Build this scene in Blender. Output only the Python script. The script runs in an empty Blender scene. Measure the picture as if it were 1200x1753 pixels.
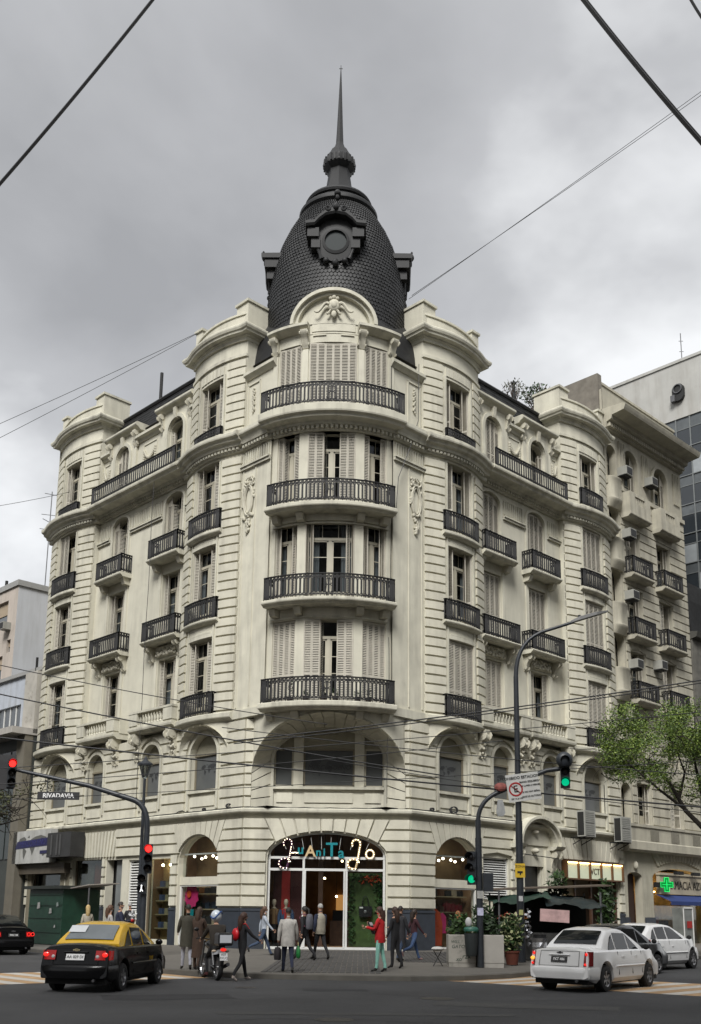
import bpy, bmesh, math, random
from math import sin, cos, pi, sqrt, radians, atan2
from mathutils import Vector, Matrix
random.seed(7)
SC = bpy.context.scene
COL = SC.collection
# ------------------------------------------------------------------ camera
cd = bpy.data.cameras.new('camera'); cam = bpy.data.objects.new('camera', cd); COL.objects.link(cam)
_p, _r, _y = radians(12.144), radians(.717), radians(-.674)
fw = Vector((sin(_y)*cos(_p), cos(_y)*cos(_p), sin(_p))); rt = Vector((cos(_y), -sin(_y), 0)); up = rt.cross(fw)
R_ = cos(_r)*rt + sin(_r)*up; U_ = -sin(_r)*rt + cos(_r)*up
mw = Matrix((R_, U_, -fw)).transposed().to_4x4(); mw.translation = (1.404, -41.814, 1.7)
cam.matrix_world = mw
cd.sensor_fit = 'VERTICAL'; cd.sensor_height = 24; cd.sensor_width = 24*1200/1753; cd.lens = 24*1750.986/1753
cd.shift_y = (1185.725-876.5)/1753; cd.clip_start = .1; cd.clip_end = 3000
SC.camera = cam
# ------------------------------------------------------------------ sky, sun, exposure
SUN_EL, SUN_AZ = 47, 190          # azimuth clockwise from +Y
W = bpy.data.worlds.new('World'); SC.world = W; W.use_nodes = True
nt = W.node_tree; nt.nodes.clear()
def wn(t, **k):
    n = nt.nodes.new(t)
    for a, b in k.items(): setattr(n, a, b)
    return n
out = wn('ShaderNodeOutputWorld'); bg = wn('ShaderNodeBackground'); bg.inputs[1].default_value = .1
sky = wn('ShaderNodeTexSky', sky_type='NISHITA', sun_disc=False, sun_elevation=radians(SUN_EL), sun_rotation=radians(SUN_AZ))
tc = wn('ShaderNodeTexCoord'); sep = wn('ShaderNodeSeparateXYZ'); nt.links.new(tc.outputs['Generated'], sep.inputs[0])
mz = wn('ShaderNodeMath', operation='MAXIMUM'); nt.links.new(sep.outputs[2], mz.inputs[0]); mz.inputs[1].default_value = 0
az = wn('ShaderNodeMath', operation='ADD'); nt.links.new(mz.outputs[0], az.inputs[0]); az.inputs[1].default_value = .55
dv = wn('ShaderNodeVectorMath', operation='DIVIDE'); cz = wn('ShaderNodeCombineXYZ')
nt.links.new(tc.outputs['Generated'], dv.inputs[0])
for i in range(3): nt.links.new(az.outputs[0], cz.inputs[i])
nt.links.new(cz.outputs[0], dv.inputs[1])
def wnoise(scale, detail, rough, dist, off):
    mp = wn('ShaderNodeMapping'); mp.inputs['Location'].default_value = off; nt.links.new(dv.outputs[0], mp.inputs[0])
    n = wn('ShaderNodeTexNoise'); n.inputs['Scale'].default_value = scale; n.inputs['Detail'].default_value = detail
    n.inputs['Roughness'].default_value = rough; n.inputs['Distortion'].default_value = dist
    nt.links.new(mp.outputs[0], n.inputs['Vector']); return n
n1 = wnoise(1.6, 6, .5, .35, (6.08, 1.02, 2.56)); n2 = wnoise(6.0, 5, .5, .3, (1, 6.3, 0))
mx = wn('ShaderNodeMath', operation='MULTIPLY_ADD'); nt.links.new(n2.outputs[0], mx.inputs[0]); mx.inputs[1].default_value = .22
nt.links.new(n1.outputs[0], mx.inputs[2])
cr = wn('ShaderNodeValToRGB'); nt.links.new(mx.outputs[0], cr.inputs[0])
e = cr.color_ramp.elements
e[0].position = .36; e[0].color = (1.32, 1.33, 1.36, 1); e[1].position = .67; e[1].color = (3.3, 3.33, 3.36, 1)
q = e.new(.53); q.color = (1.86, 1.875, 1.91, 1)
mix = wn('ShaderNodeMixRGB'); mix.inputs[0].default_value = .96
nt.links.new(sky.outputs[0], mix.inputs[1]); nt.links.new(cr.outputs[0], mix.inputs[2])
nt.links.new(mix.outputs[0], bg.inputs[0]); nt.links.new(bg.outputs[0], out.inputs[0])
sd = bpy.data.lights.new('sun', 'SUN'); sd.energy = 1.5; sd.angle = radians(22); sd.color = (1, .985, .955)
sun = bpy.data.objects.new('sun', sd); COL.objects.link(sun)
_d = Vector((sin(radians(SUN_AZ))*cos(radians(SUN_EL)), cos(radians(SUN_AZ))*cos(radians(SUN_EL)), sin(radians(SUN_EL))))
sun.rotation_euler = _d.to_track_quat('Z', 'Y').to_euler(); sun.location = _d*80
vs = SC.view_settings; vs.view_transform = 'Standard'; vs.look = 'None'; vs.exposure = 1.58; vs.gamma = 1; vs.use_curve_mapping = False
SC.cycles.use_denoising = True; SC.cycles.max_bounces = 6; SC.cycles.transparent_max_bounces = 24
SC.cycles.caustics_reflective = False; SC.cycles.caustics_refractive = False
# ------------------------------------------------------------------ materials
MATS = {}
def M(name, col=(.5, .5, .5), rough=.7, metal=0, var=.12, scale=2.5, bump=.0, bscale=30, streak=0, emit=None, estr=1, spec=.5, lines=0, coat=0, dirt=(.19, .178, .15), stains=0):
    if name in MATS: return MATS[name]
    m = bpy.data.materials.new(name); m.use_nodes = True; t = m.node_tree; L = t.links.new
    b = t.nodes['Principled BSDF']; b.inputs['Roughness'].default_value = rough; b.inputs['Metallic'].default_value = metal
    b.inputs['Specular IOR Level'].default_value = spec; b.inputs['Coat Weight'].default_value = coat; b.inputs['Coat Roughness'].default_value = .05
    def N(ty): return t.nodes.new(ty)
    g = N('ShaderNodeNewGeometry')
    def noise(scl, det=4, vec=(1, 1, 1), rg=.55):
        mp = N('ShaderNodeMapping'); mp.inputs['Scale'].default_value = vec; L(g.outputs['Position'], mp.inputs[0])
        n = N('ShaderNodeTexNoise'); n.inputs['Scale'].default_value = scl; n.inputs['Detail'].default_value = det; n.inputs['Roughness'].default_value = rg
        L(mp.outputs[0], n.inputs['Vector']); return n.outputs[0]
    def ramp(src, a, bb):
        r = N('ShaderNodeMapRange'); r.inputs[1].default_value = a; r.inputs[2].default_value = bb; L(src, r.inputs[0]); return r.outputs[0]
    def mixc(fac, a, bb):
        x = N('ShaderNodeMixRGB')
        if isinstance(fac, float): x.inputs[0].default_value = fac
        else: L(fac, x.inputs[0])
        for i, v in ((1, a), (2, bb)):
            if isinstance(v, tuple): x.inputs[i].default_value = (*v[:3], 1)
            else: L(v, x.inputs[i])
        return x.outputs[0]
    cur = tuple(col)
    if var > 0:
        lo = tuple(c*(1-var) for c in col); hi = tuple(min(1, c*(1+var)) for c in col)
        cur = mixc(ramp(noise(scale, 6), .3, .7), lo, hi)
        oi = N('ShaderNodeObjectInfo')
        cur = mixc(ramp(oi.outputs['Random'], 0, 1), cur, mixc(.5, cur, tuple(c*(1-var*1.2) for c in col)))
    if streak > 0:
        s1 = ramp(noise(1.0, 6, (2.2, 2.2, .25), .6), .44, .72); s2 = ramp(noise(.35, 3), .3, .62)
        mm = N('ShaderNodeMath'); mm.operation = 'MULTIPLY'; L(s1, mm.inputs[0]); L(s2, mm.inputs[1])
        m2 = N('ShaderNodeMath'); m2.operation = 'MULTIPLY'; L(mm.outputs[0], m2.inputs[0]); m2.inputs[1].default_value = streak
        cur = mixc(m2.outputs[0], cur, dirt)
    if stains > 0:
        s3 = ramp(noise(1.7, 8, (1, 1, 1), .7), .56, .72)
        m3 = N('ShaderNodeMath'); m3.operation = 'MULTIPLY'; L(s3, m3.inputs[0]); m3.inputs[1].default_value = stains
        cur = mixc(m3.outputs[0], cur, dirt)
    if isinstance(cur, tuple): b.inputs['Base Color'].default_value = (*cur, 1)
    else: L(cur, b.inputs['Base Color'])
    if rough > .15 and rough < .95 and var > 0:
        L(ramp(noise(scale*3, 3), 0, 1), b.inputs['Roughness']) if False else None
    hs = None
    if bump > 0: hs = noise(bscale, 4)
    if lines:
        sp = N('ShaderNodeSeparateXYZ'); L(g.outputs['Position'], sp.inputs[0])
        f = N('ShaderNodeMath'); f.operation = 'MODULO'; L(sp.outputs[2], f.inputs[0]); f.inputs[1].default_value = lines
        gt = N('ShaderNodeMath'); gt.operation = 'GREATER_THAN'; L(f.outputs[0], gt.inputs[0]); gt.inputs[1].default_value = .022
        a2 = N('ShaderNodeMath'); a2.operation = 'MULTIPLY_ADD'; L(gt.outputs[0], a2.inputs[0]); a2.inputs[1].default_value = 2.0
        if hs: L(hs, a2.inputs[2])
        else: a2.inputs[2].default_value = 0
        hs = a2.outputs[0]
    if hs:
        bp = N('ShaderNodeBump'); bp.inputs['Strength'].default_value = bump or .3; bp.inputs['Distance'].default_value = .02
        L(hs, bp.inputs['Height']); L(bp.outputs[0], b.inputs['Normal'])
    if emit:
        b.inputs['Emission Color'].default_value = (*emit, 1); b.inputs['Emission Strength'].default_value = estr
    MATS[name] = m; return m
def GLASS(name, tint=(.55, .6, .6), refl=.12, rough=.02):
    if name in MATS: return MATS[name]
    m = bpy.data.materials.new(name); m.use_nodes = True; t = m.node_tree; t.nodes.clear(); L = t.links.new
    o = t.nodes.new('ShaderNodeOutputMaterial'); tr = t.nodes.new('ShaderNodeBsdfTransparent'); tr.inputs[0].default_value = (*tint, 1)
    gl = t.nodes.new('ShaderNodeBsdfGlossy'); gl.inputs['Roughness'].default_value = rough; gl.inputs[0].default_value = (.9, .95, 1, 1)
    fr = t.nodes.new('ShaderNodeLayerWeight'); pw = t.nodes.new('ShaderNodeMath'); pw.operation = 'POWER'; pw.inputs[1].default_value = 4; L(fr.outputs['Facing'], pw.inputs[0])
    a = t.nodes.new('ShaderNodeMath'); a.operation = 'MULTIPLY_ADD'; a.inputs[1].default_value = .7; a.inputs[2].default_value = refl+.03; a.use_clamp = True; L(pw.outputs[0], a.inputs[0])
    mx = t.nodes.new('ShaderNodeMixShader'); L(a.outputs[0], mx.inputs[0]); L(tr.outputs[0], mx.inputs[1]); L(gl.outputs[0], mx.inputs[2])
    L(mx.outputs[0], o.inputs[0]); MATS[name] = m; return m
STONE = M('cream stone', (.60, .576, .475), .85, var=.10, scale=1.3, bump=.25, bscale=60, streak=.42, stains=.16)
ASHLAR = M('cream ashlar', (.60, .576, .475), .85, var=.09, scale=1.1, bump=.3, bscale=60, streak=.36, stains=.14, lines=.42)
BLOCK = M('cream block', (.585, .56, .46), .85, var=.10, scale=1.6, bump=.3, bscale=50, streak=.5, stains=.2)
TRIM = M('cream trim', (.565, .545, .45), .85, var=.12, scale=2, bump=.2, bscale=50, streak=.75, stains=.3)
ORNA = M('cream ornament', (.515, .49, .4), .85, var=.14, scale=6, bump=.3, bscale=40, stains=.5, dirt=(.25, .22, .17))
SLATE = M('slate', (.013, .0132, .0138), .6, var=.55, scale=3.5, bump=.3, bscale=25)
LEAD = M('lead sheet', (.0075, .0077, .0085), .65, var=.3, scale=3, bump=.15, bscale=20)
IRON = M('black iron', (.004, .004, .0045), .65, var=.1)
SHUT = M('shutter paint', (.48, .45, .38), .75, var=.1, scale=3, streak=.4)
WOOD = M('window paint', (.45, .42, .33), .6, var=.08, scale=3, streak=.3)
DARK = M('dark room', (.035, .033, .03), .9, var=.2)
PANE = GLASS('window pane', (.45, .48, .48), .0)
SHOPGL = GLASS('shop glass', (.75, .78, .76), .015)
PLINTH = M('dark plinth', (.035, .042, .055), .45, var=.2, scale=4, bump=.1)
CURT = M('sheer curtain', (.34, .35, .37), .9, var=.1, scale=8)
# ------------------------------------------------------------------ mesh building
class MB:
    def __init__(s): s.v = []; s.f = []; s.m = []
    def vs(s, pts):
        i = len(s.v); s.v += [tuple(p) for p in pts]; return list(range(i, len(s.v)))
    def face(s, pts, mi=0): s.f.append(s.vs(pts)); s.m.append(mi)
    def grid(s, rows, closed=False, mi=0):
        ids = [s.vs(r) for r in rows]
        n = len(rows[0])
        for a, b in zip(ids, ids[1:]):
            for j in range(n if closed else n-1):
                k = (j+1) % n; s.f.append([a[j], a[k], b[k], b[j]]); s.m.append(mi)
        return ids
    def loft(s, rings, caps=True, mi=0):
        ids = s.grid(rings, True, mi)
        if caps: s.f.append(ids[0][::-1]); s.f.append(ids[-1][:]); s.m += [mi, mi]
    def box(s, x0, x1, y0, y1, z0, z1, mi=0, mat=None):
        p = [(x0, y0), (x1, y0), (x1, y1), (x0, y1)]
        r = [[(x, y, z0) for x, y in p], [(x, y, z1) for x, y in p]]
        if mat is not None: r = [[mat @ Vector(q) for q in k] for k in r]
        s.loft(r, True, mi)
    def prism(s, poly, fn, mi=0):
        "poly 2D, fn(p, k) k=0/1 -> 3D"
        s.loft([[fn(p, 0) for p in poly], [fn(p, 1) for p in poly]], True, mi)
    def bar(s, a, b, w=.02, h=None, n=4, mi=0, w2=None):
        a, b = Vector(a), Vector(b); d = b-a
        if d.length < 1e-6: return
        d.normalize(); u = d.cross(Vector((0, 0, 1)))
        if u.length < 1e-3: u = Vector((1, 0, 0))
        u.normalize(); v = d.cross(u); h = h or w; w2 = w2 if w2 is not None else w; k = w2/w
        rr = []
        for q, sc in ((a, 1), (b, k)):
            if n == 4: rr.append([q+u*(w/2*i*sc)+v*(h/2*j*sc) for i, j in ((1, 1), (-1, 1), (-1, -1), (1, -1))])
            else: rr.append([q+u*(w/2*sc*cos(2*pi*i/n))+v*(h/2*sc*sin(2*pi*i/n)) for i in range(n)])
        s.loft(rr, True, mi)
    def tube(s, pts, rad, n=6, mi=0, caps=True):
        pts = [Vector(p) for p in pts]; rr = []; rads = rad if isinstance(rad, (list, tuple)) else [rad]*len(pts)
        u = None
        for i, p in enumerate(pts):
            d = (pts[min(i+1, len(pts)-1)]-pts[max(i-1, 0)])
            if d.length < 1e-9: d = Vector((0, 0, 1))
            d.normalize()
            if u is None:
                u = d.cross(Vector((0, 0, 1)))
                if u.length < 1e-2: u = d.cross(Vector((1, 0, 0)))
            u = (u-d*u.dot(d)); u.normalize(); v = d.cross(u)
            rr.append([p+(u*cos(2*pi*k/n)+v*sin(2*pi*k/n))*rads[i] for k in range(n)])
        s.loft(rr, caps, mi)
    def lathe(s, prof, n=24, c=(0, 0, 0), a0=0, a1=2*pi, mi=0):
        full = abs(a1-a0-2*pi) < 1e-6; k = n if full else n+1
        rows = [[(c[0]+r*cos(a0+(a1-a0)*j/n), c[1]+r*sin(a0+(a1-a0)*j/n), c[2]+z) for j in range(k)] for r, z in prof]
        s.grid(rows, full, mi)
    def ball(s, c, r, n=8, m=5, mi=0, sc=(1, 1, 1)):
        rows = [[(c[0]+sc[0]*r*sin(pi*i/m)*cos(2*pi*j/n), c[1]+sc[1]*r*sin(pi*i/m)*sin(2*pi*j/n), c[2]-sc[2]*r*cos(pi*i/m)) for j in range(n)] for i in range(m+1)]
        s.grid(rows, True, mi)
    def mesh(s, name, mats, smooth=False):
        me = bpy.data.meshes.new(name); me.from_pydata(s.v, [], s.f)
        for m in (mats if isinstance(mats, (list, tuple)) else [mats]): me.materials.append(m)
        if any(s.m): me.polygons.foreach_set('material_index', s.m)
        if smooth:
            me.polygons.foreach_set('use_smooth', [True]*len(s.f))
            try: me.set_sharp_from_angle(angle=radians(smooth if smooth is not True else 40))
            except Exception: pass
        me.update(); return me
    def build(s, name, mats, parent=None, smooth=False, mw=None, **tags):
        return OBJ(name, s.mesh(name, mats, smooth), parent, mw, **tags)
def OBJ(name, data, parent=None, mw=None, **tags):
    o = bpy.data.objects.new(name, data); COL.objects.link(o)
    if parent is not None: o.parent = parent
    if mw is not None: o.matrix_basis = mw if isinstance(mw, Matrix) else Matrix.Translation(mw)
    for k, v in tags.items(): o[k] = v
    return o
def THING(name, label, cat, mw=None, group=None):
    o = OBJ(name, None, None, mw, label=label, category=cat)
    if group: o['group'] = group
    return o
def TAG(o, label, cat, group=None):
    o['label'] = label; o['category'] = cat
    if group: o['group'] = group
    return o
def TEXT(s, size=1, ext=.01, align='CENTER', shear=0, bold=0):
    c = bpy.data.curves.new('txt', 'FONT'); c.body = s; c.size = size; c.extrude = ext; c.align_x = align; c.align_y = 'CENTER'; c.shear = shear; c.offset = bold
    c.resolution_u = 3
    o = bpy.data.objects.new('txt', c); COL.objects.link(o); dg = bpy.context.evaluated_depsgraph_get()
    me = bpy.data.meshes.new_from_object(o.evaluated_get(dg)); bpy.data.objects.remove(o); bpy.data.curves.remove(c)
    return me
def RZ(a): return Matrix.Rotation(a, 4, 'Z')
def RX(a): return Matrix.Rotation(a, 4, 'X')
def RY(a): return Matrix.Rotation(a, 4, 'Y')
def T(x, y, z): return Matrix.Translation((x, y, z))
# ------------------------------------------------------------------ plan paths of the corner building
A = 3.359; S2 = sqrt(.5); T22 = math.tan(radians(22.5))
class Path:
    def __init__(s, fn): s.P = fn
    def frame(s, t, off, z):
        p = s.P(t, off, z); n = s.P(t, off+.01, z)-s.P(t, off-.01, z); n.z = 0; n.normalize()
        # true outward normal from the tangent
        tg = s.P(t+.01, off, z)-s.P(t-.01, off, z); tg.z = 0; tg.normalize()
        nn = Vector((tg.y, -tg.x, 0)); n = nn if nn.dot(n) > 0 else -nn
        Y = -n; X = Y.cross(Vector((0, 0, 1)))
        m = Matrix((X, Y, Vector((0, 0, 1)))).transposed().to_4x4(); m.translation = p; return m
def facade(side, bow=None, base=0):
    def fn(t, off, z):
        o = off+base+(bow(t) if bow else 0)
        return Vector((side*(A+S2*(t+o)), S2*(t-o), z))
    return Path(fn)
def bowfn(t0, t1, b=.03, amp=.4):
    def f(t):
        u = min(1, max(0, (t-t0)/(t1-t0))); return b+amp*(1-(2*u-1)**2)
    return f
CP = Path(lambda s, o, z: Vector((s, -o, z)))
TR, TY = 4.1, 2.6
TP = Path(lambda s, o, z: Vector(((TR+o)*sin(s/TR), TY-(TR+o)*cos(s/TR), z)))
FP = {1: facade(1), -1: facade(-1)}
WB = -.25
WP = {1: facade(1, None, WB), -1: facade(-1, None, WB)}
def sweep(mb, path, s0, s1, prof, n=1, m0=0, m1=0, caps=True, mi=0):
    rings = []
    for i in range(n+1):
        u = i/n; rings.append([path.P((s0+m0*o)*(1-u)+(s1+m1*o)*u, o, z) for o, z in prof])
    mb.loft(rings, caps, mi)
def rect(o0, o1, z0, z1): return [(o0, z0), (o1, z0), (o1, z1), (o0, z1)]
def halfw(op, z, m=0):
    h, rise, crown = (op['b']-op['a'])/2+m, op.get('r', 0), op['z1']+m
    if z >= crown: return 0
    if rise <= 0: return h
    rr = rise+m; sp = op['z1']-rise
    return h if z <= sp else h*sqrt(max(0, 1-((z-sp)/rr)**2))
def optop(op, s):
    r = op.get('r', 0)
    if r <= 0: return op['z1']
    c, h = (op['a']+op['b'])/2, (op['b']-op['a'])/2
    return op['z1']-r+r*sqrt(max(0, 1-((s-c)/h)**2))
def wall(mb, path, s0, s1, z0, z1, ops, off=0, rev=.5, ds=99):
    bp = {round(s0, 4), round(s1, 4)}
    for o in ops:
        a, b = o['a'], o['b']; k = 14 if o.get('r') else 1
        for i in range(k+1): bp.add(round((a+b)/2-(b-a)/2*cos(pi*i/k), 4))
    if ds < 50:
        k = max(1, int((s1-s0)/ds))
        for i in range(k+1): bp.add(round(s0+(s1-s0)*i/k, 4))
    bp = sorted(x for x in bp if s0-1e-6 <= x <= s1+1e-6)
    for a, b in zip(bp, bp[1:]):
        if b-a < 2e-4: continue
        mid = (a+b)/2
        cov = sorted([o for o in ops if o['a'] < mid < o['b']], key=lambda o: o['z0'])
        za = (z0, z0)
        for o in cov:
            lo = o['z0']
            if lo > za[0]+1e-6: mb.face([path.P(a, off, za[0]), path.P(b, off, za[1]), path.P(b, off, lo), path.P(a, off, lo)])
            ta, tb = optop(o, max(a, o['a'])), optop(o, min(b, o['b']))
            mb.face([path.P(a, off, ta), path.P(b, off, tb), path.P(b, off-rev, tb), path.P(a, off-rev, ta)])
            mb.face([path.P(a, off, lo), path.P(b, off, lo), path.P(b, off-rev, lo), path.P(a, off-rev, lo)])
            za = (ta, tb)
        mb.face([path.P(a, off, za[0]), path.P(b, off, za[1]), path.P(b, off, z1), path.P(a, off, z1)])
    for o in ops:
        zt = o['z1']-o.get('r', 0)
        for s in (o['a'], o['b']):
            mb.face([path.P(s, off, o['z0']), path.P(s, off-rev, o['z0']), path.P(s, off-rev, zt), path.P(s, off, zt)])
def prism_on(mb, path, poly, o0, o1, mi=0):
    mb.loft([[path.P(s, o0, z) for s, z in poly], [path.P(s, o1, z) for s, z in poly]], True, mi)
def arch_ring(mb, path, c, h, rise, zs, w, o0, o1, n=16, legs=0, mi=0):
    "arched band of width w round an opening; legs run down to zs-legs"
    inn = [(c-h*cos(pi*i/n), zs+rise*sin(pi*i/n)) for i in range(n+1)]
    outp = [(c-(h+w)*cos(pi*i/n), zs+(rise+w)*sin(pi*i/n)) for i in range(n+1)]
    if legs > 0:
        inn = [(c-h, zs-legs)]+inn+[(c+h, zs-legs)]; outp = [(c-h-w, zs-legs)]+outp+[(c+h+w, zs-legs)]
    rings = [[path.P(i[0], o0, i[1]), path.P(i[0], o1, i[1]), path.P(o[0], o1, o[1]), path.P(o[0], o0, o[1])] for i, o in zip(inn, outp)]
    mb.loft(rings, True, mi)
B = THING('corner_building', 'cream stone corner apartment building crowned by a slate dome and spire', 'building')
def PART(mb, name, mat=STONE, smooth=False, parent=None, **k): return mb.build(name, mat, parent or B, smooth, **k)
# ------------------------------------------------------------------ rusticated blocks
GAP = .085
def rustic(path, s0, s1, z0, z1, n, ops, th=.11, m=0, mw0=0, mw1=0, name='stone_block', mat=BLOCK, parent=None):
    hgt = (z1-z0)/n
    for k in range(n):
        za, zb = z0+k*hgt+GAP/2, z0+(k+1)*hgt-GAP/2
        live = []
        for o in ops:
            lo = o.get('bz', o['z0'])
            if zb <= lo: continue
            wa, wb = halfw(o, za, m), halfw(o, zb, m)
            vt = o.get('vt')
            if vt:
                f = o['vf']
                wa = max(wa, (za-f)*vt if za > o['z1']-o.get('r', 0)-.05 else 0); wb = max(wb, (zb-f)*vt if zb > o['z1']-o.get('r', 0)-.05 else 0)
            if max(wa, wb) <= 0: continue
            live.append((o, wa, wb))
        live.sort(key=lambda q: q[0]['a'])
        cur = [(s0+mw0*0, za), (s0+mw0*0, zb)]; left = None
        segs = []; prev = None
        for o, wa, wb in live+[(None, 0, 0)]:
            def bound(o, sign):
                c = (o['a']+o['b'])/2; pts = []
                for i in range(4):
                    z = za+(zb-za)*i/3; w = halfw(o, z, m)
                    if o.get('vt') and z > o['z1']-o.get('r', 0)-.05: w = max(w, (z-o['vf'])*o['vt'])
                    pts.append((c+sign*w, z))
                return pts
            lft = [(s0, za), (s0, zb)] if prev is None else [(x+.012, z) for x, z in bound(prev, 1)]
            rgt = [(s1, za), (s1, zb)] if o is None else [(x-.012, z) for x, z in bound(o, -1)]
            if max(r[0] for r in rgt)-min(l[0] for l in lft) > .12 and rgt[0][0]-lft[0][0] > .05:
                poly = lft[::-1]+rgt
                mb = MB(); prism_on(mb, path, poly, -.02, th); mb.build(name, mat, parent or B)
            prev = o
        if not live: pass
def voussoirs(path, o, nv, ztop, th=.115, m=0, mat=BLOCK):
    c = (o['a']+o['b'])/2; f = o['vf']; tmax = math.atan(o['vt'])
    sp = o['z1']-o.get('r', 0); h = (o['b']-o['a'])/2+m; rr = o.get('r', .001)+m
    def hit(th_):
        lo, hi = 0, 12
        for _ in range(40):
            k = (lo+hi)/2; x, z = k*sin(th_), f+k*cos(th_)
            inside = (abs(x) < h and z < sp) or (z >= sp and (x/h)**2+((z-sp)/rr)**2 < 1) or z < sp
            lo, hi = (k, hi) if inside else (lo, k)
        return c+lo*sin(th_), f+lo*cos(th_)
    for i in range(nv):
        a, b = -tmax+2*tmax*i/nv+.006, -tmax+2*tmax*(i+1)/nv-.006
        p = [hit(a), hit((a+b)/2), hit(b)]
        q = [(c+(ztop-f)*math.tan(x), ztop) for x in (b, a)]
        mb = MB(); prism_on(mb, path, p+q, -.02, th); mb.build('voussoir', mat, B)
# ---- ground floor
Z0, ZC, ZC1 = .25, 5.57, 5.83
GDOOR = dict(a=-2.36, b=2.42, z0=Z0, z1=4.88, r=.95, vt=.5, vf=.3)
def GOPS(side):
    sh = dict(a=1.55, b=4.45, z0=Z0, z1=4.85, r=1.15, vt=.45, vf=1.2)
    if side > 0: return [sh, dict(a=4.8, b=6.6, z0=2.1, z1=4.15), dict(a=7.75, b=9.3, z0=Z0, z1=3.9, bz=0), dict(a=10.75, b=15.75, z0=Z0, z1=4.3, bz=0)]
    return [sh, dict(a=5.0, b=6.95, z0=.45, z1=3.95), dict(a=7.15, b=8.4, z0=1.6, z1=3.95), dict(a=8.95, b=10.3, z0=Z0, z1=4.0), dict(a=10.65, b=13.4, z0=Z0, z1=4.05), dict(a=14.3, b=17.6, z0=Z0, z1=3.6)]
ENDT = {1: 16.2, -1: 18.1}
mb = MB(); wall(mb, CP, -A, A, Z0, ZC, [GDOOR], rev=.45)
for sd in (1, -1): wall(mb, FP[sd], 0, ENDT[sd], Z0, ZC, GOPS(sd), rev=.4)
PART(mb, 'ground_floor_wall')
CZ0, CZ1, CN = 1.87, 5.45, 8
rustic(CP, -A-.02, A+.02, CZ0, CZ1, CN, [GDOOR], m=.06); voussoirs(CP, GDOOR, 9, CZ1-.04, m=.06)
for sd in (1, -1):
    g = GOPS(sd)
    if sd > 0:
        hood = dict(a=7.0, b=10.2, z0=0, z1=5.6, r=1.2, bz=0)
        rustic(FP[sd], .02, ENDT[sd], CZ0, CZ1, CN, [g[0], dict(a=4.72, b=6.7, z0=1.0, z1=4.25, bz=0), hood, dict(a=10.2, b=15.75, z0=0, z1=5.6, bz=0)], m=.05)
        voussoirs(FP[sd], g[0], 9, CZ1-.04, m=.05)
        v2 = dict(a=4.72, b=6.7, z0=0, z1=4.25, vt=.4, vf=-.5)
        v3 = dict(a=10.75, b=15.75, z0=0, z1=4.35, vt=.42, vf=-1.5); voussoirs(FP[sd], v3, 12, 5.35)
    else:
        v3 = dict(a=5.0, b=13.4, z0=0, z1=4.1, bz=0)
        rustic(FP[sd], .02, ENDT[sd], CZ0, CZ1, CN, [g[0], dict(a=4.95, b=7.05, z0=0, z1=4.1, bz=0), dict(a=7.05, b=8.9, z0=0, z1=4.0), dict(a=8.9, b=10.35, z0=0, z1=4.1), dict(a=10.6, b=13.45, z0=0, z1=4.1), dict(a=9.5, b=13.3, z0=4.1, z1=5.6), dict(a=14.2, b=17.7, z0=0, z1=3.7)], m=.02)
        voussoirs(FP[sd], g[0], 9, CZ1-.04, m=.05)
        vv = dict(a=9.3, b=13.5, z0=0, z1=4.15, vt=.19, vf=-5.5); voussoirs(FP[sd], vv, 14, 5.35)
# dark plinth pieces
for path, segs in ((CP, [(-A, -2.42), (2.48, A)]), (FP[1], [(0, 1.5), (4.5, 4.9), (6.6, 7.5), (9.55, 10.7), (15.8, 16.2)]), (FP[-1], [(0, 1.5), (4.5, 4.95), (10.35, 10.6), (13.45, 14.25)])):
    for a, b in segs:
        mb = MB(); sweep(mb, path, a, b, [(0, .05), (.075, .05), (.075, 1.70), (.1, 1.72), (.1, 1.80), (0, 1.84)], m0=(-T22 if path is CP and a < 0 and abs(a) > 3 else (T22*0 if path is CP else 0)), m1=(T22 if path is CP and b > 3 else 0))
        PART(mb, 'plinth', PLINTH)
# cornices with mitres at the chamfer corners
def ring(name, prof, mat=TRIM, ends=(ENDT[1], ENDT[-1])):
    mb = MB(); sweep(mb, CP, -A, A, prof, 1, -T22, T22); PART(mb, name, mat)
    for sd in (1, -1):
        mb = MB(); sweep(mb, FP[sd], 0, ENDT[sd], prof, 1, -T22, 0); PART(mb, name, mat)
ring('string_course', [(-.05, ZC), (.1, ZC), (.14, ZC+.05), (.26, ZC+.08), (.28, ZC+.12), (.28, ZC1-.05), (.2, ZC1), (-.05, ZC1)])
# ---- mezzanine
MEZ = {1: [2.8, 6.3, 10.1, 13.85], -1: [2.9, 6.95, 11.8, 15.55]}
MZT = 9.55
MDOOR = dict(a=-2.3, b=2.4, z0=6.75, z1=9.25, r=1.35, bz=0)
MOUT = dict(a=-3.1, b=3.2, z0=5.8, z1=9.54, r=2.3, bz=0)
def MOPS(sd, m=0): return [dict(a=c-(.98 if i in (0, 3) else .74), b=c+(.98 if i in (0, 3) else .74), z0=6.75, z1=9.2, r=(.95 if i in (0, 3) else .74), bz=5.8) for i, c in enumerate(MEZ[sd])]
mb = MB(); wall(mb, CP, -A, A, ZC1, MZT, [dict(a=-3.1, b=3.2, z0=ZC1+.01, z1=9.5, r=2.24)], rev=.02)
for sd in (1, -1): wall(mb, FP[sd], 0, ENDT[sd], ZC1, MZT, MOPS(sd), rev=.35)
PART(mb, 'mezzanine_wall')
rustic(CP, -A-.02, A+.02, ZC1+.02, MZT, 8, [MOUT])
for sd in (1, -1): rustic(FP[sd], .02, ENDT[sd], ZC1+.02, MZT, 8, MOPS(sd), m=.26)
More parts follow.
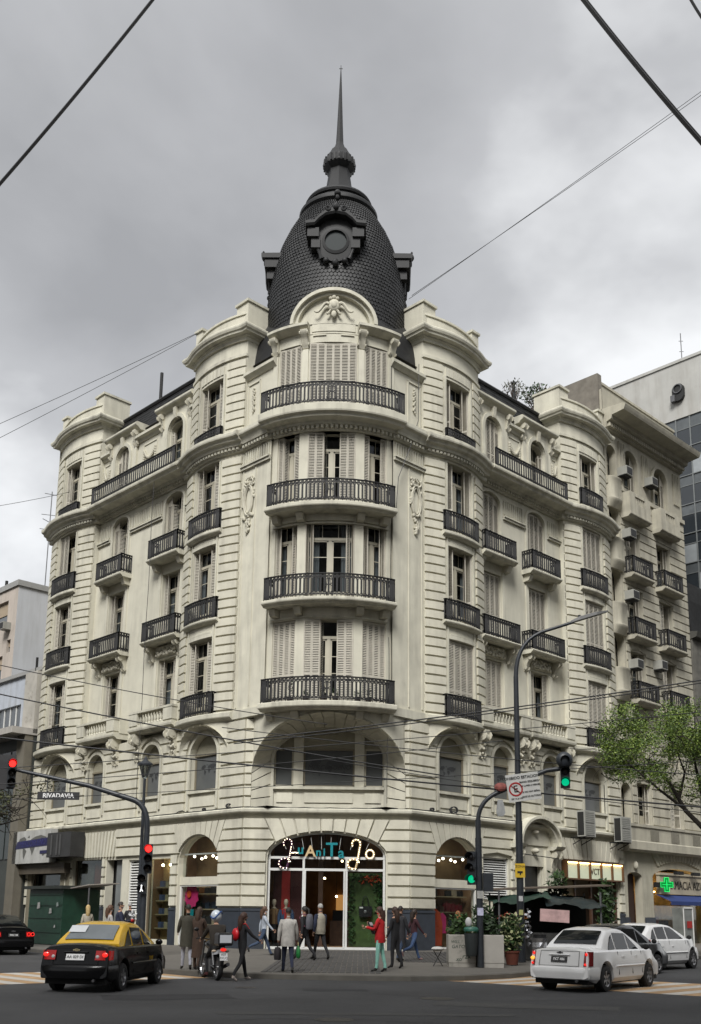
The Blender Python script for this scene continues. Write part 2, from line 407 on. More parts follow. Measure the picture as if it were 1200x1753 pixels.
mb = MB(); wall(mb, CP, -2.6, 2.7, ZC1, 9.5, [MDOOR], off=-.36, rev=.3); PART(mb, 'niche_wall', STONE)
mb = MB(); arch_ring(mb, CP, .05, 2.28, 1.3, 7.9, .12, -.45, -.27, 20, 2.05); PART(mb, 'arch_surround', TRIM)
mb = MB(); sweep(mb, CP, -2.24, 2.34, rect(-.5, -.2, 6.66, 6.78)); PART(mb, 'window_sill', TRIM)
for a, b in ((-2.1, -1.45), (-.95, 1.05), (1.55, 2.2)):
    mb = MB(); sweep(mb, CP, a, b, rect(-.38, -.31, 6.12, 6.52)); PART(mb, 'apron_panel', STONE)
for x in (-1.22, 1.32):
    mb = MB(); mb.box(x-.2, x+.2, .4, .62, 6.76, 9.1); PART(mb, 'mullion', STONE)
for k in (-1, 1):
    for j in range(4):
        q = lambda u, o_, x_, zt_: (.05+k*x_, o_, ZC1+.01+(zt_-ZC1-.01)*u)
        pts = [q(j/4+.012, -.35, 2.36, 7.9), q(j/4+.012, .09, 3.15, 7.26), q((j+1)/4-.012, .09, 3.15, 7.26), q((j+1)/4-.012, -.35, 2.36, 7.9)]
        mb = MB(); mb.loft([[CP.P(s_, o_, z_) for s_, o_, z_ in pts], [CP.P(s_+k*.02, o_-.08, z_) for s_, o_, z_ in pts]]); PART(mb, 'cove_stone', BLOCK)
for sd in (1, -1):
    for i, c in enumerate(MEZ[sd]):
        h = .98 if i in (0, 3) else .74
        mb = MB(); arch_ring(mb, FP[sd], c, h, .95 if h > .9 else .74, 9.2-(.95 if h > .9 else .74), .13, -.05, .08, 16, 2.3); PART(mb, 'arch_surround', TRIM)
        mb = MB(); sweep(mb, FP[sd], c-h-.02, c+h+.02, rect(-.3, .12, 6.66, 6.77)); PART(mb, 'window_sill', TRIM)
        mb = MB(); sweep(mb, FP[sd], c-h+.12, c+h-.12, rect(-.02, .045, 6.08, 6.5)); PART(mb, 'apron_panel', STONE)
# squinch coves: one loft of wedge stones from the window arch out to the balcony above
def cove(path, c, hi, ri, zi, ho, ro, zo, depth, n, yin=-.1, name='cove_stone', spread=None, zt=None):
    def inn(u): a = pi*u; return path.P(c-hi*cos(a), yin, zi+ri*sin(a))
    def dof(a): return depth*max(0, sin(a))**1.5
    def outp(u): a = pi*u; return path.P(c-ho*cos(a), dof(a)+.09, zo+ro*sin(a))
    for k in range(n):
        mb = MB(); ua, ub = k/n+.0022, (k+1)/n-.0022
        rows = []
        for i in range(4):
            u = ua+(ub-ua)*i/3; a_, b_ = inn(u), outp(u); mid = a_.lerp(b_, .5)+Vector((0, 0, .10*sin(pi*u)))
            rows.append([a_, mid, b_])
        mb.grid(rows); bk = [[p+Vector((0, 0, .07)) for p in r] for r in rows]; mb.grid([r[::-1] for r in bk])
        for j in (0, -1): mb.face([rows[j][0], rows[j][1], rows[j][2], bk[j][2], bk[j][1], bk[j][0]])
        PART(mb, name, BLOCK)
    mb = MB(); mb.grid([[inn(i/24)+Vector((0, .0, .07)), inn(i/24).lerp(outp(i/24), .5)+Vector((0, 0, .1*sin(pi*i/24)+.07)), outp(i/24)+Vector((0, 0, .07))] for i in range(25)]); PART(mb, 'cove_backing', STONE)
    mb = MB(); N = 24; rows = []
    for i in range(N+1):
        u = i/N; a = pi*u; rows.append([path.P(c-ho*cos(a), dof(a)+.03, zo+ro*sin(a)+.01), path.P(c-(spread or ho)*cos(a), dof(a)+.03, zt or MZT+.06)])
    mb.grid(rows); PART(mb, 'spandrel', STONE)
cove(CP, .05, 2.36, 1.36, 7.9, 3.15, 2.24, 7.26, 1.75, 19, yin=-.35)
for sd in (1, -1):
    for i in (0, 3): cove(FP[sd], MEZ[sd][i], 1.1, 1.06, 8.26, 1.75, 1.3, 8.2, .42, 11)
# ---- levels above
SL = [9.58, 13.95, 18.03]; ST = [9.9, 14.2, 18.32]         # slab undersides and tops
WTOP = [13.4, 17.68, 21.7]
PAV = {1: [(.95, 5.0, 3.03), (11.85, 16.15, 13.95)], -1: [(.95, 5.0, 3.05), (13.45, 17.95, 15.7)]}
WW = {1: [6.05, 9.75], -1: [6.5, 11.3]}
WING = {1: (5.0, 11.85), -1: (5.0, 13.45)}
PP = {(sd, i): facade(sd, bowfn(*PAV[sd][i][:2])) for sd in (1, -1) for i in (0, 1)}
MC0, MC1 = 21.78, 22.6                                      # main cornice
TS = [(-1.03, 1.03), (-2.52, -1.42), (1.42, 2.52)]
def tops(lv, zt): return [dict(a=a, b=b, z0=ST[lv]+.02, z1=zt) for a, b in TS]
mb = MB(); ops = []
for lv in range(3): ops += tops(lv, WTOP[lv]+.08)
wall(mb, TP, -2.92, 2.92, MZT, MC0+.05, ops, ds=.35); PART(mb, 'tower_wall', ASHLAR)
for sd in (1, -1):
    mb = MB(); wall(mb, FP[sd], -1.02, .97, MZT, MC0+.05, []); PART(mb, 'flank_wall', STONE)
    for i in (0, 1):
        t0, t1, c = PAV[sd][i]
        ops = [dict(a=c-.86, b=c+.86, z0=ST[lv]+.02 if lv else 9.95, z1=WTOP[lv]) for lv in range(3)]
        mb = MB(); wall(mb, PP[sd, i], t0, t1, MZT, MC0+.05, ops, ds=.3)
        for te in (t0, t1): mb.face([PP[sd, i].P(te, 0, MZT), FP[sd].P(te, -1.2, MZT), FP[sd].P(te, -1.2, MC0), PP[sd, i].P(te, 0, MC0)])
        PART(mb, 'pavilion_wall', ASHLAR)
    ops = []
    for c in WW[sd]:
        ops += [dict(a=c-.74, b=c+.74, z0=9.9, z1=13.3), dict(a=c-.74, b=c+.74, z0=ST[1]+.02, z1=17.55), dict(a=c-.76, b=c+.76, z0=ST[2]+.02, z1=21.62, r=.45)]
    mb = MB(); wall(mb, WP[sd], *WING[sd], MZT, MC0+.05, ops); PART(mb, 'wing_wall', ASHLAR)
    # end return walls
    mb = MB(); e_ = ENDT[sd]; mb.face([FP[sd].P(e_, 0, Z0), FP[sd].P(e_, -12, Z0), FP[sd].P(e_, -12, 28), FP[sd].P(e_, 0, 28)]); PART(mb, 'party_wall', STONE)
# dark rooms behind the windows
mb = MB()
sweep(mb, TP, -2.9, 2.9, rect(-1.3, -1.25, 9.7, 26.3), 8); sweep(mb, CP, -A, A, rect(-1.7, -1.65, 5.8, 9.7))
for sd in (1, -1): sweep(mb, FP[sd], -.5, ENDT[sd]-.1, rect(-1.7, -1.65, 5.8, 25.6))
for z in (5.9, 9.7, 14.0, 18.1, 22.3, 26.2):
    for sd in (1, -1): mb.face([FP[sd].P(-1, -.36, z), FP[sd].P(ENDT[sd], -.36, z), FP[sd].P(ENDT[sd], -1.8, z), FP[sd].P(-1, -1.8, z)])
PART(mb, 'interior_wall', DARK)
# quoins: one shared mesh per strip
def quoins(path, s0, s1, z0, z1, n, stuff=False, th=.105):
    hgt = (z1-z0)/n; mb = MB(); sweep(mb, path, s0, s1, rect(-.03, th, 0, hgt-GAP), 3)
    if stuff:
        allm = MB()
        for k in range(n):
            b = len(allm.v); allm.v += [(x, y, z+z0+k*hgt) for x, y, z in mb.v]; allm.f += [[i+b for i in f] for f in mb.f]; allm.m += mb.m
        PART(allm, 'quoin_strip', BLOCK, kind='stuff'); return
    me = mb.mesh('quoin_block', BLOCK)
    for k in range(n): OBJ('quoin_block', me, B, (0, 0, z0+k*hgt))
for sd in (1, -1):
    for i in (0, 1):
        t0, t1, c = PAV[sd][i]; p = PP[sd, i]
        quoins(p, t0, c-1.12, 9.66, 21.66, 29, False)
        quoins(p, c+1.12, t1, 9.66, 21.66, 29, i == 1)
# ------------------------------------------------------------------ windows
_cache = {}
def leaf_mesh(w, h, rise=0, x=0, W=1):
    key = ('leaf', round(w, 3), round(h, 3), rise, round(x, 3))
    if key in _cache: return _cache[key]
    mb = MB()
    def top(xx):
        if not rise: return h
        return h-rise+rise*sqrt(max(0, 1-min(1, abs((x+xx)/(W/2)))**2))
    st = .045
    for a, b in ((0, st), (w-st, w)):
        ta, tb = top(a), top(b)
        mb.loft([[(a, 0, 0), (b, 0, 0), (b, .035, 0), (a, .035, 0)], [(a, 0, ta), (b, 0, tb), (b, .035, tb), (a, .035, ta)]])
    hm = min(top(0), top(w))
    for z in (0, h*.34, hm-.08): mb.box(st, w-st, .003, .032, z, z+.08)
    z = .1
    while z < hm-.1:
        mb.face([(st, .0, z), (w-st, .0, z), (w-st, .03, z+.048), (st, .03, z+.048)]); z += .072
    if rise: mb.face([(st, .02, hm-.02), (w-st, .02, hm-.02), (w-st, .02, top(w-st)), (st, .02, top(st))])
    _cache[key] = mb.mesh('shutter', SHUT); return _cache[key]
def frame_mesh(w, h, rise):
    key = ('frame', round(w, 3), round(h, 3), rise)
    if key in _cache: return _cache[key]
    mb = MB(); y0, y1 = .27, .34; hh = w/2; zs = h-rise; zt = (h-.72 if not rise else zs-.35)
    f = .065
    mb.box(-hh, -hh+f, y0, y1, 0, zs); mb.box(hh-f, hh, y0, y1, 0, zs)
    if rise:
        n = 14; rr = []
        for i in range(n+1):
            a = pi*i/n; rr.append([(-k*cos(a), y, zs+q*sin(a)) for k, q, y in ((hh, rise, y0), (hh, rise, y1), (hh-f, rise-f, y1), (hh-f, rise-f, y0))])
        mb.loft(rr)
    else: mb.box(-hh, hh, y0, y1, h-f, h)
    mb.box(-hh, hh, y0-.02, y1, zt-.06, zt+.06); mb.box(-.07, .07, y0-.015, y1, 0, zt)
    for sx in (-1, 1):
        a, b = (.07, hh-f) if sx > 0 else (-hh+f, -.07)
        mb.box(a, a+.07, y0+.01, y1, 0, zt); mb.box(b-.07, b, y0+.01, y1, 0, zt)
        mb.box(a, b, y0+.01, y1, 0, .5); mb.box(a, b, y0+.01, y1, zt-.12, zt)
        for q in (.36, .68): mb.box(a, b, y0+.03, y1-.02, .5+(zt-.6)*q, .5+(zt-.6)*q+.03)
    for x in (-hh*.33, hh*.33): mb.box(x-.015, x+.015, y0+.03, y1-.02, zt, h-.05 if not rise else zs+rise*.85)
    _cache[key] = mb.mesh('window', WOOD); return _cache[key]
def pane_mesh(x0, x1, z0, z1, rise=0, W=1):
    key = ('pane', round(x0, 3), round(x1, 3), round(z0, 3), round(z1, 3), rise)
    if key in _cache: return _cache[key]
    mb = MB(); n = 10 if rise else 1
    xs = [x0+(x1-x0)*i/n for i in range(n+1)]
    t = [(x, .305, z1-rise+rise*sqrt(max(0, 1-(x/(W/2))**2)) if rise else z1) for x in xs]
    mb.face([(x0, .305, z0), (x1, .305, z0)]+t[::-1]); _cache[key] = mb.mesh('pane', PANE); return _cache[key]
def curtain_mesh(x0, x1, z0, z1):
    key = ('curt', round(x0, 3), round(x1, 3), round(z0, 3), round(z1, 3))
    if key in _cache: return _cache[key]
    mb = MB(); N = 16
    mb.grid([[(x0+(x1-x0)*i/N, .42+.03*sin(i*1.9), z) for i in range(N+1)] for z in (z0, z1)]); _cache[key] = mb.mesh('curtain', CURT, True); return _cache[key]
WR = random.Random(99)
def window(path, s, z0, w, h, style='C', rise=0, off=-.08, parent=B, curtain=0, label=None):
    curtain = curtain or (WR.choice((0, 0, 0, .35, .5, .8)) if style != 'C' else 0)
    mw = path.frame(s, off, z0)
    o = OBJ('window', frame_mesh(w, h, rise), parent, mw)
    if label: o['label'] = label
    hh = w/2; zt = (h-.72 if not rise else h-rise-.35)
    OBJ('pane', pane_mesh(-hh+.07, -.07, .1, zt-.06), o); OBJ('pane', pane_mesh(.07, hh-.07, .1, zt-.06), o)
    OBJ('pane', pane_mesh(-hh+.06, hh-.06, zt+.06, h-.04, rise, w), o)
    if curtain:
        OBJ('curtain', curtain_mesh(-hh+.05, -hh*(1-curtain), .2, h-.1), o); OBJ('curtain', curtain_mesh(hh*(1-curtain), hh-.05, .2, h-.1), o)
    n = max(4, int(round(w/.36/2))*2); lw = w/n
    def leaf(i, rot=0, piv=0, dx=0, dy=0):
        m = leaf_mesh(lw-.004, h-.01, rise, -hh+i*lw, w)
        k = T(-hh+i*lw+dx, dy, 0)
        if rot: k = T(-hh+dx if piv < 0 else hh+dx, dy, 0) @ RZ(rot) @ T(0 if piv < 0 else -lw, 0, 0)
        OBJ('shutter', m, o, k)
    if style == 'C':
        for i in range(n): leaf(i)
    elif style == 'H':
        q = max(1, int(n*.3+.5))
        for i in range(q): leaf(i); leaf(n-1-i)
        OBJ('shutter', leaf_mesh(lw-.004, h-.01 if not rise else h-rise, 0), o, T(-hh+q*lw+.02, .03, 0) @ RZ(radians(70)))
    elif style == 'O':
        hz = h-.01 if not rise else h-rise
        for x, y, a in ((-hh+.01, .02, 62), (-hh+.01+.94*lw, .02+.0*lw, 118), (hh-.01, .02, 118), (hh-.01-.94*lw, .02, 62)):
            OBJ('shutter', leaf_mesh(lw*.72, hz, 0), o, T(x, y, 0) @ RZ(radians(a+WR.uniform(-9, 9))))
    elif style == 'L':
        for i in range(n//2): leaf(i)
        OBJ('shutter', leaf_mesh(lw-.004, h-.01 if not rise else h-rise, 0), o, T(hh-.03, .02, 0) @ RZ(radians(112)))
    return o
for lv, st in ((0, ('H', 'C', 'C')), (1, ('O', 'O', 'O')), (2, ('H', 'H', 'H'))):
    for (a, b), k in zip(TS, st):
        window(TP, (a+b)/2, ST[lv]+.04, b-a-.02, WTOP[lv]+.06-ST[lv]-.02, k, off=-.1, curtain=.55 if lv == 1 else 0)
STY = {(1, 0): 'COOO', (1, 1): 'CCCO', (-1, 0): 'OOOO', (-1, 1): 'OOLO'}
for sd in (1, -1):
    for i in (0, 1):
        t0, t1, c = PAV[sd][i]
        for lv in range(3):
            zb = ST[lv]+.04 if lv else 9.97
            window(PP[sd, i], c, zb, 1.70, WTOP[lv]-zb-.02, STY[sd, i][lv], off=-.12)
    for j, c in enumerate(WW[sd]):
        zz = [(9.93, 13.28, 0), (ST[1]+.04, 17.53, 0), (ST[2]+.04, 21.6, .45)]
        for lv, (za, zb, r) in enumerate(zz):
            st = ('CCC', 'HCC')[j][lv] if sd > 0 else ('OOH', 'OOH')[j][lv]
            window(WP[sd], c, za, 1.46 if lv < 2 else 1.5, zb-za, st, r, off=-.1)
# mezzanine windows: blind above, printed pane below
BLIND = M('roller blind', (.3, .28, .21), .8, var=.1, scale=4, bump=.3, bscale=20, lines=.09)
TAN = M('brown frame', (.2, .175, .125), .6, var=.1)
MAPG = M('map pane', (.095, .1, .1), .3, var=.08, spec=.3)
PRINT = M('grey print', (.03, .032, .035), .5, var=0)
LANDS = [[(0, .62), (.08, .8), (.22, .86), (.3, .78), (.27, .66), (.2, .6), (.19, .5), (.14, .55), (.06, .56)], [(.2, .46), (.27, .44), (.33, .36), (.29, .22), (.25, .08), (.22, .2), (.2, .34)],
         [(.42, .6), (.46, .76), (.6, .84), (.78, .88), (.96, .8), (.93, .68), (.84, .6), (.8, .5), (.74, .58), (.68, .5), (.62, .6), (.52, .62)], [(.44, .54), (.55, .56), (.6, .46), (.56, .34), (.52, .2), (.48, .34), (.44, .44)], [(.82, .26), (.9, .32), (.95, .24), (.88, .16)], [(.33, .82), (.4, .9), (.41, .8)]]
def worldmap(w, h):
    mb = MB()
    for p in LANDS: mb.face([((x-.5)*w, 0, (z-.5)*h) for x, z in p])
    return mb
def mezwin(path, c, w, h, rise, zb, off):
    mw = path.frame(c, off, zb); mb = MB(); hh = w/2; zp = 1.62; f = .08
    mb.box(-hh, -hh+f, .1, .18, 0, zp); mb.box(hh-f, hh, .1, .18, 0, zp); mb.box(-hh, hh, .1, .18, 0, f); mb.box(-hh, hh, .08, .18, zp-f, zp)
    o = mb.build('window', TAN if w > 1 else WOOD, B, False, mw)
    mb = MB(); mb.face([(-hh+f, .15, f), (hh-f, .15, f), (hh-f, .15, zp-f), (-hh+f, .15, zp-f)]); mb.build('pane', MAPG, o)
    mb = MB(); n = 12
    if rise:
        t = [(-hh*cos(pi*i/n), .13, h-rise+rise*sin(pi*i/n)) for i in range(n+1)]
        mb.face([(-hh, .13, zp), (hh, .13, zp)]+t[::-1])
    else: mb.face([(-hh, .13, zp), (hh, .13, zp), (hh, .13, h), (-hh, .13, h)])
    mb.build('roller_blind', BLIND, o)
    return o, hh, zp
for sd in (1, -1):
    for i, c in enumerate(MEZ[sd]):
        h = .96 if i in (0, 3) else .72
        o, hh, zp = mezwin(FP[sd], c, h*2, 2.42, .93 if h > .9 else .72, 6.77, -.12)
        worldmap(1.1, .6).build('map_print', PRINT, o, False, T(0, .14, .95))
for a, b, mp in ((-2.25, -1.42, 0), (-1.02, 1.12, 1), (1.52, 2.36, 0)):
    o, hh, zp = mezwin(CP, (a+b)/2, b-a, 2.4, 0, 6.78, -.42)
    if mp:
        worldmap(1.6, .95).build('map_print', M('map grey', (.045, .047, .05), .5, var=0), o, False, T(0, .14, .85))
        OBJ('lettering', TEXT('MERCOSUEÑO', .27, .002, shear=.3), o, T(0, .135, .83) @ RX(pi/2)).data.materials.append(PRINT)
# ------------------------------------------------------------------ iron railings
def railing(path, s0, s1, off, z0, h=.95, ret=0, parent=B, step=.17, ns=None, name='railing', ctr=False, reto=None):
    mb = MB(); L = s1-s0; n = ns or max(1, int(abs(L)/.35))
    def seg(a, b, oa, ob, cnt):
        def P(u, z): return path.P(a+(b-a)*u, oa+(ob-oa)*u, z)
        for zz, t in ((z0+h, .08), (z0+h-.13, .036), (z0+.1, .045)):
            for i in range(cnt): mb.bar(P(i/cnt, zz), P((i+1)/cnt, zz), t, .035)
        ln = (P(1, 0)-P(0, 0)).length if cnt == 1 else sum((P((i+1)/cnt, 0)-P(i/cnt, 0)).length for i in range(cnt))
        k = max(2, int(round(ln/step)))
        for i in range(k):
            u0, u1 = (i+.14)/k, (i+.86)/k; um = (i+.5)/k
            za, zb = z0+.1, z0+h-.13; c = .09
            pts = [(um, za), (u0, za+c), (u0, zb-c), (um, zb), (u1, zb-c), (u1, za+c), (um, za)]
            for (ua, a_), (ub, b_) in zip(pts, pts[1:]): mb.bar(P(ua, a_), P(ub, b_), .034)
            mb.bar(P(i/k, z0), P(i/k, z0+h), .03)
            q = .055
            cir = [(um+q/ln*cos(2*pi*j/6), z0+h-.065+q*sin(2*pi*j/6)) for j in range(7)]
            for (ua, a_), (ub, b_) in zip(cir, cir[1:]): mb.bar(P(ua, a_), P(ub, b_), .03)
        for u in (0, 1): mb.bar(P(u, z0), P(u, z0+h+.02), .04)
        for u in (.0, 1-.24/ln):
            if ln > 1.6:
                for d in range(5): mb.bar(P(u+d*.06/ln, z0+.05), P(u+d*.06/ln, z0+h-.05), .04)
    seg(s0, s1, off, off, n)
    if ret:
        ro = off-ret
        seg(s0, s0, off, ro, 1); seg(s1, s1, off, ro, 1)
    if ctr:
        m = (s0+s1)/2
        for a in range(10):
            t = 2*pi*a/10; t2 = 2*pi*(a+1)/10
            for r, zc in ((.13, .62), (.17, .32)): mb.bar(path.P(m+r*cos(t), off+.02, z0+zc+r*sin(t)), path.P(m+r*cos(t2), off+.02, z0+zc+r*sin(t2)), .028)
        for d in (-.2, -.1, 0, .1, .2): mb.bar(path.P(m+d, off+.02, z0+.08), path.P(m+d*.4, off+.02, z0+h-.1), .024)
    return mb.build(name, IRON, parent)
def slabprof(o0, o1, z0, z1): return [(o0, z0), (o1-.16, z0), (o1-.1, z0+.06), (o1-.02, z0+.1), (o1, z0+.14), (o1, z1-.03), (o1-.03, z1), (o0, z1)]
def scroll(path, s, w, off, z1, hgt, dep, mat=ORNA, parent=B, name='console'):
    "scrolled console: S profile in (off, z)"
    mb = MB(); pr = []
    for i in range(13):
        u = i/12; pr.append((off+dep*(1-u)**1.1*(.92+.1*sin(u*9))+.03, z1-hgt*u))
    prof = [(off-.03, z1)]+pr+[(off-.03, z1-hgt)]
    sweep(mb, path, s-w/2, s+w/2, prof, 1)
    for zz, oo, r in ((z1-hgt*.2, off+dep*.78, hgt*.2), (z1-hgt*.82, off+dep*.22, hgt*.14)):
        for k in (-1, 1):
            a = path.P(s+k*(w/2-.01), oo, zz); b = path.P(s+k*(w/2+.035), oo, zz); mb.bar(a, b, r*1.5, r*1.5, 10)
    return mb.build(name, mat, parent)
# tower balconies
for lv in range(3):
    mb = MB(); sweep(mb, TP, -2.5, 2.5, slabprof(-.1, .82, SL[lv], ST[lv]), 20)
    bal = PART(mb, 'balcony', TRIM)
    railing(TP, -2.42, 2.42, .74, ST[lv], .98, .6, bal, ns=14, ctr=True)
    for s in (-2.3, -1.22, 1.22, 2.3):
        mb = MB(); sweep(mb, TP, s-.14, s+.14, [(0, SL[lv]-.34), (.3, SL[lv]-.30), (.42, SL[lv]-.06), (.42, SL[lv]+.02), (0, SL[lv]+.02)]); PART(mb, 'corbel', ORNA, parent=bal)
    if lv:
        mb = MB(); sweep(mb, TP, -2.6, 2.6, rect(-.02, .06, SL[lv]-.42, SL[lv]-.36), 16); PART(mb, 'moulding', TRIM)
# flank panels with cartouche, bottom sill band
for sd in (1, -1):
    p = FP[sd]
    for a in (-.02, .82): 
        mb = MB(); sweep(mb, p, a-.03, a+.03, rect(-.01, .035, 10.1, 20.8)); PART(mb, 'panel_moulding', STONE)
    mb = MB(); sweep(mb, p, -1.0, .96, rect(-.02, .1, 20.86, 20.98)); sweep(mb, p, -1.0, .96, rect(-.02, .16, 20.99, 21.06)); PART(mb, 'frieze_moulding', TRIM)
    for k in range(12):
        x = -.92+k*.155
        mb = MB(); sweep(mb, p, x, x+.075, rect(-.02, .06, 21.12, 21.68)); PART(mb, 'triglyph_bar', TRIM)
    mb = MB()
    N = 14
    cx, cz = .4, 19.35
    for r0, th in (((.3, .72), .05), ((.22, .6), .03)):
        mb.tube([p.P(cx+r0[0]*cos(2*pi*i/N), .06, cz+r0[1]*sin(2*pi*i/N)) for i in range(N+1)], th, 6)
    rr = random.Random(3+sd)
    for k in range(60):
        u = rr.random(); zz = 20.45-u*2.6; ww = (.33 if zz > 20.0 or zz < 18.7 else .4)*(1 if zz > 18.6 else max(.15, (zz-17.8)/.8))
        s_ = (rr.random()-.5)*2*ww
        if 18.75 < zz < 19.95 and abs(s_) < .28: continue
        mb.ball(p.P(cx+s_, .04, zz), .045+.05*rr.random(), 6, 4)
    for k in (-1, 1): mb.tube([p.P(cx+k*(.1+.2*sin(i*.5)), .07, 20.0+.06*i) for i in range(8)], [.05-.004*i for i in range(8)], 6)
    PART(mb, 'cartouche', ORNA, True)
    # lower band between slab and panel
    mb = MB(); sweep(mb, p, -1.05, .95, rect(-.02, .12, 9.6, 9.95)); PART(mb, 'sill_band', TRIM)
# pavilion balconies
for sd in (1, -1):
    for i in (0, 1):
        t0, t1, c = PAV[sd][i]; p = PP[sd, i]
        for lv in range(3):
            if lv == 0:
                mb = MB(); sweep(mb, p, t0-.05, t1+.05, slabprof(-.6, .24, 9.6, 9.93), 14); bal = PART(mb, 'balcony', TRIM)
                railing(p, c-1.2, c+1.2, .17, 9.95, .95, .16, bal, ns=8)
            else:
                mb = MB(); sweep(mb, p, c-1.28, c+1.28, slabprof(-.1, .25, SL[lv]+.03, ST[lv]), 10); bal = PART(mb, 'balcony', TRIM)
                railing(p, c-1.2, c+1.2, .18, ST[lv], .95, .16, bal, ns=8)
                mb = MB(); zz = WTOP[lv-1]+.02
                pl = [(c-.95, zz), (c+.95, zz), (c+.95, zz+.16), (c+.78, zz+.16), (c+.7, zz+.24), (c-.7, zz+.24), (c-.78, zz+.16), (c-.95, zz+.16)]
                for a, b in zip(range(8), range(8)): pass
                sweep(mb, p, c-.95, c+.95, rect(-.02, .035, zz, zz+.17), 6); sweep(mb, p, c-.75, c+.75, rect(-.02, .03, zz+.18, zz+.25), 6); PART(mb, 'lintel', TRIM)
        for a in (c-.98, c+.9):
            mb = MB(); sweep(mb, p, a, a+.08, rect(-.02, .05, 9.95, 21.6)); PART(mb, 'jamb_moulding', TRIM)
# wing balconies
for sd in (1, -1):
    p = WP[sd]
    for j, c in enumerate(WW[sd]):
        for lv, hw in ((1, 1.36), (2, 1.2)):
            mb = MB(); sweep(mb, p, c-hw-.06, c+hw+.06, slabprof(-.1, .68, SL[lv]+.02, ST[lv]-.04)); bal = PART(mb, 'balcony', TRIM)
            railing(p, c-hw, c+hw, .6, ST[lv]-.04, .95, .6, bal)
            for k in (-1, 1):
                if lv == 1: scroll(p, c+k*(hw-.2), .22, 0, SL[lv]+.02, .8, .5, parent=bal)
                else:
                    mb = MB(); sweep(mb, p, c+k*(hw-.2)-.13, c+k*(hw-.2)+.13, [(0, SL[lv]-.34), (.3, SL[lv]-.3), (.42, SL[lv]-.05), (.42, SL[lv]+.03), (0, SL[lv]+.03)]); PART(mb, 'corbel', ORNA, parent=bal)
            if lv == 1:
                mb = MB(); sweep(mb, p, c-.8, c+.8, rect(-.02, .1, 13.42, 13.9)); rr = random.Random(j)
                for k in range(26): mb.ball(p.P(c+(k/25-.5)*1.5, .12, 13.66+.16*sin(k*1.7)), .07+.04*rr.random(), 6, 4)
                PART(mb, 'carved_lintel', ORNA, True, parent=bal)
            # pilaster strips beside the window below
            zb_, zt_ = (9.95, 13.25) if lv == 1 else (ST[1], 17.7)
            for k in (-1, 1):
                mb = MB(); sweep(mb, p, c+k*.9-.11, c+k*.9+.11, rect(-.02, .06, zb_, zt_)); PART(mb, 'pilaster_strip', STONE)
        # stone balustrade on first floor
        hw = 1.78
        mb = MB(); sweep(mb, p, c-hw, c+hw, [(-.1, 9.72), (.62, 9.72), (.7, 9.8), (.8, 9.84), (.82, 9.92), (.82, 10.0), (-.1, 10.0)]); sweep(mb, p, c-hw+.06, c+hw-.06, rect(.5, .76, 10.0, 10.12))
        bal = PART(mb, 'balustrade', TRIM)
        mb = MB(); sweep(mb, p, c-hw, c+hw, rect(.46, .82, 10.66, 10.76)); PART(mb, 'coping', TRIM, parent=bal)
        mb = MB(); zs_ = 10.12
        mb.lathe([(.05, 0), (.07, .03), (.04, .08), (.075, .2), (.055, .34), (.035, .42), (.06, .5), (.06, .54)], 8); me = mb.mesh('baluster', TRIM, True)
        for k in range(9): OBJ('baluster', me, bal, p.P(c-.92+k*.23, .64, zs_))
        for a, b in ((-hw+.03, -1.06), (1.06, hw-.03)):
            mb = MB(); sweep(mb, p, c+a, c+b, rect(.48, .8, 10.1, 10.66)); PART(mb, 'pedestal', TRIM, parent=bal)
        for k in (-1, 1):
            mb = MB(); sweep(mb, p, c+k*hw-.03, c+k*hw+.03, rect(-.05, .5, 10.0, 10.66)); PART(mb, 'side_panel', TRIM, parent=bal)
            scroll(p, c+k*(hw-.35), .34, WB*-1, 9.72, 1.35, .52, parent=bal)
            mb = MB(); pc = p.P(c+k*(hw-.35), .62, 9.3); ax = (p.P(1, 0, 0)-p.P(0, 0, 0)).normalized(); no = (p.P(0, 1, 0)-p.P(0, 0, 0)).normalized()
            for dz_, do_, rr_ in ((.1, -.05, .36), (-.38, -.22, .26), (-.75, -.34, .2)):
                a_ = pc+no*do_+Vector((0, 0, dz_)); mb.bar(a_-ax*.2, a_+ax*.2, rr_, rr_, 12); mb.bar(a_-ax*.225, a_+ax*.225, rr_*.45, rr_*.45, 8)
            for i_ in range(5): mb.ball(pc+no*(.02-.06*i_)+Vector((0, 0, -.02-.2*i_)), .085-.008*i_, 6, 5)
            PART(mb, 'console_volute', ORNA, 30, parent=bal)
        # 3rd floor frieze + arch surround
        mb = MB(); arch_ring(mb, p, c, .76, .45, 21.17, .14, -.02, .06, 14, 2.8); PART(mb, 'arch_surround', TRIM)
    a0, a1 = WING[sd]; xs = [a0]+[x for c in WW[sd] for x in (c-.98, c+.98)]+[a1]
    for a, b in zip(xs[::2], xs[1::2]):
        if b-a < .3: continue
        mb = MB(); sweep(mb, p, a, b, rect(-.02, .1, 20.5, 20.6)); sweep(mb, p, a, b, rect(-.02, .16, 20.61, 20.68)); PART(mb, 'frieze_moulding', TRIM)
        n = int((b-a-.1)/.16)
        for k in range(n):
            x = a+.08+k*.16
            mb = MB(); sweep(mb, p, x, x+.075, rect(-.02, .055, 20.78, 21.5)); PART(mb, 'triglyph_bar', TRIM)
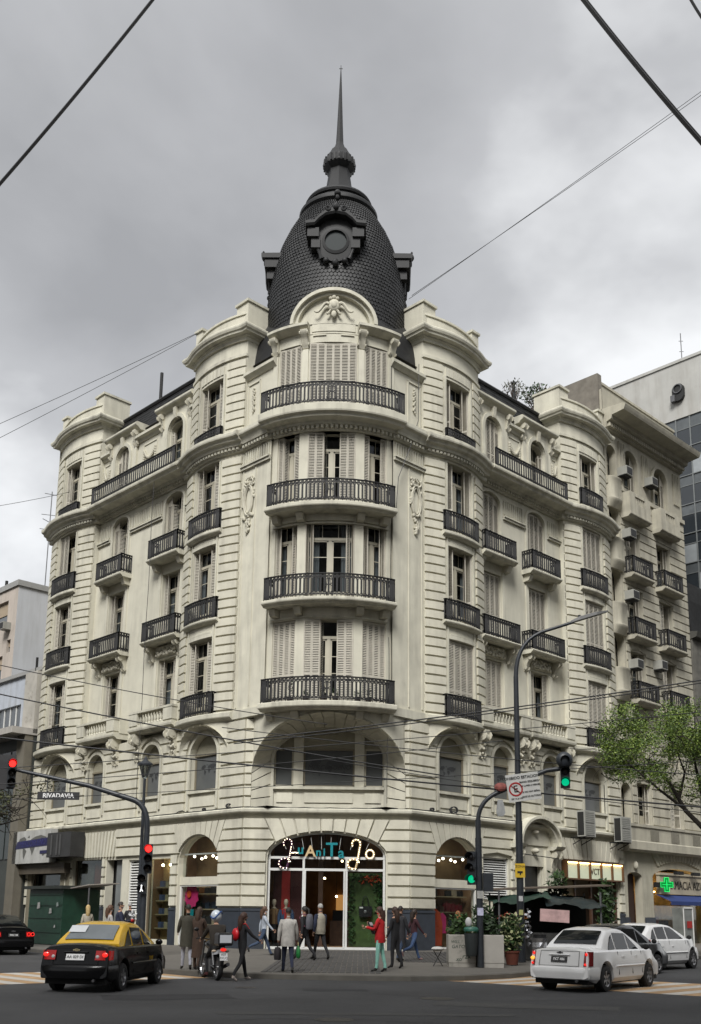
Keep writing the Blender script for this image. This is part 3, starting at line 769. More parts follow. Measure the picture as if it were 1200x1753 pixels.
# ------------------------------------------------------------------ main cornice
def corn(o, z0=MC0, z1=MC1):
    h = z1-z0
    return [(-.3, z0), (.1, z0), (.14, z0+.06), (.14, z0+.2), (.3, z0+.22), (.34, z0+.34), (o-.18, z0+.4), (o-.14, z0+.5), (o-.02, z0+.56), (o, z0+.62), (o, z1-.04), (o-.05, z1), (-.3, z1)]
mb = MB(); sweep(mb, TP, -2.9, 2.9, corn(.86, MC0, 22.72), 24); PART(mb, 'main_cornice', TRIM)
for sd in (1, -1):
    mb = MB(); sweep(mb, FP[sd], -1.05, .97, corn(.55), 2); PART(mb, 'main_cornice', TRIM)
    for i in (0, 1):
        t0, t1, c = PAV[sd][i]; mb = MB(); sweep(mb, PP[sd, i], t0-.3, t1+.3, corn(.66, MC0+.02, MC1-.02), 20); PART(mb, 'main_cornice', TRIM)
    a0, a1 = WING[sd]; mb = MB(); sweep(mb, WP[sd], a0+.2, a1-.2, corn(.98, MC0+.01, MC1-.06), 2); PART(mb, 'main_cornice', TRIM)
    r = railing(WP[sd], a0+.42, a1-.42, .86, MC1-.06, .92, 0, None, step=.19, ns=6); r.parent = B
    # dentils
    mb = MB()
    for path, a, b, zz in ((WP[sd], a0, a1, MC0+.08), (FP[sd], -1, .95, MC0+.06)):
        k = int((b-a)/.2)
        for j in range(k): sweep(mb, path, a+j*.2, a+j*.2+.11, rect(.1, .26, zz, zz+.13))
    for i in (0, 1):
        t0, t1, c = PAV[sd][i]; k = int((t1-t0)/.2)
        for j in range(k): sweep(mb, PP[sd, i], t0+j*.2, t0+j*.2+.11, rect(.1, .26, MC0+.1, MC0+.22))
    PART(mb, 'dentil_course', TRIM, kind='stuff')
mb = MB()
for j in range(-14, 15): sweep(mb, TP, j*.195-.055, j*.195+.055, rect(.1, .27, MC0+.07, MC0+.21))
PART(mb, 'dentil_course', TRIM, kind='stuff')
railing(TP, -2.84, 2.84, .76, 22.72, .98, .5, B, ns=16, ctr=True)
# ------------------------------------------------------------------ tower attic
AT0, AT1 = 22.72, 26.45
aops = [dict(a=a, b=b, z0=AT0+.05, z1=26.0) for a, b in TS]
mb = MB(); wall(mb, TP, -2.9, 2.9, AT0-.1, AT1+.1, aops, ds=.35); PART(mb, 'tower_attic_wall', STONE)
for a, b in TS: window(TP, (a+b)/2, AT0+.06, b-a-.02, 26.0-AT0-.08, 'C', off=-.06)
for s in (-2.72, -1.22, 1.22, 2.72):
    mb = MB(); sweep(mb, TP, s-.13, s+.13, rect(-.02, .06, AT0, 25.7)); PART(mb, 'pilaster', STONE)
    scroll(TP, s, .3, .02, 26.5, .75, .36)
ep = [(-.1, 26.5), (.1, 26.5), (.34, 26.62), (.42, 26.68), (.42, 26.8), (.3, 26.86), (-.1, 26.86)]
for a, b in ((-2.95, -1.05), (1.05, 2.95)):
    mb = MB(); sweep(mb, TP, a, b, ep, 8); PART(mb, 'entablature', TRIM)
mb = MB(); n = 20; hp = 1.68
sweep(mb, TP, -1.72, 1.72, rect(-.25, .02, 26.4, 26.95), 10)
prf = [(TP, -hp*cos(pi*i/n), 26.86+1.36*sin(pi*i/n)) for i in range(n+1)]
for i in range(n):
    a, b = prf[i], prf[i+1]; mb.face([TP.P(a[1], .06, 26.86), TP.P(b[1], .06, 26.86), TP.P(b[1], .06, b[2]), TP.P(a[1], .06, a[2])])
    mb.face([TP.P(a[1], -.5, 26.86), TP.P(b[1], -.5, 26.86), TP.P(b[1], -.5, b[2]), TP.P(a[1], -.5, a[2])])
PART(mb, 'tympanum', STONE)
for w_, o1_, r_ in ((.14, .26, 1.52), (.15, .42, 1.66)):
    mb = MB(); arch_ring(mb, TP, 0, r_, 1.26 if r_ < 1.6 else 1.4, 26.84, w_, -.5, o1_, 24); PART(mb, 'arched_pediment', TRIM)
mb = MB(); pl = [(-.86, 26.1), (-.86, 26.35), (-.3, 26.38), (-.3, 26.12), (.3, 26.12), (.3, 26.38), (.86, 26.35), (.86, 26.1)]
for a, b, z in ((-.9, -.32, 26.3), (.32, .9, 26.3)): sweep(mb, TP, a, b, rect(0, .05, z, z+.06), 3)
sweep(mb, TP, -.95, .95, rect(-.02, .05, 26.5, 27.3), 6); PART(mb, 'tympanum_panel', STONE)
mb = MB(); pc = TP.P(0, .2, 27.62)
mb.ball(pc, .27, 12, 8, sc=(1, .5, 1.15)); mb.ball(pc+Vector((0, -.08, .02)), .17, 10, 6, sc=(1, .5, 1.2))
for k in (-1, 1):
    mb.tube([pc+Vector((k*(.22+.09*i), -.03, .12*sin(i*.9)-.05*i+.05)) for i in range(8)], [.09-.008*i for i in range(8)], 7)
    mb.tube([pc+Vector((k*(.12+.05*i), -.03, -.25-.05*i+.03*sin(i*2))) for i in range(5)], .05, 6)
    mb.ball(pc+Vector((k*.15, -.02, .33)), .09, 7, 5)
mb.ball(pc+Vector((0, -.02, -.42)), .12, 8, 5, sc=(1, .6, 1.5)); mb.ball(pc+Vector((0, 0, .38)), .12, 8, 5)
PART(mb, 'shield_ornament', ORNA, True)
for sd in (1, -1):
    p = FP[sd]; mb = MB(); wall(mb, p, -1.02, 1.0, MC1-.1, 25.35, [], off=-.12); PART(mb, 'flank_attic_wall', STONE)
    mb = MB(); sweep(mb, p, -1.1, 1.0, [(-.5, 25.3), (-.06, 25.3), (.02, 25.4), (.12, 25.48), (.12, 25.62), (.02, 25.7), (-.5, 25.7)]); PART(mb, 'attic_coping', TRIM)
    mb = MB(); sweep(mb, p, -.0, .06, rect(-.13, -.07, 23.0, 25.1)); sweep(mb, p, .8, .86, rect(-.13, -.07, 23.0, 25.1)); sweep(mb, p, .0, .86, rect(-.13, -.07, 25.0, 25.06)); PART(mb, 'panel_moulding', STONE)
    mb = MB(); rr = random.Random(9)
    for k in range(14): mb.ball(p.P(.43+.05*sin(k*2), -.08, 24.75-k*.085), .06, 6, 4)
    PART(mb, 'garland', ORNA, True)
# ------------------------------------------------------------------ pavilion attics
for sd in (1, -1):
    for i in (0, 1):
        t0, t1, c = PAV[sd][i]; p = PP[sd, i]
        mb = MB(); wall(mb, p, t0, t1, MC1-.1, 27.5, [dict(a=c-.88, b=c+.88, z0=22.75, z1=25.85)], ds=.3, off=-.06)
        for te in (t0, t1): mb.face([p.P(te, -.06, MC1-.1), FP[sd].P(te, -3.4, MC1-.1), FP[sd].P(te, -3.4, 28.0), p.P(te, -.06, 28.0)])
        PART(mb, 'pavilion_attic_wall', STONE)
        window(p, c, 22.78, 1.72, 3.05, 'O', off=-.2)
        quoins(p, t0, c-1.12, 22.7, 26.5, 9, False, .03); quoins(p, c+1.12, t1, 22.7, 26.5, 9, i == 1, .03)
        for a in (c-1.0, c+.9):
            mb = MB(); sweep(mb, p, a, a+.1, rect(-.08, .02, 22.7, 25.95)); PART(mb, 'jamb_moulding', TRIM)
        for k in range(-3, 4):
            mb = MB(); sweep(mb, p, c+k*.26-.11, c+k*.26+.11, rect(-.08, -.02, 25.98, 26.4)); PART(mb, 'keystone', STONE)
        mb = MB(); sweep(mb, p, t0-.03, t1+.03, rect(-.1, .03, 26.56, 26.7), 12); PART(mb, 'moulding', TRIM)
        mb = MB(); sweep(mb, p, c-1.1, c+1.1, slabprof(-.1, .22, 22.6, 22.86), 8); bal = PART(mb, 'window_ledge', TRIM)
        railing(p, c-1.02, c+1.02, .16, 22.86, .42 if (sd, i) != (1, 1) else .95, .1, bal, ns=8)
        cp = [(-.4, 27.36), (.03, 27.36), (.05, 27.5), (.12, 27.54), (.13, 27.6), (.33, 27.63), (.35, 27.72), (.41, 27.76), (.45, 27.86), (.45, 27.94), (.4, 28.0), (-.4, 28.02)]
        mb = MB(); sweep(mb, p, t0, t1, cp, 18, -1, 1); PART(mb, 'attic_cornice', TRIM)
        for te, k in ((t0, -1), (t1, 1)):
            mb = MB(); q = Path(lambda s, o, z, te=te, k=k, sd=sd: FP[sd].P(te+k*o, -s, z))
            sweep(mb, q, -.03, 3.4, cp, 1, -1, 0); PART(mb, 'attic_cornice', TRIM)
        mb = MB(); sweep(mb, p, t0+.1, t1-.1, rect(-.6, -.1, 28.0, 28.75), 14); sweep(mb, p, t0+.1, t1-.1, rect(-.66, -.04, 28.75, 28.85), 14); PART(mb, 'parapet', STONE)
        for a, b in ((t0+.0, t0+.85), (t1-.5, t1+.0)):
            mb = MB(); mb.loft([[FP[sd].P(x, o, z) for x, o in ((a, .02), (b, .02), (b, -1.6), (a, -1.6))] for z in (28.0, 29.35)]); PART(mb, 'parapet_pier', STONE)
            mb = MB(); mb.loft([[FP[sd].P(x, o, z) for x, o in ((a-.06, .1), (b+.06, .1), (b+.06, -1.66), (a-.06, -1.66))] for z in (29.36, 29.48)]); PART(mb, 'pier_cap', TRIM)
        mb = MB(); mb.face([FP[sd].P(x, o, 28.4) for x, o in ((t0, 0), (t1, 0), (t1, -3.4), (t0, -3.4))]); PART(mb, 'flat_roof', LEAD)
# ------------------------------------------------------------------ wing attics with dormers and mansard
for sd in (1, -1):
    p = WP[sd]; a0, a1 = WING[sd]
    AW = [c+(.15 if sd > 0 else .05) for c in WW[sd]]
    ops = [dict(a=c-.62, b=c+.62, z0=22.62, z1=25.55, r=.62) for c in AW]
    mb = MB(); wall(mb, p, a0, a1, MC1-.1, 25.4, [dict(o, z1=25.39, r=.4) for o in ops]); PART(mb, 'wing_attic_wall', STONE)
    for c in AW:
        mb = MB(); wall(mb, p, c-1.2, c+1.2, MC1-.1, 26.1, [dict(a=c-.66, b=c+.66, z0=22.62, z1=25.55, r=.66)], off=.12, rev=.4)
        for k in (-1.2, 1.2): mb.face([p.P(c+k, .12, 22.5), p.P(c+k, -1, 22.5), p.P(c+k, -1, 26.1), p.P(c+k, .12, 26.1)])
        d = PART(mb, 'dormer', STONE)
        window(p, c, 22.64, 1.3, 2.88, ('C', 'O')[(c > 8) == (sd > 0)], .6, off=-.02)
        mb = MB(); arch_ring(mb, p, c, .67, .67, 24.9, .18, .1, .2, 16, 2.2); PART(mb, 'arch_surround', TRIM, parent=d)
        mb = MB(); sweep(mb, p, c-.11, c+.11, [(.1, 25.5), (.26, 25.5), (.32, 26.05), (.1, 26.05)]); PART(mb, 'keystone', ORNA, parent=d)
        dc = [(-.5, 26.06), (.16, 26.06), (.26, 26.16), (.4, 26.22), (.44, 26.28), (.44, 26.38), (.36, 26.44), (-.5, 26.44)]
        mb = MB(); sweep(mb, p, c-1.55, c+1.55, dc); PART(mb, 'dormer_cornice', TRIM, parent=d)
        for k in (-1, 1): scroll(p, c+k*1.22, .26, .1, 26.06, .85, .26, parent=d)
    xs = [a0]+[x for c in AW for x in (c-1.22, c+1.22)]+[a1]
    for a, b in zip(xs[::2], xs[1::2]):
        if b-a < .25: continue
        mb = MB(); sweep(mb, p, a, b, [(-.3, 25.35), (.06, 25.35), (.12, 25.5), (.28, 25.56), (.28, 25.7), (.18, 25.78), (-.3, 25.78)]); PART(mb, 'attic_coping', TRIM)
        if b-a > .7:
            mb = MB(); m = (a+b)/2; w = min(.6, (b-a)/2-.15)
            for x in (m-w, m+w): sweep(mb, p, x-.03, x+.03, rect(-.02, .04, 23.0, 25.1))
            sweep(mb, p, m-w, m+w, rect(-.02, .04, 25.05, 25.1)); PART(mb, 'panel_moulding', STONE)
            mb = MB()
            for k in range(17):
                u = k/16; mb.ball(p.P(m+(u-.5)*2*w*.85, .05, 24.7-.45*sin(pi*u)), .085, 6, 4)
            for x in (-1, 1):
                for k in range(5): mb.ball(p.P(m+x*w*.85, .05, 24.7-.13*k), .07, 6, 4)
            PART(mb, 'garland', ORNA, True)
    # mansard: slate courses as one covering
    mb = MB(); z0, z1, o0, o1 = 25.5, 27.95, -.3, -.85; rows = 14; rr = random.Random(5)
    mb.face([p.P(a0-.3, o0-.06, z0), p.P(a1+.3, o0-.06, z0), p.P(a1+.3, o1-.06, z1), p.P(a0-.3, o1-.06, z1)])
    for r in range(rows):
        u0, u1 = r/rows, (r+1.15)/rows; x = a0-.3-(.16 if r % 2 else 0)
        while x < a1+.3:
            j = rr.uniform(-.012, .012)
            A_, B_ = o0+(o1-o0)*u0, o0+(o1-o0)*u1
            q = [p.P(x, A_+.03+j, z0+(z1-z0)*u0), p.P(x+.31, A_+.03+j, z0+(z1-z0)*u0), p.P(x+.31, B_-.01, z0+(z1-z0)*u1), p.P(x, B_-.01, z0+(z1-z0)*u1)]
            mb.face(q); dn = Vector((0, 0, -.03)); mb.face([q[0], q[1], q[1]+dn+(q[2]-q[1])*.0, q[0]+dn]); x += .32
    PART(mb, 'mansard_slates', SLATE, kind='stuff')
    mb = MB(); sweep(mb, p, a0-.3, a1+.3, [(-1.0, 27.85), (-.75, 27.85), (-.7, 27.95), (-.75, 28.05), (-8, 28.1), (-8, 27.9)]); PART(mb, 'roof_ridge', LEAD)
# roof in the corner behind the tower
for sd in (1, -1):
    mb = MB(); mb.grid([[FP[sd].P(a, -.45-1.0*(i/8)**2.0, 25.6+3.4*(i/8)**.8) for a in (-1.4, 1.0)] for i in range(9)]); PART(mb, 'corner_mansard', SLATE, True)
# ------------------------------------------------------------------ dome
DY = 2.45
DPROF = [(3.26, 25.6), (3.3, 27.5), (3.32, 29.2), (3.28, 30.3), (3.16, 31.2), (2.98, 32.0), (2.76, 32.8), (2.44, 33.6), (2.1, 34.25), (1.64, 35.0)]
def drad(z):
    for (r0, a), (r1, b) in zip(DPROF, DPROF[1:]):
        if a <= z <= b: return r0+(r1-r0)*(z-a)/(b-a)
    return DPROF[-1][0]
mb = MB(); mb.lathe(DPROF, 48, (0, DY, 0)); PART(mb, 'dome_shell', SLATE, True)
mb = MB(); z = 26.6; row = 0; rr = random.Random(2)
while z < 34.95:
    dz = .19; r = drad(z); n = 120; r2 = drad(min(35.04, z+dz*1.1))
    for k in range(n):
        a = 2*pi*(k+(.5 if row % 2 else 0))/n; w = pi/n*.94; j = rr.uniform(0, .016)
        P_ = lambda rad, ang, zz: (rad*sin(ang), DY-rad*cos(ang), zz)
        if cos(a) < -.3: continue
        q = [P_(r+.024+j, a-w, z+.08), P_(r+.028+j, a-w*.35, z), P_(r+.028+j, a+w*.35, z), P_(r+.024+j, a+w, z+.08), P_(r2+.008, a+w, z+dz*1.1), P_(r2+.008, a-w, z+dz*1.1)]
        mb.face(q)
        mb.face([q[0], q[1], P_(r+.0, a-w*.4, z), P_(r+.0, a-w, z+.07)]); mb.face([q[1], q[2], P_(r, a+w*.4, z), P_(r, a-w*.4, z)])
    z += dz; row += 1
PART(mb, 'dome_slates', SLATE, kind='stuff')
mb = MB(); mb.lathe([(1.6, 34.8), (1.82, 34.78), (1.92, 34.88), (1.93, 35.02), (1.85, 35.14), (1.68, 35.18), (1.58, 35.24), (1.54, 35.44), (1.62, 35.48), (1.66, 35.58), (1.6, 35.7), (1.42, 35.74), (1.22, 35.96), (.94, 36.18), (.8, 36.35)], 48, (0, DY, 0)); PART(mb, 'dome_collar', LEAD, True)
mb = MB(); mb.lathe([(.8, 36.3), (.72, 36.5), (.62, 36.9), (.55, 37.4), (.56, 37.62), (.68, 37.72), (.8, 37.85), (.83, 38.05), (.76, 38.3), (.74, 38.32), (.62, 38.5), (.5, 38.75), (.3, 39.0), (.21, 39.25), (.2, 39.3)], 8, (0, DY, 0)); PART(mb, 'finial', LEAD, 25)
mb = MB()
for k in range(24):
    a = 2*pi*k/24; mb.bar((.78*cos(a), DY+.78*sin(a), 37.86), (.76*cos(a), DY+.76*sin(a), 38.26), .08, .06)
PART(mb, 'finial_ribs', LEAD)
mb = MB(); mb.lathe([(.19, 39.25), (.15, 40.2), (.1, 41.6), (.055, 42.9), (.02, 43.7), (.012, 43.95)], 8, (0, DY, 0)); mb.bar((-.09, DY, 43.75), (.09, DY, 43.75), .025); PART(mb, 'spire', LEAD)
mb = MB(); pc = Vector((0, DY-1.95, 34.98)); mb.ball(pc, .16, 8, 6); mb.ball(pc+Vector((0, 0, -.22)), .1, 8, 5, sc=(1, 1, 1.6)); PART(mb, 'pendant', LEAD, True)
def oculus(ang, yf, dz):
    o = OBJ('oculus_dormer', None, B, T(0, DY, dz) @ RZ(ang))
    def P(x, y, z): return (x, -y, z)
    cz = 31.45
    mb = MB(); N = 28
    for (ra, rb, ya, yb, sz) in ((.56, .86, 2.5, yf, 1.18), (.5, .62, 2.6, yf+.06, 1.06)):
        rr_ = []
        for i in range(N+1):
            a = 2*pi*i/N; ca, sa = cos(a), sin(a)*sz if sin(a) < 0 else sin(a)
            rr_.append([P(ra*cos(a), ya, cz+ra*sin(a)*1.05), P(ra*cos(a), yb, cz+ra*sin(a)*1.05), P(rb*ca, yb-.04, cz+rb*sa), P(rb*ca, ya, cz+rb*sa)])
        mb.loft(rr_, False)
    mb.build('surround', LEAD, o, 35)
    mb = MB(); mb.face([P(x, yf-.06, z) for x, z in ((-.8, 31.5), (.8, 31.5), (.8, 32.2), (.45, 32.55), (0, 32.64), (-.45, 32.55), (-.8, 32.2))]); mb.build('backplate', LEAD, o)
    mb = MB(); mb.face([P(.57*cos(2*pi*i/24), yf-.04, cz+.6*sin(2*pi*i/24)) for i in range(24)]); mb.build('pane', M('oculus glass', (.018, .024, .025), .55, var=.1, spec=.2), o)
    mb = MB(); pts = [(-1.36, 32.0), (-.95, 32.05), (-.75, 32.3), (-.45, 32.55), (0, 32.66), (.45, 32.55), (.75, 32.3), (.95, 32.05), (1.36, 32.0)]
    rr_ = [[P(x, 2.2, z), P(x, yf+.3, z), P(x, yf+.36, z+.1), P(x, yf+.36, z+.24), P(x, 2.0, z+.26)] for x, z in pts]; mb.loft(rr_); mb.build('hood', LEAD, o)
    mb = MB()
    for k in (-1, 1):
        mb.box(k*1.02-.26, k*1.02+.26, -(yf+.2), -2.4, 31.55, 31.99); mb.box(k*.9-.2, k*.9+.2, -(yf+.1), -2.4, 31.05, 31.55)
        mb.tube([P(k*(.36+.13*cos(t*.7)*(1-t*.05)), yf+.36, 32.84+.13*sin(t*.7)*(1-t*.05)) for t in range(11)], .05, 6)
        mb.tube([P(k*(.86-.05*t), yf-.02, 31.2-.13*t+.02*sin(t)) for t in range(6)], [.1, .09, .08, .07, .09, .11], 7)
        mb.ball(P(k*.42, yf, 30.45), .14, 8, 5)
    mb.ball(P(0, yf+.35, 32.95), .15, 8, 6, sc=(1, 1, 1.3)); mb.ball(P(0, yf, 30.35), .15, 8, 6, sc=(1, 1, 1.3)); mb.build('scrolls', LEAD, o, True, kind='stuff')
oculus(0, 3.42, -.1); oculus(pi/2, 3.22, -.05); oculus(-pi/2, 3.22, -.05)
# chimneys, vents and pipes on the roofs
STEEL = M('grey metal', (.12, .12, .125), .5, .3, var=.2)
def pipe(name, label, t, side, off, z0, z1, r, cap=False, mat=IRON, cat='flue'):
    mb = MB(); c = FP[side].P(t, off, 0); mb.tube([(c.x, c.y, z0), (c.x, c.y, z1)], r, 10)
    if cap: mb.lathe([(r*1.9, z1), (r*1.9, z1+.06), (r*.3, z1+.22)], 10, (c.x, c.y, 0))
    o = mb.build(name, mat); TAG(o, label, cat); return o
pipe('roof_flue', 'thick dark flue pipe beside a thinner one on the left mansard', 7.1, -1, -2, 27.5, 30.7, .17)
pipe('roof_flue', 'thin dark flue pipe right next to the thick flue', 7.6, -1, -2, 27.5, 30.4, .1)
pipe('roof_flue', 'lone slim dark flue pipe nearer the left end pavilion', 11.35, -1, -2.2, 27.5, 30.7, .09)
pipe('roof_flue', 'short slim dark pipe midway along the right mansard', 6.5, 1, -2, 27.5, 30.2, .07)
pipe('roof_vent', 'small capped vent pipe by the rooftop plants', 10.6, 1, -2, 27.6, 29.8, .07, True)
mb = MB(); pc = FP[1].P(.3, -2.2, 0)
for k in range(4): mb.box(pc.x-.42, pc.x+.42, pc.y-.4, pc.y+.4, 29.0+k*.2, 29.12+k*.2)
mb.box(pc.x-.36, pc.x+.36, pc.y-.34, pc.y+.34, 27.5, 29.75); mb.loft([[(pc.x+a*.42*k, pc.y+b*.4*k, z) for a, b in ((-1, -1), (1, -1), (1, 1), (-1, 1))] for k, z in ((1, 29.76), (.45, 30.0))])
TAG(mb.build('louvred_vent', LEAD), 'dark louvred vent hood behind the right front parapet pier', 'vent')
# ------------------------------------------------------------------ shop interiors (one per opening side)
WHITEM = M('white aluminium', (.62, .62, .6), .4, var=.05)
BROWN = M('dark brown wood', (.07, .035, .02), .5, var=.3, scale=6)
WARM = M('shop wall', (.24, .14, .07), .8, var=.3, scale=2)
LAMP = M('lit bulb', (1, .9, .7), .5, var=0, emit=(1, .78, .45), estr=4)
SPOT = M('lit spot', (1, .95, .85), .5, var=0, emit=(1, .9, .72), estr=4)
def qbox(mb, path, a, b, o0, o1, z0, z1): sweep(mb, path, a, b, rect(o0, o1, z0, z1))
mb = MB()
mb.box(-3.2, 3.2, .5, 6.5, .2, .3); mb.face([(-3.3, 6.4, .2), (3.3, 6.4, .2), (3.3, 6.4, 5.5), (-3.3, 6.4, 5.5)]); mb.face([(-3.3, .4, 5.5), (3.3, .4, 5.5), (3.3, 6.4, 5.5), (-3.3, 6.4, 5.5)])
for x in (-3.3, 3.3): mb.face([(x, .4, .2), (x, 6.4, .2), (x, 6.4, 5.5), (x, .4, 5.5)])
PART(mb, 'shop_interior', WARM)
for sd in (1, -1):
    for nm, a, b, dep, zt in (('shop_interior', 1.0, 4.75, 3.4, 5.4), ('shop_interior', 4.8, 7.0, 2.4, 5.4), ('shop_interior', 10.0 if sd > 0 else 8.5, 16.1 if sd > 0 else 17.9, 3, 5.4)):
        mb = MB(); P = FP[sd].P
        mb.face([P(a, -dep, .25), P(b, -dep, .25), P(b, -dep, zt), P(a, -dep, zt)]); mb.face([P(a, -.4, zt), P(b, -.4, zt), P(b, -dep, zt), P(a, -dep, zt)]); mb.face([P(a, -.4, .28), P(b, -.4, .28), P(b, -dep, .28), P(a, -dep, .28)])
        for x in (a, b): mb.face([P(x, -.4, .25), P(x, -dep, .25), P(x, -dep, zt), P(x, -.4, zt)])
        PART(mb, nm, WARM if a < 5.5 else DARK)
def arch_pane(path, op, z0, off, name='shop_window', z1=None, a=None, b=None, mat=SHOPGL):
    mb = MB(); a = op['a'] if a is None else a; b = op['b'] if b is None else b; n = 16
    pts = [(a+(b-a)*i/n) for i in range(n+1)]
    t = [path.P(s, off, min(optop(op, s), z1 or 99)) for s in pts]
    mb.face([path.P(a, off, z0), path.P(b, off, z0)]+t[::-1]); return PART(mb, name, mat)
# chamfer shopfront: white frame, panes
SF = MB()
for x in (-2.3, -.9, .84, 2.36): SF.box(x-.045, x+.045, .18, .26, .32, 4.0 if abs(x) > 2 else 3.9)
for z in (.3, 3.39, 3.86): SF.box(-2.34, 2.4, .175, .265, z-.05, z+.05)
arch_ring(SF, CP, .03, 2.31, .9, 3.92, .07, -.27, -.17, 24, .1)
for x in (-.83, .75): SF.box(x-.03, x+.03, .16, .24, .32, 3.34)
PART(SF, 'shopfront_frame', WHITEM)
for a, b, z0, z1 in ((-2.26, -.94, .36, 3.34), (.9, 2.32, .36, 3.34), (-2.26, -.94, 3.44, 3.81), (-.86, .8, 3.44, 3.81), (.88, 2.32, 3.44, 3.81)):
    mb = MB(); mb.face([(a, .22, z0), (b, .22, z0), (b, .22, z1), (a, .22, z1)]); PART(mb, 'shop_pane', SHOPGL)
arch_pane(CP, GDOOR, 3.91, -.22, 'shop_pane', a=-2.28, b=2.34)
mb = MB(); mb.box(-2.36, 2.42, -.12, .5, .14, .26); PART(mb, 'threshold', M('threshold', (.25, .25, .24), .7))
# displays inside
RED = M('red cloth', (.3, .01, .008), .7, var=.2); GREEN = M('green panel', (.05, .09, .02), .8, var=.35, scale=3); LEAFG = M('display leaves', (.035, .1, .02), .6, var=.4, scale=5)
PINK = M('pink paper', (.5, .02, .14), .7, var=.2); ORNG = M('orange paper', (.55, .07, .015), .7, var=.3, scale=2); TEAL = M('teal paint', (.0, .2, .23), .5, var=.1)
mb = MB(); mb.box(-2.2, -1.0, 1.3, 1.34, .4, 4.6); PART(mb, 'display_backdrop', M('maroon panel', (.05, .006, .006), .8, var=.3))
mb = MB(); mb.box(-1.85, -1.5, 1.22, 1.27, 1.6, 3.5); PART(mb, 'display_banner', RED)
mb = MB(); mb.box(.95, 2.3, 1.0, 1.04, .35, 3.3); PART(mb, 'display_backdrop', GREEN)
def leafspray(name, pts, n, size, mat, parent, rng, spread=(.2, .1, .2)):
    mb = MB()
    for k in range(n):
        c = Vector(rng.choice(pts))+Vector((rng.uniform(-1, 1)*spread[0], rng.uniform(-1, 1)*spread[1], rng.uniform(-1, 1)*spread[2]))
        d = Vector((rng.gauss(0, 1), rng.gauss(0, 1), rng.gauss(0, .7))).normalized(); u = d.orthogonal().normalized(); l = size*rng.uniform(.6, 1.3)
        mb.face([c, c+d*l*.5+u*l*.22, c+d*l, c+d*l*.5-u*l*.22])
    return mb.build(name, mat, parent)
rg = random.Random(4)
leafspray('display_foliage', [(1.05+.04*sin(i), .93, .6+i*.17) for i in range(16)]+[(1.1+i*.1, .93, 3.1) for i in range(12)]+[(2.2, .93, 1.8+i*.1) for i in range(12)], 420, .16, LEAFG, B, rg, (.12, .05, .12))
leafspray('display_flowers', [(1.5+.12*i, .9, 3.0+.05*(i % 3)) for i in range(6)], 90, .16, ORNG, B, rg, (.1, .05, .1))
# handbag hanging in the window
hb = THING('handbag', 'black leather handbag hanging against the green window backdrop', 'handbag', T(1.62, .85, 1.55)); BLK = M('black leather', (.012, .012, .014), .4, var=.2)
mb = MB(); mb.loft([[(-.26*k, -.06, z), (.26*k, -.06, z), (.26*k, .06, z), (-.26*k, .06, z)] for k, z in ((.9, 0), (1, .06), (1.08, .38), (1.0, .42))]); mb.build('bag_body', BLK, hb)
for y in (-.05, .05):
    mb = MB(); mb.tube([(-.14*cos(pi*i/10), y, .4+.42*sin(pi*i/10)) for i in range(11)], .018, 6); mb.build('handle', BLK, hb)
mb = MB(); mb.ball((0, -.07, .2), .07, 8, 5, sc=(1, .3, 1)); mb.build('clasp', M('steel', (.4, .4, .42), .3, .9), hb)
mb = MB(); mb.face([(-.24, -.068, .33), (-.1, -.068, .33), (-.1, -.068, .39), (-.24, -.068, .39)]); mb.build('price_tag', M('tag white', (.7, .7, .68), .6), hb)
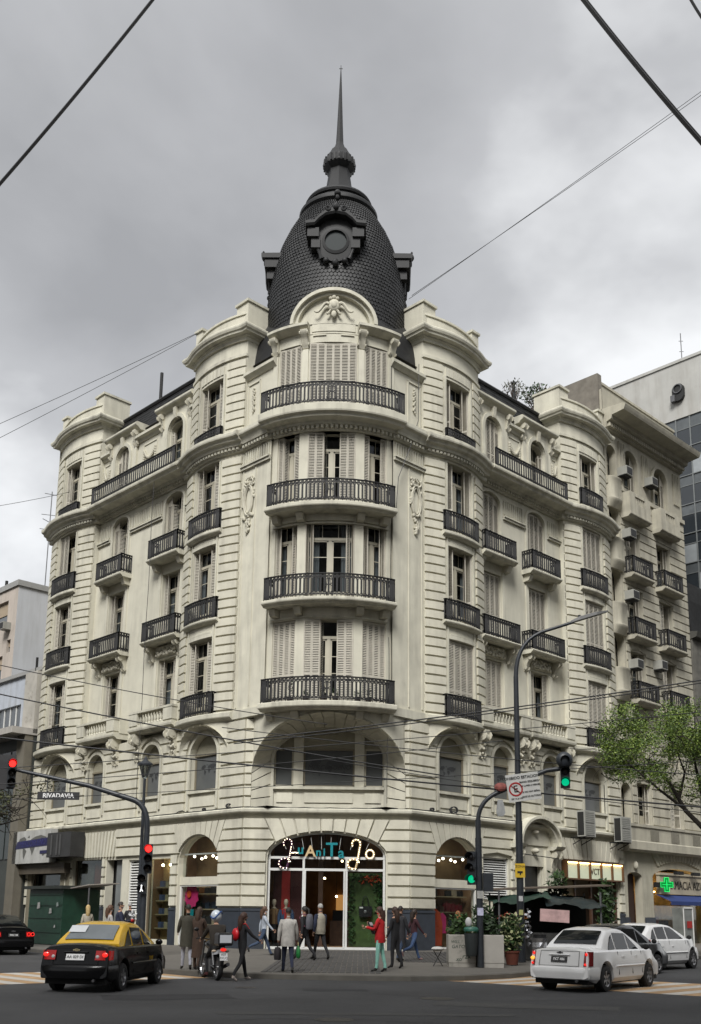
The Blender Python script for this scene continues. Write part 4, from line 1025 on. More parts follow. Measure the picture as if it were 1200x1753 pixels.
# ceiling lamps in the shops
spots = [(x, 2.2+.5*(i % 2), 5.2) for i, x in enumerate((-2.4, -1.2, .4, 1.6, 2.4))]+[(.35, 4.5, 2.4), (-.2, 4.8, 3.2), (.6, 3.4, 3.9)]
for i, q in enumerate(spots):
    mb = MB(); mb.ball(q, .05, 8, 5, 1); mb.tube([(q[0], q[1], q[2]+.05), (q[0], q[1], 5.49)], .012, 5); PART(mb, 'shop_lamp', [IRON, LAMP])
for sd in (1, -1):
    P = FP[sd].P
    for i in range(7):
        q = P(1.75+i*.4, -.62-.1*(i % 2), 4.02-.05*(i % 3)); mb = MB(); mb.ball(q, .055, 8, 5); PART(mb, 'spotlight', SPOT)
    for i in range(3):
        q = P(5.3+i*.6, -.6, 4.6 if sd > 0 else 3.7); mb = MB(); mb.ball(q, .06, 8, 5); PART(mb, 'spotlight', M('shelf spot', (1, .9, .7), .5, var=0, emit=(1, .8, .5), estr=16))
    g = GOPS(sd)[0]
    mb = MB(); qbox(mb, FP[sd], 1.55, 4.45, -.3, -.12, 2.78, 3.12); PART(mb, 'shop_beam', STONE)
    mb = MB(); qbox(mb, FP[sd], 1.6, 4.4, -.3, -.24, 4.06, 4.12); PART(mb, 'light_bar', WHITEM)
    for z in (.28, 2.72):
        mb = MB(); qbox(mb, FP[sd], 1.55, 4.45, -.25, -.15, z, z+.07); PART(mb, 'shop_frame_rail', WHITEM)
    for x in (1.56, 4.38): 
        mb = MB(); qbox(mb, FP[sd], x, x+.07, -.25, -.15, .28, 2.78); PART(mb, 'shop_frame_post', WHITEM)
    arch_pane(FP[sd], dict(g, a=1.6, b=4.4), 3.12, -.2, 'shop_pane', a=1.62, b=4.38); arch_pane(FP[sd], g, .35, -.2, 'shop_pane', z1=2.72, a=1.63, b=4.37)
    # shelving with goods
    rr = random.Random(20+sd)
    for z in (1.1, 1.75, 2.4):
        mb = MB(); qbox(mb, FP[sd], 1.4, 4.6, -1.15, -.8, z, z+.04); sh = PART(mb, 'shelf', M('pale shelf', (.4, .33, .2), .6))
        x = 1.5
        while x < 4.4:
            w = rr.uniform(.2, .34); c = rr.choice([(.02, .02, .02), (.12, .05, .02), (.3, .25, .18), (.03, .05, .08), (.25, .02, .03)])
            mb = MB(); hgt = rr.uniform(.22, .36); a, b = P(x, -2.0, 0), P(x+w, -2.0, 0)
            mb.loft([[FP[sd].P(x+w*.5+k*w*.5*dx, -.95+dy*.1, zz) for dx, dy in ((-1, 1), (1, 1), (1, -1), (-1, -1))] for k, zz in ((.85, z+.04), (1, z+.1), (.9, z+.04+hgt))])
            mb.tube([FP[sd].P(x+w*.5+w*.25*cos(pi*j/6), -.9, z+hgt+.1*sin(pi*j/6)) for j in range(7)], .012, 4)
            TAG(mb.build('display_bag', M('bag %.2f %.2f' % (c[0], c[1]), c, .5, var=.2)), 'small handbag on the shelves behind the %s arched shop window' % ('right' if sd > 0 else 'left'), 'handbag', 'handbags on the %s shop shelves' % ('right' if sd > 0 else 'left')); x += w+rr.uniform(.08, .25)
for sd in (1, -1):
    mb = MB(); qbox(mb, FP[sd], 1.1, 4.9, -1.25, -1.2, .3, 4.9); PART(mb, 'display_back', M('display wall', (.3, .2, .1), .8, var=.3, scale=1.5))
# tall red / pink figures in right corner window, flower poster in left one
def blob(name, path, pts, off, mat, th=.03):
    mb = MB(); prism_on(mb, path, pts, off, off+th); return PART(mb, name, mat)
blob('paper_cutout', FP[1], [(1.75, .4), (2.55, .4), (2.6, 1.3), (2.45, 1.75), (2.1, 1.95), (1.85, 2.0), (1.72, 1.6)], -.5, ORNG)
blob('paper_cutout', FP[1], [(2.5, .9), (2.95, .9), (2.95, 1.6), (2.75, 1.75), (2.5, 1.65)], -.6, PINK)
c0 = (3.95, 2.3); blob('flower_cutout', FP[-1], [(c0[0]+(.44+.08*(i % 2))*cos(2*pi*i/20), c0[1]+(.44+.08*(i % 2))*sin(2*pi*i/20)) for i in range(20)], -.42, PINK)
blob('flower_heart', FP[-1], [(c0[0]+.1+.14*cos(2*pi*i/12), c0[1]+.1+.16*sin(2*pi*i/12)) for i in range(12)], -.36, ORNG)
blob('leaf_cutout', FP[-1], [(4.1, 1.8), (4.3, 1.5), (4.1, 1.1), (3.8, 1.2), (3.75, 1.75)], -.42, TEAL)
# mannequins behind the corner window
def mannequin(x, y, label, top, inner):
    t = THING('mannequin', label, 'mannequin', T(x, y, .36)); mb = MB()
    mb.lathe([(.0, 1.86), (.06, 1.84), (.095, 1.76), (.09, 1.66), (.05, 1.6), (.05, 1.52), (.12, 1.48)], 12); mb.build('bust', M('mannequin skin', (.42, .36, .28), .5), t, True)
    mb = MB(); mb.loft([[(rx*cos(2*pi*i/14), ry*sin(2*pi*i/14), z) for i in range(14)] for rx, ry, z in ((.17, .12, .85), (.16, .11, 1.05), (.2, .13, 1.3), (.21, .12, 1.42), (.08, .08, 1.5))]); mb.build('shirt', inner, t, True)
    for k in (-1, 1):
        mb = MB(); mb.tube([(k*.2, 0, 1.42), (k*.27, 0, 1.2), (k*.28, -.03, .95), (k*.25, -.08, .82)], [.075, .07, .06, .05], 8); mb.loft([[(k*(.06+.0*i), -.125, z), (k*.2, -.05, z), (k*.2, .1, z), (k*.05, .13, z)] for i, z in enumerate((.85, 1.1, 1.42))]); mb.build('jacket_half', top, t, True)
    mb = MB(); mb.loft([[(.17*k*cos(2*pi*i/14), .12*k*sin(2*pi*i/14), z) for i in range(14)] for k, z in ((1, .86), (1.08, .6), (.9, .2))]); mb.tube([(0, 0, .2), (0, 0, 0)], .03, 6); mb.lathe([(.2, .0), (.2, .03), (.02, .04)], 14); mb.build('skirt', BLK, t, True)
mannequin(-1.62, .85, 'mannequin in blue jacket and red shirt behind the corner window', M('blue denim', (.03, .06, .13), .8), RED)
mannequin(-2.12, 1.0, 'mannequin in brown top at the far left of the corner window', M('brown knit', (.1, .05, .025), .9), M('tan knit', (.2, .12, .06), .9))
# ------------------------------------------------------------------ marquee letters in the doorway arch
sg = THING('marquee_sign', 'lit bulb-studded letters hanging in the corner shop arch', 'sign', T(0, .05, 4.1))
PURP = M('dark purple', (.06, .015, .05), .5); CREAMP = M('letter cream', (.6, .45, .25), .5)
BULB = M('marquee bulb', (1, .9, .7), .5, var=0, emit=(1, .86, .6), estr=2.2)
def jshape(x, s):
    p = []
    for i in range(24):
        u = i/23
        if u < .28: a = pi*(1.15-u/.28*1.3); p.append((x+.36*s+.17*s*cos(a), .28*s+.17*s*sin(a)+.05))
        elif u < .62: k = (u-.28)/.34; p.append((x+.53*s-.1*s*k-.02, .22*s-.65*s*k))
        else: k = (u-.62)/.38; a = -.25*pi-k*1.62*pi; p.append((x+.26*s+.24*s*cos(a), -.48*s+.2*s*sin(a)))
    return p
def bulbs(pts, parent, step=2, r=.017):
    for q in pts[::step]:
        mb = MB(); mb.ball((q[0], -.05, q[1]), r, 6, 4); mb.build('bulb', BULB, parent)
for x, m_ in ((-1.92, PURP), (.86, CREAMP)):
    pts = jshape(x, 1.0); mb = MB(); mb.tube([(a, 0, b) for a, b in pts], .05, 6); l = mb.build('letter', m_, sg, True); bulbs(pts, l, 1)
N = 14; pts = [(1.78+.16*cos(2*pi*i/N), -.08+.17*sin(2*pi*i/N)) for i in range(N+1)]
mb = MB(); mb.tube([(a, 0, b) for a, b in pts], .05, 6); l = mb.build('letter', CREAMP, sg, True); bulbs(pts[:-1], l, 1)
for ch, x, z, s, m_ in (('u', -1.03, .07, .52, TEAL), ('A', -.63, .0, .62, CREAMP), ('n', -.3, -.03, .45, TEAL), ('i', -.07, -.02, .42, TEAL), ('T', .23, .06, .78, TEAL), ('a', .62, -.05, .6, TEAL)):
    l = OBJ('letter', TEXT(ch, s, .04, bold=.012), sg, T(x, 0, z) @ RX(pi/2)); l.data.materials.append(m_)
    if ch == 'A':
        pts = [(x-.2+.04*i, z-.2+.08*i) for i in range(6)]+[(x+.2-.04*i, z-.2+.08*i) for i in range(5)]+[(x-.07, z-.05), (x+.05, z-.05)]; bulbs(pts, l, 1)
for i, x in enumerate((-1.8, -1.45, -1.0, -.62, -.2, .2, .6, 1.1, 1.45, 1.8)):
    mb = MB(); mb.tube([(x*.9, .05, .1), (x, .08, .62-.12*abs(x)/1.8)], .008, 4); mb.build('hanger_wire', WHITEM, sg)
# counter inside
mb = MB(); mb.box(.1, 1.4, 3.6, 4.2, .3, 1.35); PART(mb, 'counter', BROWN)
mb = MB(); mb.box(.2, .9, 4.0, 4.1, 1.35, 1.8); PART(mb, 'till_screen', M('screen black', (.01, .01, .012), .3))
mb = MB(); mb.box(.3, .7, 6.0, 6.3, 1.7, 2.5); PART(mb, 'lit_panel', M('amber glow', (.5, .2, .05), .6, emit=(1, .5, .15), estr=.12))
mb = MB(); mb.box(-.35, -.15, 1.5, 1.7, .3, 5.4); PART(mb, 'interior_column', BROWN)
# ------------------------------------------------------------------ left street shops
P_ = FP[-1]
for a, b, z0, z1, shelf in ((5.0, 6.95, .45, 3.95, 1), (10.65, 13.4, .3, 4.05, 0), (14.3, 17.6, .3, 3.6, 0)):
    mb = MB(); qbox(mb, P_, a, b, -.22, -.21, z0, z1); PART(mb, 'shop_pane', SHOPGL)
    for x in (a, b-.07):
        mb = MB(); qbox(mb, P_, x, x+.07, -.26, -.14, z0, z1); PART(mb, 'shop_frame_post', M('bronze frame', (.15, .12, .08), .5))
for z in (.9, 1.5, 2.1, 2.7):
    mb = MB(); qbox(mb, P_, 5.0, 6.95, -.95, -.6, z, z+.04); sh = PART(mb, 'shelf', M('pale shelf', (.4, .33, .2), .6))
    for k, c in enumerate(((.3, .02, .03), (.03, .03, .04), (.35, .3, .2), (.08, .1, .2))):
        mb = MB(); qbox(mb, P_, 5.15+k*.45, 5.4+k*.45, -.85, -.65, z+.04, z+.3); TAG(mb.build('shop_carton', M('goods %d' % k, c, .6)), 'small coloured carton on the lit shelves of the left street shop', 'carton', 'cartons on the lit shop shelves')
mb = MB(); qbox(mb, P_, 4.85, 7.0, -1.02, -.98, .4, 5.3); PART(mb, 'display_back', M('warm backdrop', (.55, .42, .22), .8))
def louvre(path, a, b, z0, z1, n):
    mb = MB()
    for x in (a, b-.06): qbox(mb, path, x, x+.06, -.2, -.08, z0, z1)
    for z in (z0, z1-.06): qbox(mb, path, a, b, -.2, -.08, z, z+.06)
    o = PART(mb, 'louvre', WHITEM)
    for k in range(n):
        z = z0+.08+(z1-z0-.16)*k/n
        mb = MB(); sweep(mb, path, a+.06, b-.06, [(-.1, z), (-.095, z+.012), (-.17, z+.075), (-.175, z+.063)]); PART(mb, 'slat', WHITEM, parent=o)
    mb = MB(); qbox(mb, path, a, b, -.3, -.29, z0, z1); PART(mb, 'backing', DARK, parent=o)
louvre(P_, 7.15, 8.4, 1.6, 3.95, 18); louvre(FP[1], 4.8, 6.6, 2.35, 4.15, 16)
mb = MB(); qbox(mb, FP[1], 4.8, 6.6, -.3, -.15, 2.1, 2.35); PART(mb, 'louvre_sill', STONE)
mb = MB(); qbox(mb, P_, 8.95, 9.75, -.3, -.22, .3, 4.0); PART(mb, 'door', M('grey door', (.16, .17, .17), .5))
mb = MB(); qbox(mb, P_, 9.8, 10.3, -.5, -.45, .3, 4.0); PART(mb, 'door_leaf', IRON)
for k in range(7):
    mb = MB(); mb.ball(P_.P(9.95, -.42, 1.6+k*.3), .03, 6, 4); PART(mb, 'door_stud', WHITEM)
blob('window_poster', P_, [(10.9, 2.5), (11.8, 2.5), (11.8, 3.9), (10.9, 3.9)], -.3, M('red brown poster', (.18, .05, .02), .8, var=.5, scale=2))
blob('window_poster', P_, [(11.9, 1.9), (13.2, 1.9), (13.2, 3.8), (11.9, 3.8)], -.3, M('grey poster', (.14, .14, .12), .8, var=.5, scale=3))
blob('window_poster', P_, [(11.2, .6), (12.0, .6), (12.0, 2.2), (11.2, 2.2)], -.3, M('pale poster', (.3, .27, .25), .8, var=.6, scale=3))
# map sign, fascia and dark box unit at the left end
ms = THING('map_sign', 'pale shop sign with a grey world map and dark blue name band', 'sign', FP[-1].frame(16.6, .62, 4.82))
mb = MB(); mb.box(-2.0, 2.0, -.08, .3, -.84, .84); mb.build('sign_box', M('sign white', (.42, .42, .4), .6, var=.15, streak=.6), ms)
worldmap(3.2, 1.5).build('map_print', M('map print', (.11, .11, .1), .7), ms, False, T(.1, -.085, 0))
mb = MB(); mb.loft([[(-1.7, -.095, -.08), (1.95, -.095, .02), (1.95, -.085, .02), (-1.7, -.085, -.08)], [(-1.5, -.095, .3), (1.95, -.095, .42), (1.95, -.085, .42), (-1.5, -.085, .3)]]); mb.build('name_band', M('navy band', (.008, .008, .06), .5), ms)
l = OBJ('lettering', TEXT('MERCOSUEÑO', .42, .003, shear=.25), ms, T(.15, -.1, .17) @ RX(pi/2) @ RZ(.025)); l.data.materials.append(M('navy letter', (.02, .02, .13), .5))
mb = MB(); mb.box(1.0, 1.75, -.1, -.088, -.38, -.22); mb.build('sub_print', M('navy band', (.008, .008, .06), .5), ms)
mb = MB(); qbox(mb, P_, 13.5, 18.3, .02, .45, 3.45, 3.95); PART(mb, 'fascia', M('brown fascia', (.085, .07, .05), .7, var=.3))
ac = THING('condenser_box', 'dark boxy air unit beside the world map sign', 'air conditioner', FP[-1].frame(13.3, .5, 4.2))
mb = MB(); mb.box(-1.15, 1.15, -.45, .3, 0, 1.2); mb.build('casing', M('dark casing', (.03, .03, .03), .6, var=.3), ac)
for x in (-.75, -.2, .1):
    mb = MB(); mb.box(x, x+.12, -.48, -.45, .1, 1.1); mb.build('fin', M('grey fin', (.07, .07, .07), .6), ac)
# pavement-side pillars of far shop
for a in (13.5, 14.0, 17.4):
    mb = MB(); qbox(mb, P_, a, a+.4, .02, .12, .25, 3.45); PART(mb, 'shop_pillar', M('tan pillar', (.2, .18, .13), .8))
# ------------------------------------------------------------------ right street: hooded door, lit sign, air units
Q_ = FP[1]; c = 8.5
mb = MB(); arch_ring(mb, Q_, c, 1.35, 1.05, 4.85, .16, .0, .42, 20); PART(mb, 'door_hood', TRIM)
mb = MB(); arch_ring(mb, Q_, c, 1.52, 1.2, 4.85, .12, .0, .58, 20); PART(mb, 'door_hood', TRIM)
mb = MB(); prism_on(mb, Q_, [(c-1.34*cos(pi*i/16), 4.85+1.04*sin(pi*i/16)) for i in range(17)], .0, .06); PART(mb, 'hood_tympanum', STONE)
for k in (-1, 1):
    mb = MB(); sweep(mb, Q_, c+k*1.5-.36, c+k*1.5+.36, [(0, 4.66), (.34, 4.66), (.5, 4.74), (.56, 4.84), (0, 4.84)]); PART(mb, 'hood_impost', TRIM)
    scroll(Q_, c+k*1.45, .38, 0, 4.66, 1.1, .42)
    mb = MB(); qbox(mb, Q_, c+k*1.12-.26, c+k*1.12+.26, 0, .12, .25, 4.66); PART(mb, 'door_pilaster', STONE)
mb = MB(); pc = Q_.P(c, .14, 4.6); mb.ball(pc, .12, 10, 6, sc=(1.6, 1, 1)); PART(mb, 'door_ornament', ORNA, True); mb = MB(); mb.ball(pc+Vector((0, 0, .85)), .1, 8, 6, sc=(2, 1, 1)); PART(mb, 'hood_ornament', ORNA, True)
mb = MB(); qbox(mb, Q_, 7.75, 9.3, -.34, -.28, .25, 3.9); PART(mb, 'street_door', M('black door', (.012, .012, .012), .35))
for x in (7.75, 9.18):
    mb = MB(); qbox(mb, Q_, x, x+.12, -.28, -.1, .25, 3.9); PART(mb, 'door_frame', STONE)
vs_ = THING('lit_shop_sign', 'brown framed lit sign of five glowing panels over the right shop', 'sign', Q_.frame(13.3, .12, 3.38))
mb = MB()
for z in (0, .84): mb.box(-2.55, 2.55, -.2, .1, z, z+.07)
for k in range(6): mb.box(-2.55+k*1.003, -2.47+k*1.003, -.2, .1, .07, .84)
mb.build('sign_frame', M('sign wood', (.1, .045, .015), .5, var=.2), vs_)
for k in range(5):
    mb = MB(); mb.box(-2.47+k*1.003, -1.545+k*1.003, -.1, .05, .07, .84); mb.build('glowing_panel', M('frosted panel', (.35, .38, .3), .6, emit=(.8, .85, .6), estr=.12), vs_)
    mb = MB(); mb.box(-2.45+k*1.003, -1.565+k*1.003, -.16, -.12, .79, .83); mb.build('light_tube', M('warm tube', (1, .7, .3), .5, var=0, emit=(1, .62, .22), estr=5), vs_)
l = OBJ('lettering', TEXT('VCT', .42, .01), vs_, T(0, -.12, .42) @ RX(pi/2)); l.data.materials.append(BROWN)
mb = MB(); qbox(mb, Q_, 10.75, 15.75, -1.2, -1.15, .25, 4.3); PART(mb, 'shopfront_back', M('brown shop', (.06, .035, .02), .7, var=.3))
for x in (10.75, 12.0, 13.4, 15.65):
    mb = MB(); qbox(mb, Q_, x, x+.1, -.25, -.12, .25, 3.4); PART(mb, 'shop_frame_post', BROWN)
blob('shop_panel', Q_, [(10.9, .3), (12.0, .3), (12.0, 3.3), (10.9, 3.3)], -.22, M('tan panel', (.2, .15, .08), .7, var=.2))
ACM = M('unit casing', (.33, .33, .3), .5, var=.12, streak=.6); ACD = M('unit grille', (.2, .2, .18), .6, var=.1)
def condenser(t, z, label, w=.95, h=1.25, d=.42):
    t_ = THING('air_conditioner', label, 'air conditioner', Q_.frame(t, .45, z), 'condensers on the right shop wall')
    mb = MB(); mb.box(-w/2, w/2, -d, 0, 0, h); mb.build('casing', ACM, t_)
    for zc in (.33, .93):
        mb = MB(); mb.box(-w/2+.07, w/2-.12, -d-.02, -d, zc-.27, zc+.27); g = mb.build('fan_grille', ACD, t_)
        for k in range(6):
            mb = MB(); mb.box(-w/2+.09, w/2-.14, -d-.03, -d-.02, zc-.24+k*.09, zc-.215+k*.09); mb.build('slat', ACM, g)
    mb = MB(); mb.box(-w/2-.012, -w/2, -d+.04, -.04, .06, h-.08); mb.build('side_vent', M('vent black', (.015, .015, .015), .6), t_)
    mb = MB()
    for x in (-w/2+.1, w/2-.1): mb.bar((x, -d, -.03), (x, .45, -.03), .05); mb.bar((x, -d+.05, -.03), (x, .45, -.4), .035)
    mb.build('bracket', IRON, t_)
condenser(12.0, 5.42, 'tall grey condenser on bracket nearer the arched door hood')
condenser(15.3, 5.35, 'tall grey condenser on bracket at the far end of the building')
# little bracket lamp bar over the door
mb = MB(); mb.bar(Q_.P(6.9, .5, 4.38), Q_.P(9.8, .5, 4.28), .035); mb.bar(Q_.P(6.9, 0, 4.4), Q_.P(6.9, .5, 4.38), .03); PART(mb, 'rod', IRON)
# ------------------------------------------------------------------ cables and clutter along the string course and facade
CAB = M('black cable', (.012, .012, .013), .6)
def cable(name, label, pts, r=.02, sag=0, n=14, group=None, cat='cable'):
    a, b = Vector(pts[0]), Vector(pts[-1])
    if len(pts) == 2: pp = [a.lerp(b, i/n)-Vector((0, 0, sag*4*(i/n)*(1-i/n))) for i in range(n+1)]
    else: pp = pts
    mb = MB(); mb.tube(pp, r, 5); o = mb.build(name, CAB); TAG(o, label, cat, group); return o
for sd in (1, -1):
    rr = random.Random(31+sd); pp = []
    for i in range(60):
        u = i/59*(13 if sd < 0 else 8); pp.append(FP[sd].P(u, .12+.03*sin(i), ZC1+.03+.012*rr.random()+(.1*abs(sin(i*.9)) if 18 < i < 22 else 0)))
    mb = MB(); mb.tube(pp, .022, 5); TAG(mb.build('facade_cable', CAB), 'black cable lying along the ledge over the %s shops' % ('right' if sd > 0 else 'left'), 'cable')
    for t, r in (((.9, .09), (2.6, .05)) if sd < 0 else ((1.2, .06), (2.6, .14))):
        mb = MB(); c_ = FP[sd].P(t, .16, ZC1+.04+r)
        for k in range(3): mb.tube([c_+Vector((r*cos(2*pi*i/12)+.03*k, -.02*k, r*sin(2*pi*i/12))) for i in range(13)], .02, 5)
        PART(mb, 'cable_coil', CAB)
mb = MB(); mb.tube([CP.P(-A+x*.35, .14, ZC1+.02+.015*sin(x*2)) for x in range(20)], .02, 5); TAG(mb.build('facade_cable', CAB), 'black cable lying along the ledge above the corner arch', 'cable')
for s_, z0_, z1_, nm in ((2.72, 10.4, 26.2, 'thin black cable hanging down the right edge of the corner bay'), (2.58, 6.0, 12.9, 'thin dark drain line below the corner bay balconies')):
    pp = [TP.P(s_+.04*sin(z*.7), .09, z) for z in [z0_+(z1_-z0_)*i/20 for i in range(21)]]; mb = MB(); mb.tube(pp, .014, 4); TAG(mb.build('hanging_cable', CAB), nm, 'cable')
for t, za, zb, nm in ((7.55, 6.2, 23.0, 'long dark cable dropping past the nearer left wing balconies'),):
    pp = [WP[-1].P(t-.25+.03*sin(z), .75, z) for z in [za+(zb-za)*i/16 for i in range(17)]]; mb = MB(); mb.tube(pp, .016, 4); TAG(mb.build('hanging_cable', CAB), nm, 'cable')
mb = MB(); mb.tube([FP[1].P(.55, .1, 26.0), FP[1].P(.5, .1, 23.2), FP[1].P(-.3, .3, 21.5), FP[1].P(-.9, .2, 20.0), FP[1].P(-.95, .1, 18.4)], .02, 4); TAG(mb.build('hanging_cable', CAB), 'dark cable slanting over the cornice right of the corner bay', 'cable')
# flower pots on the lowest corner balcony
for k, (s_, h_) in enumerate(((-1.35, .5), (-.75, .2), (-.1, .2), (.3, .25), (1.1, .2), (1.5, .35))):
    c_ = TP.P(s_, .5, ST[0]); t_ = THING('balcony_pot', ['leafy tall plant pot leftmost on the lowest corner balcony', 'second small pot from the left on the lowest corner balcony', 'small dark pot left of centre on the lowest corner balcony', 'small dark pot right of centre on the lowest corner balcony', 'small pot second from right on the lowest corner balcony', 'leafy pot rightmost on the lowest corner balcony'][k], 'plant pot', T(*c_), 'pots on the corner balcony')
    mb = MB(); mb.lathe([(.0, 0), (.1, 0), (.14, .22), (.12, .22), (.0, .2)], 10); mb.build('pot', M('dark pot', (.05, .035, .03), .7), t_)
    leafspray('foliage', [(0, 0, .25+h_*i/6) for i in range(7)], 40, .12, M('pot leaves', (.03, .06, .02), .6), t_, random.Random(k), (.1, .1, .08))
# ------------------------------------------------------------------ ground
ASPH = M('asphalt', (.043, .043, .045), .85, var=.3, scale=.35, bump=.8, bscale=90, stains=.75, dirt=(.026, .026, .027))
PAVE = M('pavement', (.125, .115, .1), .85, var=.2, scale=1.2, bump=.3, bscale=30, stains=.5, dirt=(.055, .05, .045))
KERB = M('kerb stone', (.11, .102, .088), .8, var=.25, scale=2, bump=.3, stains=.4, dirt=(.07, .065, .055))
mb = MB(); mb.face([(-600, -300, 0), (600, -300, 0), (600, 900, 0), (-600, 900, 0)]); road = mb.build('road', ASPH, None, kind='structure')
OUT = [FP[-1].P(60, 5, 0), FP[-1].P(20, 5, 0), FP[-1].P(8, 5.2, 0), FP[-1].P(3, 6.0, 0), Vector((-6.5, -8.3, 0)), Vector((-5.3, -10.8, 0)), Vector((-3.7, -12.9, 0)), Vector((-2.0, -14.0, 0)), Vector((-.6, -14.4, 0)), Vector((1.2, -14.55, 0)), Vector((2.7, -14.5, 0)), Vector((4.1, -14.0, 0)), Vector((5.4, -12.8, 0)), Vector((6.5, -11.2, 0)), Vector((8.0, -8.4, 0)), FP[1].P(4, 7.4, 0), FP[1].P(10, 7, 0), FP[1].P(20, 7, 0), FP[1].P(60, 7, 0)]
INN = [FP[-1].P(60, -.1, 0), FP[-1].P(20, -.1, 0), FP[-1].P(8, -.1, 0), FP[-1].P(4, -.1, 0), FP[-1].P(1.5, -.1, 0), Vector((-A, .1, 0)), Vector((-2.2, .1, 0)), Vector((-1.2, .1, 0)), Vector((-.4, .1, 0)), Vector((.4, .1, 0)), Vector((1.2, .1, 0)), Vector((2.2, .1, 0)), Vector((A, .1, 0)), FP[1].P(1.2, -.1, 0), FP[1].P(2.5, -.1, 0), FP[1].P(5, -.1, 0), FP[1].P(10, -.1, 0), FP[1].P(20, -.1, 0), FP[1].P(60, -.1, 0)]
mb = MB(); rows = []
for o, i in zip(OUT, INN): rows.append([Vector((*(o.lerp(i, u)).xy, .135+.12*u)) for u in (.0, .25, .5, .75, 1)])
mb.grid(rows); sw = mb.build('pavement', PAVE, None, kind='structure')
def swz(x, y):
    d = max(-y, ((x-A)-y)*S2, ((-x-A)-y)*S2); return .255-.12*min(1, max(0, d/14.4))
mb = MB(); kr = []
for k, o in enumerate(OUT):
    a, b = OUT[max(0, k-1)], OUT[min(len(OUT)-1, k+1)]; d = (b-a).normalized(); n = Vector((d.y, -d.x, 0))
    kr.append([o+n*.14+Vector((0, 0, z)) if j else o+n*.14+Vector((0, 0, z)) for j, z in ((0, -.02),)]+[o+n*.13+Vector((0, 0, .12)), o+n*.1+Vector((0, 0, .145)), o-n*.06+Vector((0, 0, .148)), o-n*.08+Vector((0, 0, -.02))])
mb.loft(kr); kb = mb.build('kerb', KERB, None, kind='structure')
# ribbed paving panels by the corner door
RIB = M('ribbed tile', (.055, .052, .05), .8, var=.3, scale=3, stains=.4, dirt=(.04, .04, .035))
for (x0, x1, y0, y1) in ((-1.2, 1.9, -13.9, -1.2), (2.9, 5.2, -8.2, -1.0)):
    mb = MB()
    x = x0
    while x < x1:
        q = [(x, y0), (x+.13, y0), (x+.13, y1), (x, y1)]; zz = [swz(a, b) for a, b in q]
        mb.loft([[(a, b, swz(0, b)-.03) for a, b in q], [(a, b, swz(0, b)+.012) for a, b in q]]); x += .16
    mb.build('ribbed_paving', RIB, sw, kind='stuff')
for y in (-13, -11, -9, -7, -5, -3):
    mb = MB(); mb.box(-1.2, 1.9, y, y+.03, swz(0, y)-.02, swz(0, y)+.014); mb.build('paving_joint', KERB, sw)
# manhole and drain covers
for x, y, r in ((3.0, -20, .34), (-1.2, -17.6, .22), (1.0, -24.5, .3)):
    mb = MB(); mb.lathe([(0, .008), (r, .008), (r+.03, .004)], 20, (x, y, 0)); mb.build('manhole_cover', M('cast cover', (.03, .028, .027), .5, var=.3, scale=9, bump=.6), road)
PT = [M('road patch dark', (.028, .028, .03), .9, var=.25, scale=1, bump=.8, bscale=80), M('road patch pale', (.065, .064, .062), .9, var=.2, scale=1, bump=.8, bscale=80)]
for k, (x, y, w, l, a) in enumerate(((-2.5, -20.5, 2.6, 1.2, .3), (4.6, -21.5, 3.4, .9, -.2), (.8, -18.0, 1.5, .7, .1), (9.5, -20.5, 2.2, 1.4, .5), (-7.5, -22, 2.0, 1.6, .2), (1.5, -23.5, 5.0, .5, .05))):
    rng = random.Random(k); ca, sa = cos(a), sin(a); pl = [(w/2*cx_+rng.uniform(-.1, .1), l/2*cy_+rng.uniform(-.08, .08)) for cx_, cy_ in ((-1, -1), (-.3, -1.05), (.4, -.95), (1, -1), (1.03, 0), (1, 1), (.2, 1.04), (-.5, .95), (-1, 1))]
    mb = MB(); mb.face([(x+p*ca-q_*sa, y+p*sa+q_*ca, .004) for p, q_ in pl]); mb.build('road_patch', PT[k % 2], road)
CRK = M('crack', (.012, .012, .012), .95)
for k, (x, y, a, n) in enumerate(((-6, -21, .1, 26), (0, -19.2, -.08, 30), (5, -19, .2, 20), (-1, -25, .05, 26))):
    rng = random.Random(40+k); pts = [Vector((x, y, .007))]
    for j in range(n): a += rng.gauss(0, .25); a *= .9; pts.append(pts[-1]+Vector((cos(a), sin(a), 0))*.22)
    mb = MB(); L_ = []
    for j, p in enumerate(pts): d = (pts[min(j+1, n)]-pts[max(j-1, 0)]).normalized(); w = rng.uniform(.006, .016); L_.append([p+Vector((-d.y, d.x, 0))*w, p-Vector((-d.y, d.x, 0))*w])
    mb.grid(L_); mb.build('road_crack', CRK, road)
# zebra bars
ZW = M('worn white paint', (.5, .47, .42), .8, var=.2, scale=3, stains=.6, dirt=(.12, .11, .1)); ZO = M('worn orange paint', (.42, .27, .14), .8, var=.25, scale=3, stains=.6, dirt=(.1, .08, .07))
for (sx, sy), (dx, dy), n, sd in (((-2.5, -14.3), (-.78, -.62), 20, -1), ((3.7, -14.3), (.78, -.62), 18, 1)):
    for k in range(n):
        a = Vector((sx+dx*.44*k, sy+dy*.44*k, .004)); L = Vector((S2*sd, S2, 0))*4.2; w = Vector((dx, dy, 0))*.43
        mb = MB(); mb.face([a, a+w, a+w+L, a+L]); mb.build('crosswalk_stripe', ZW if k % 2 else ZO, road)
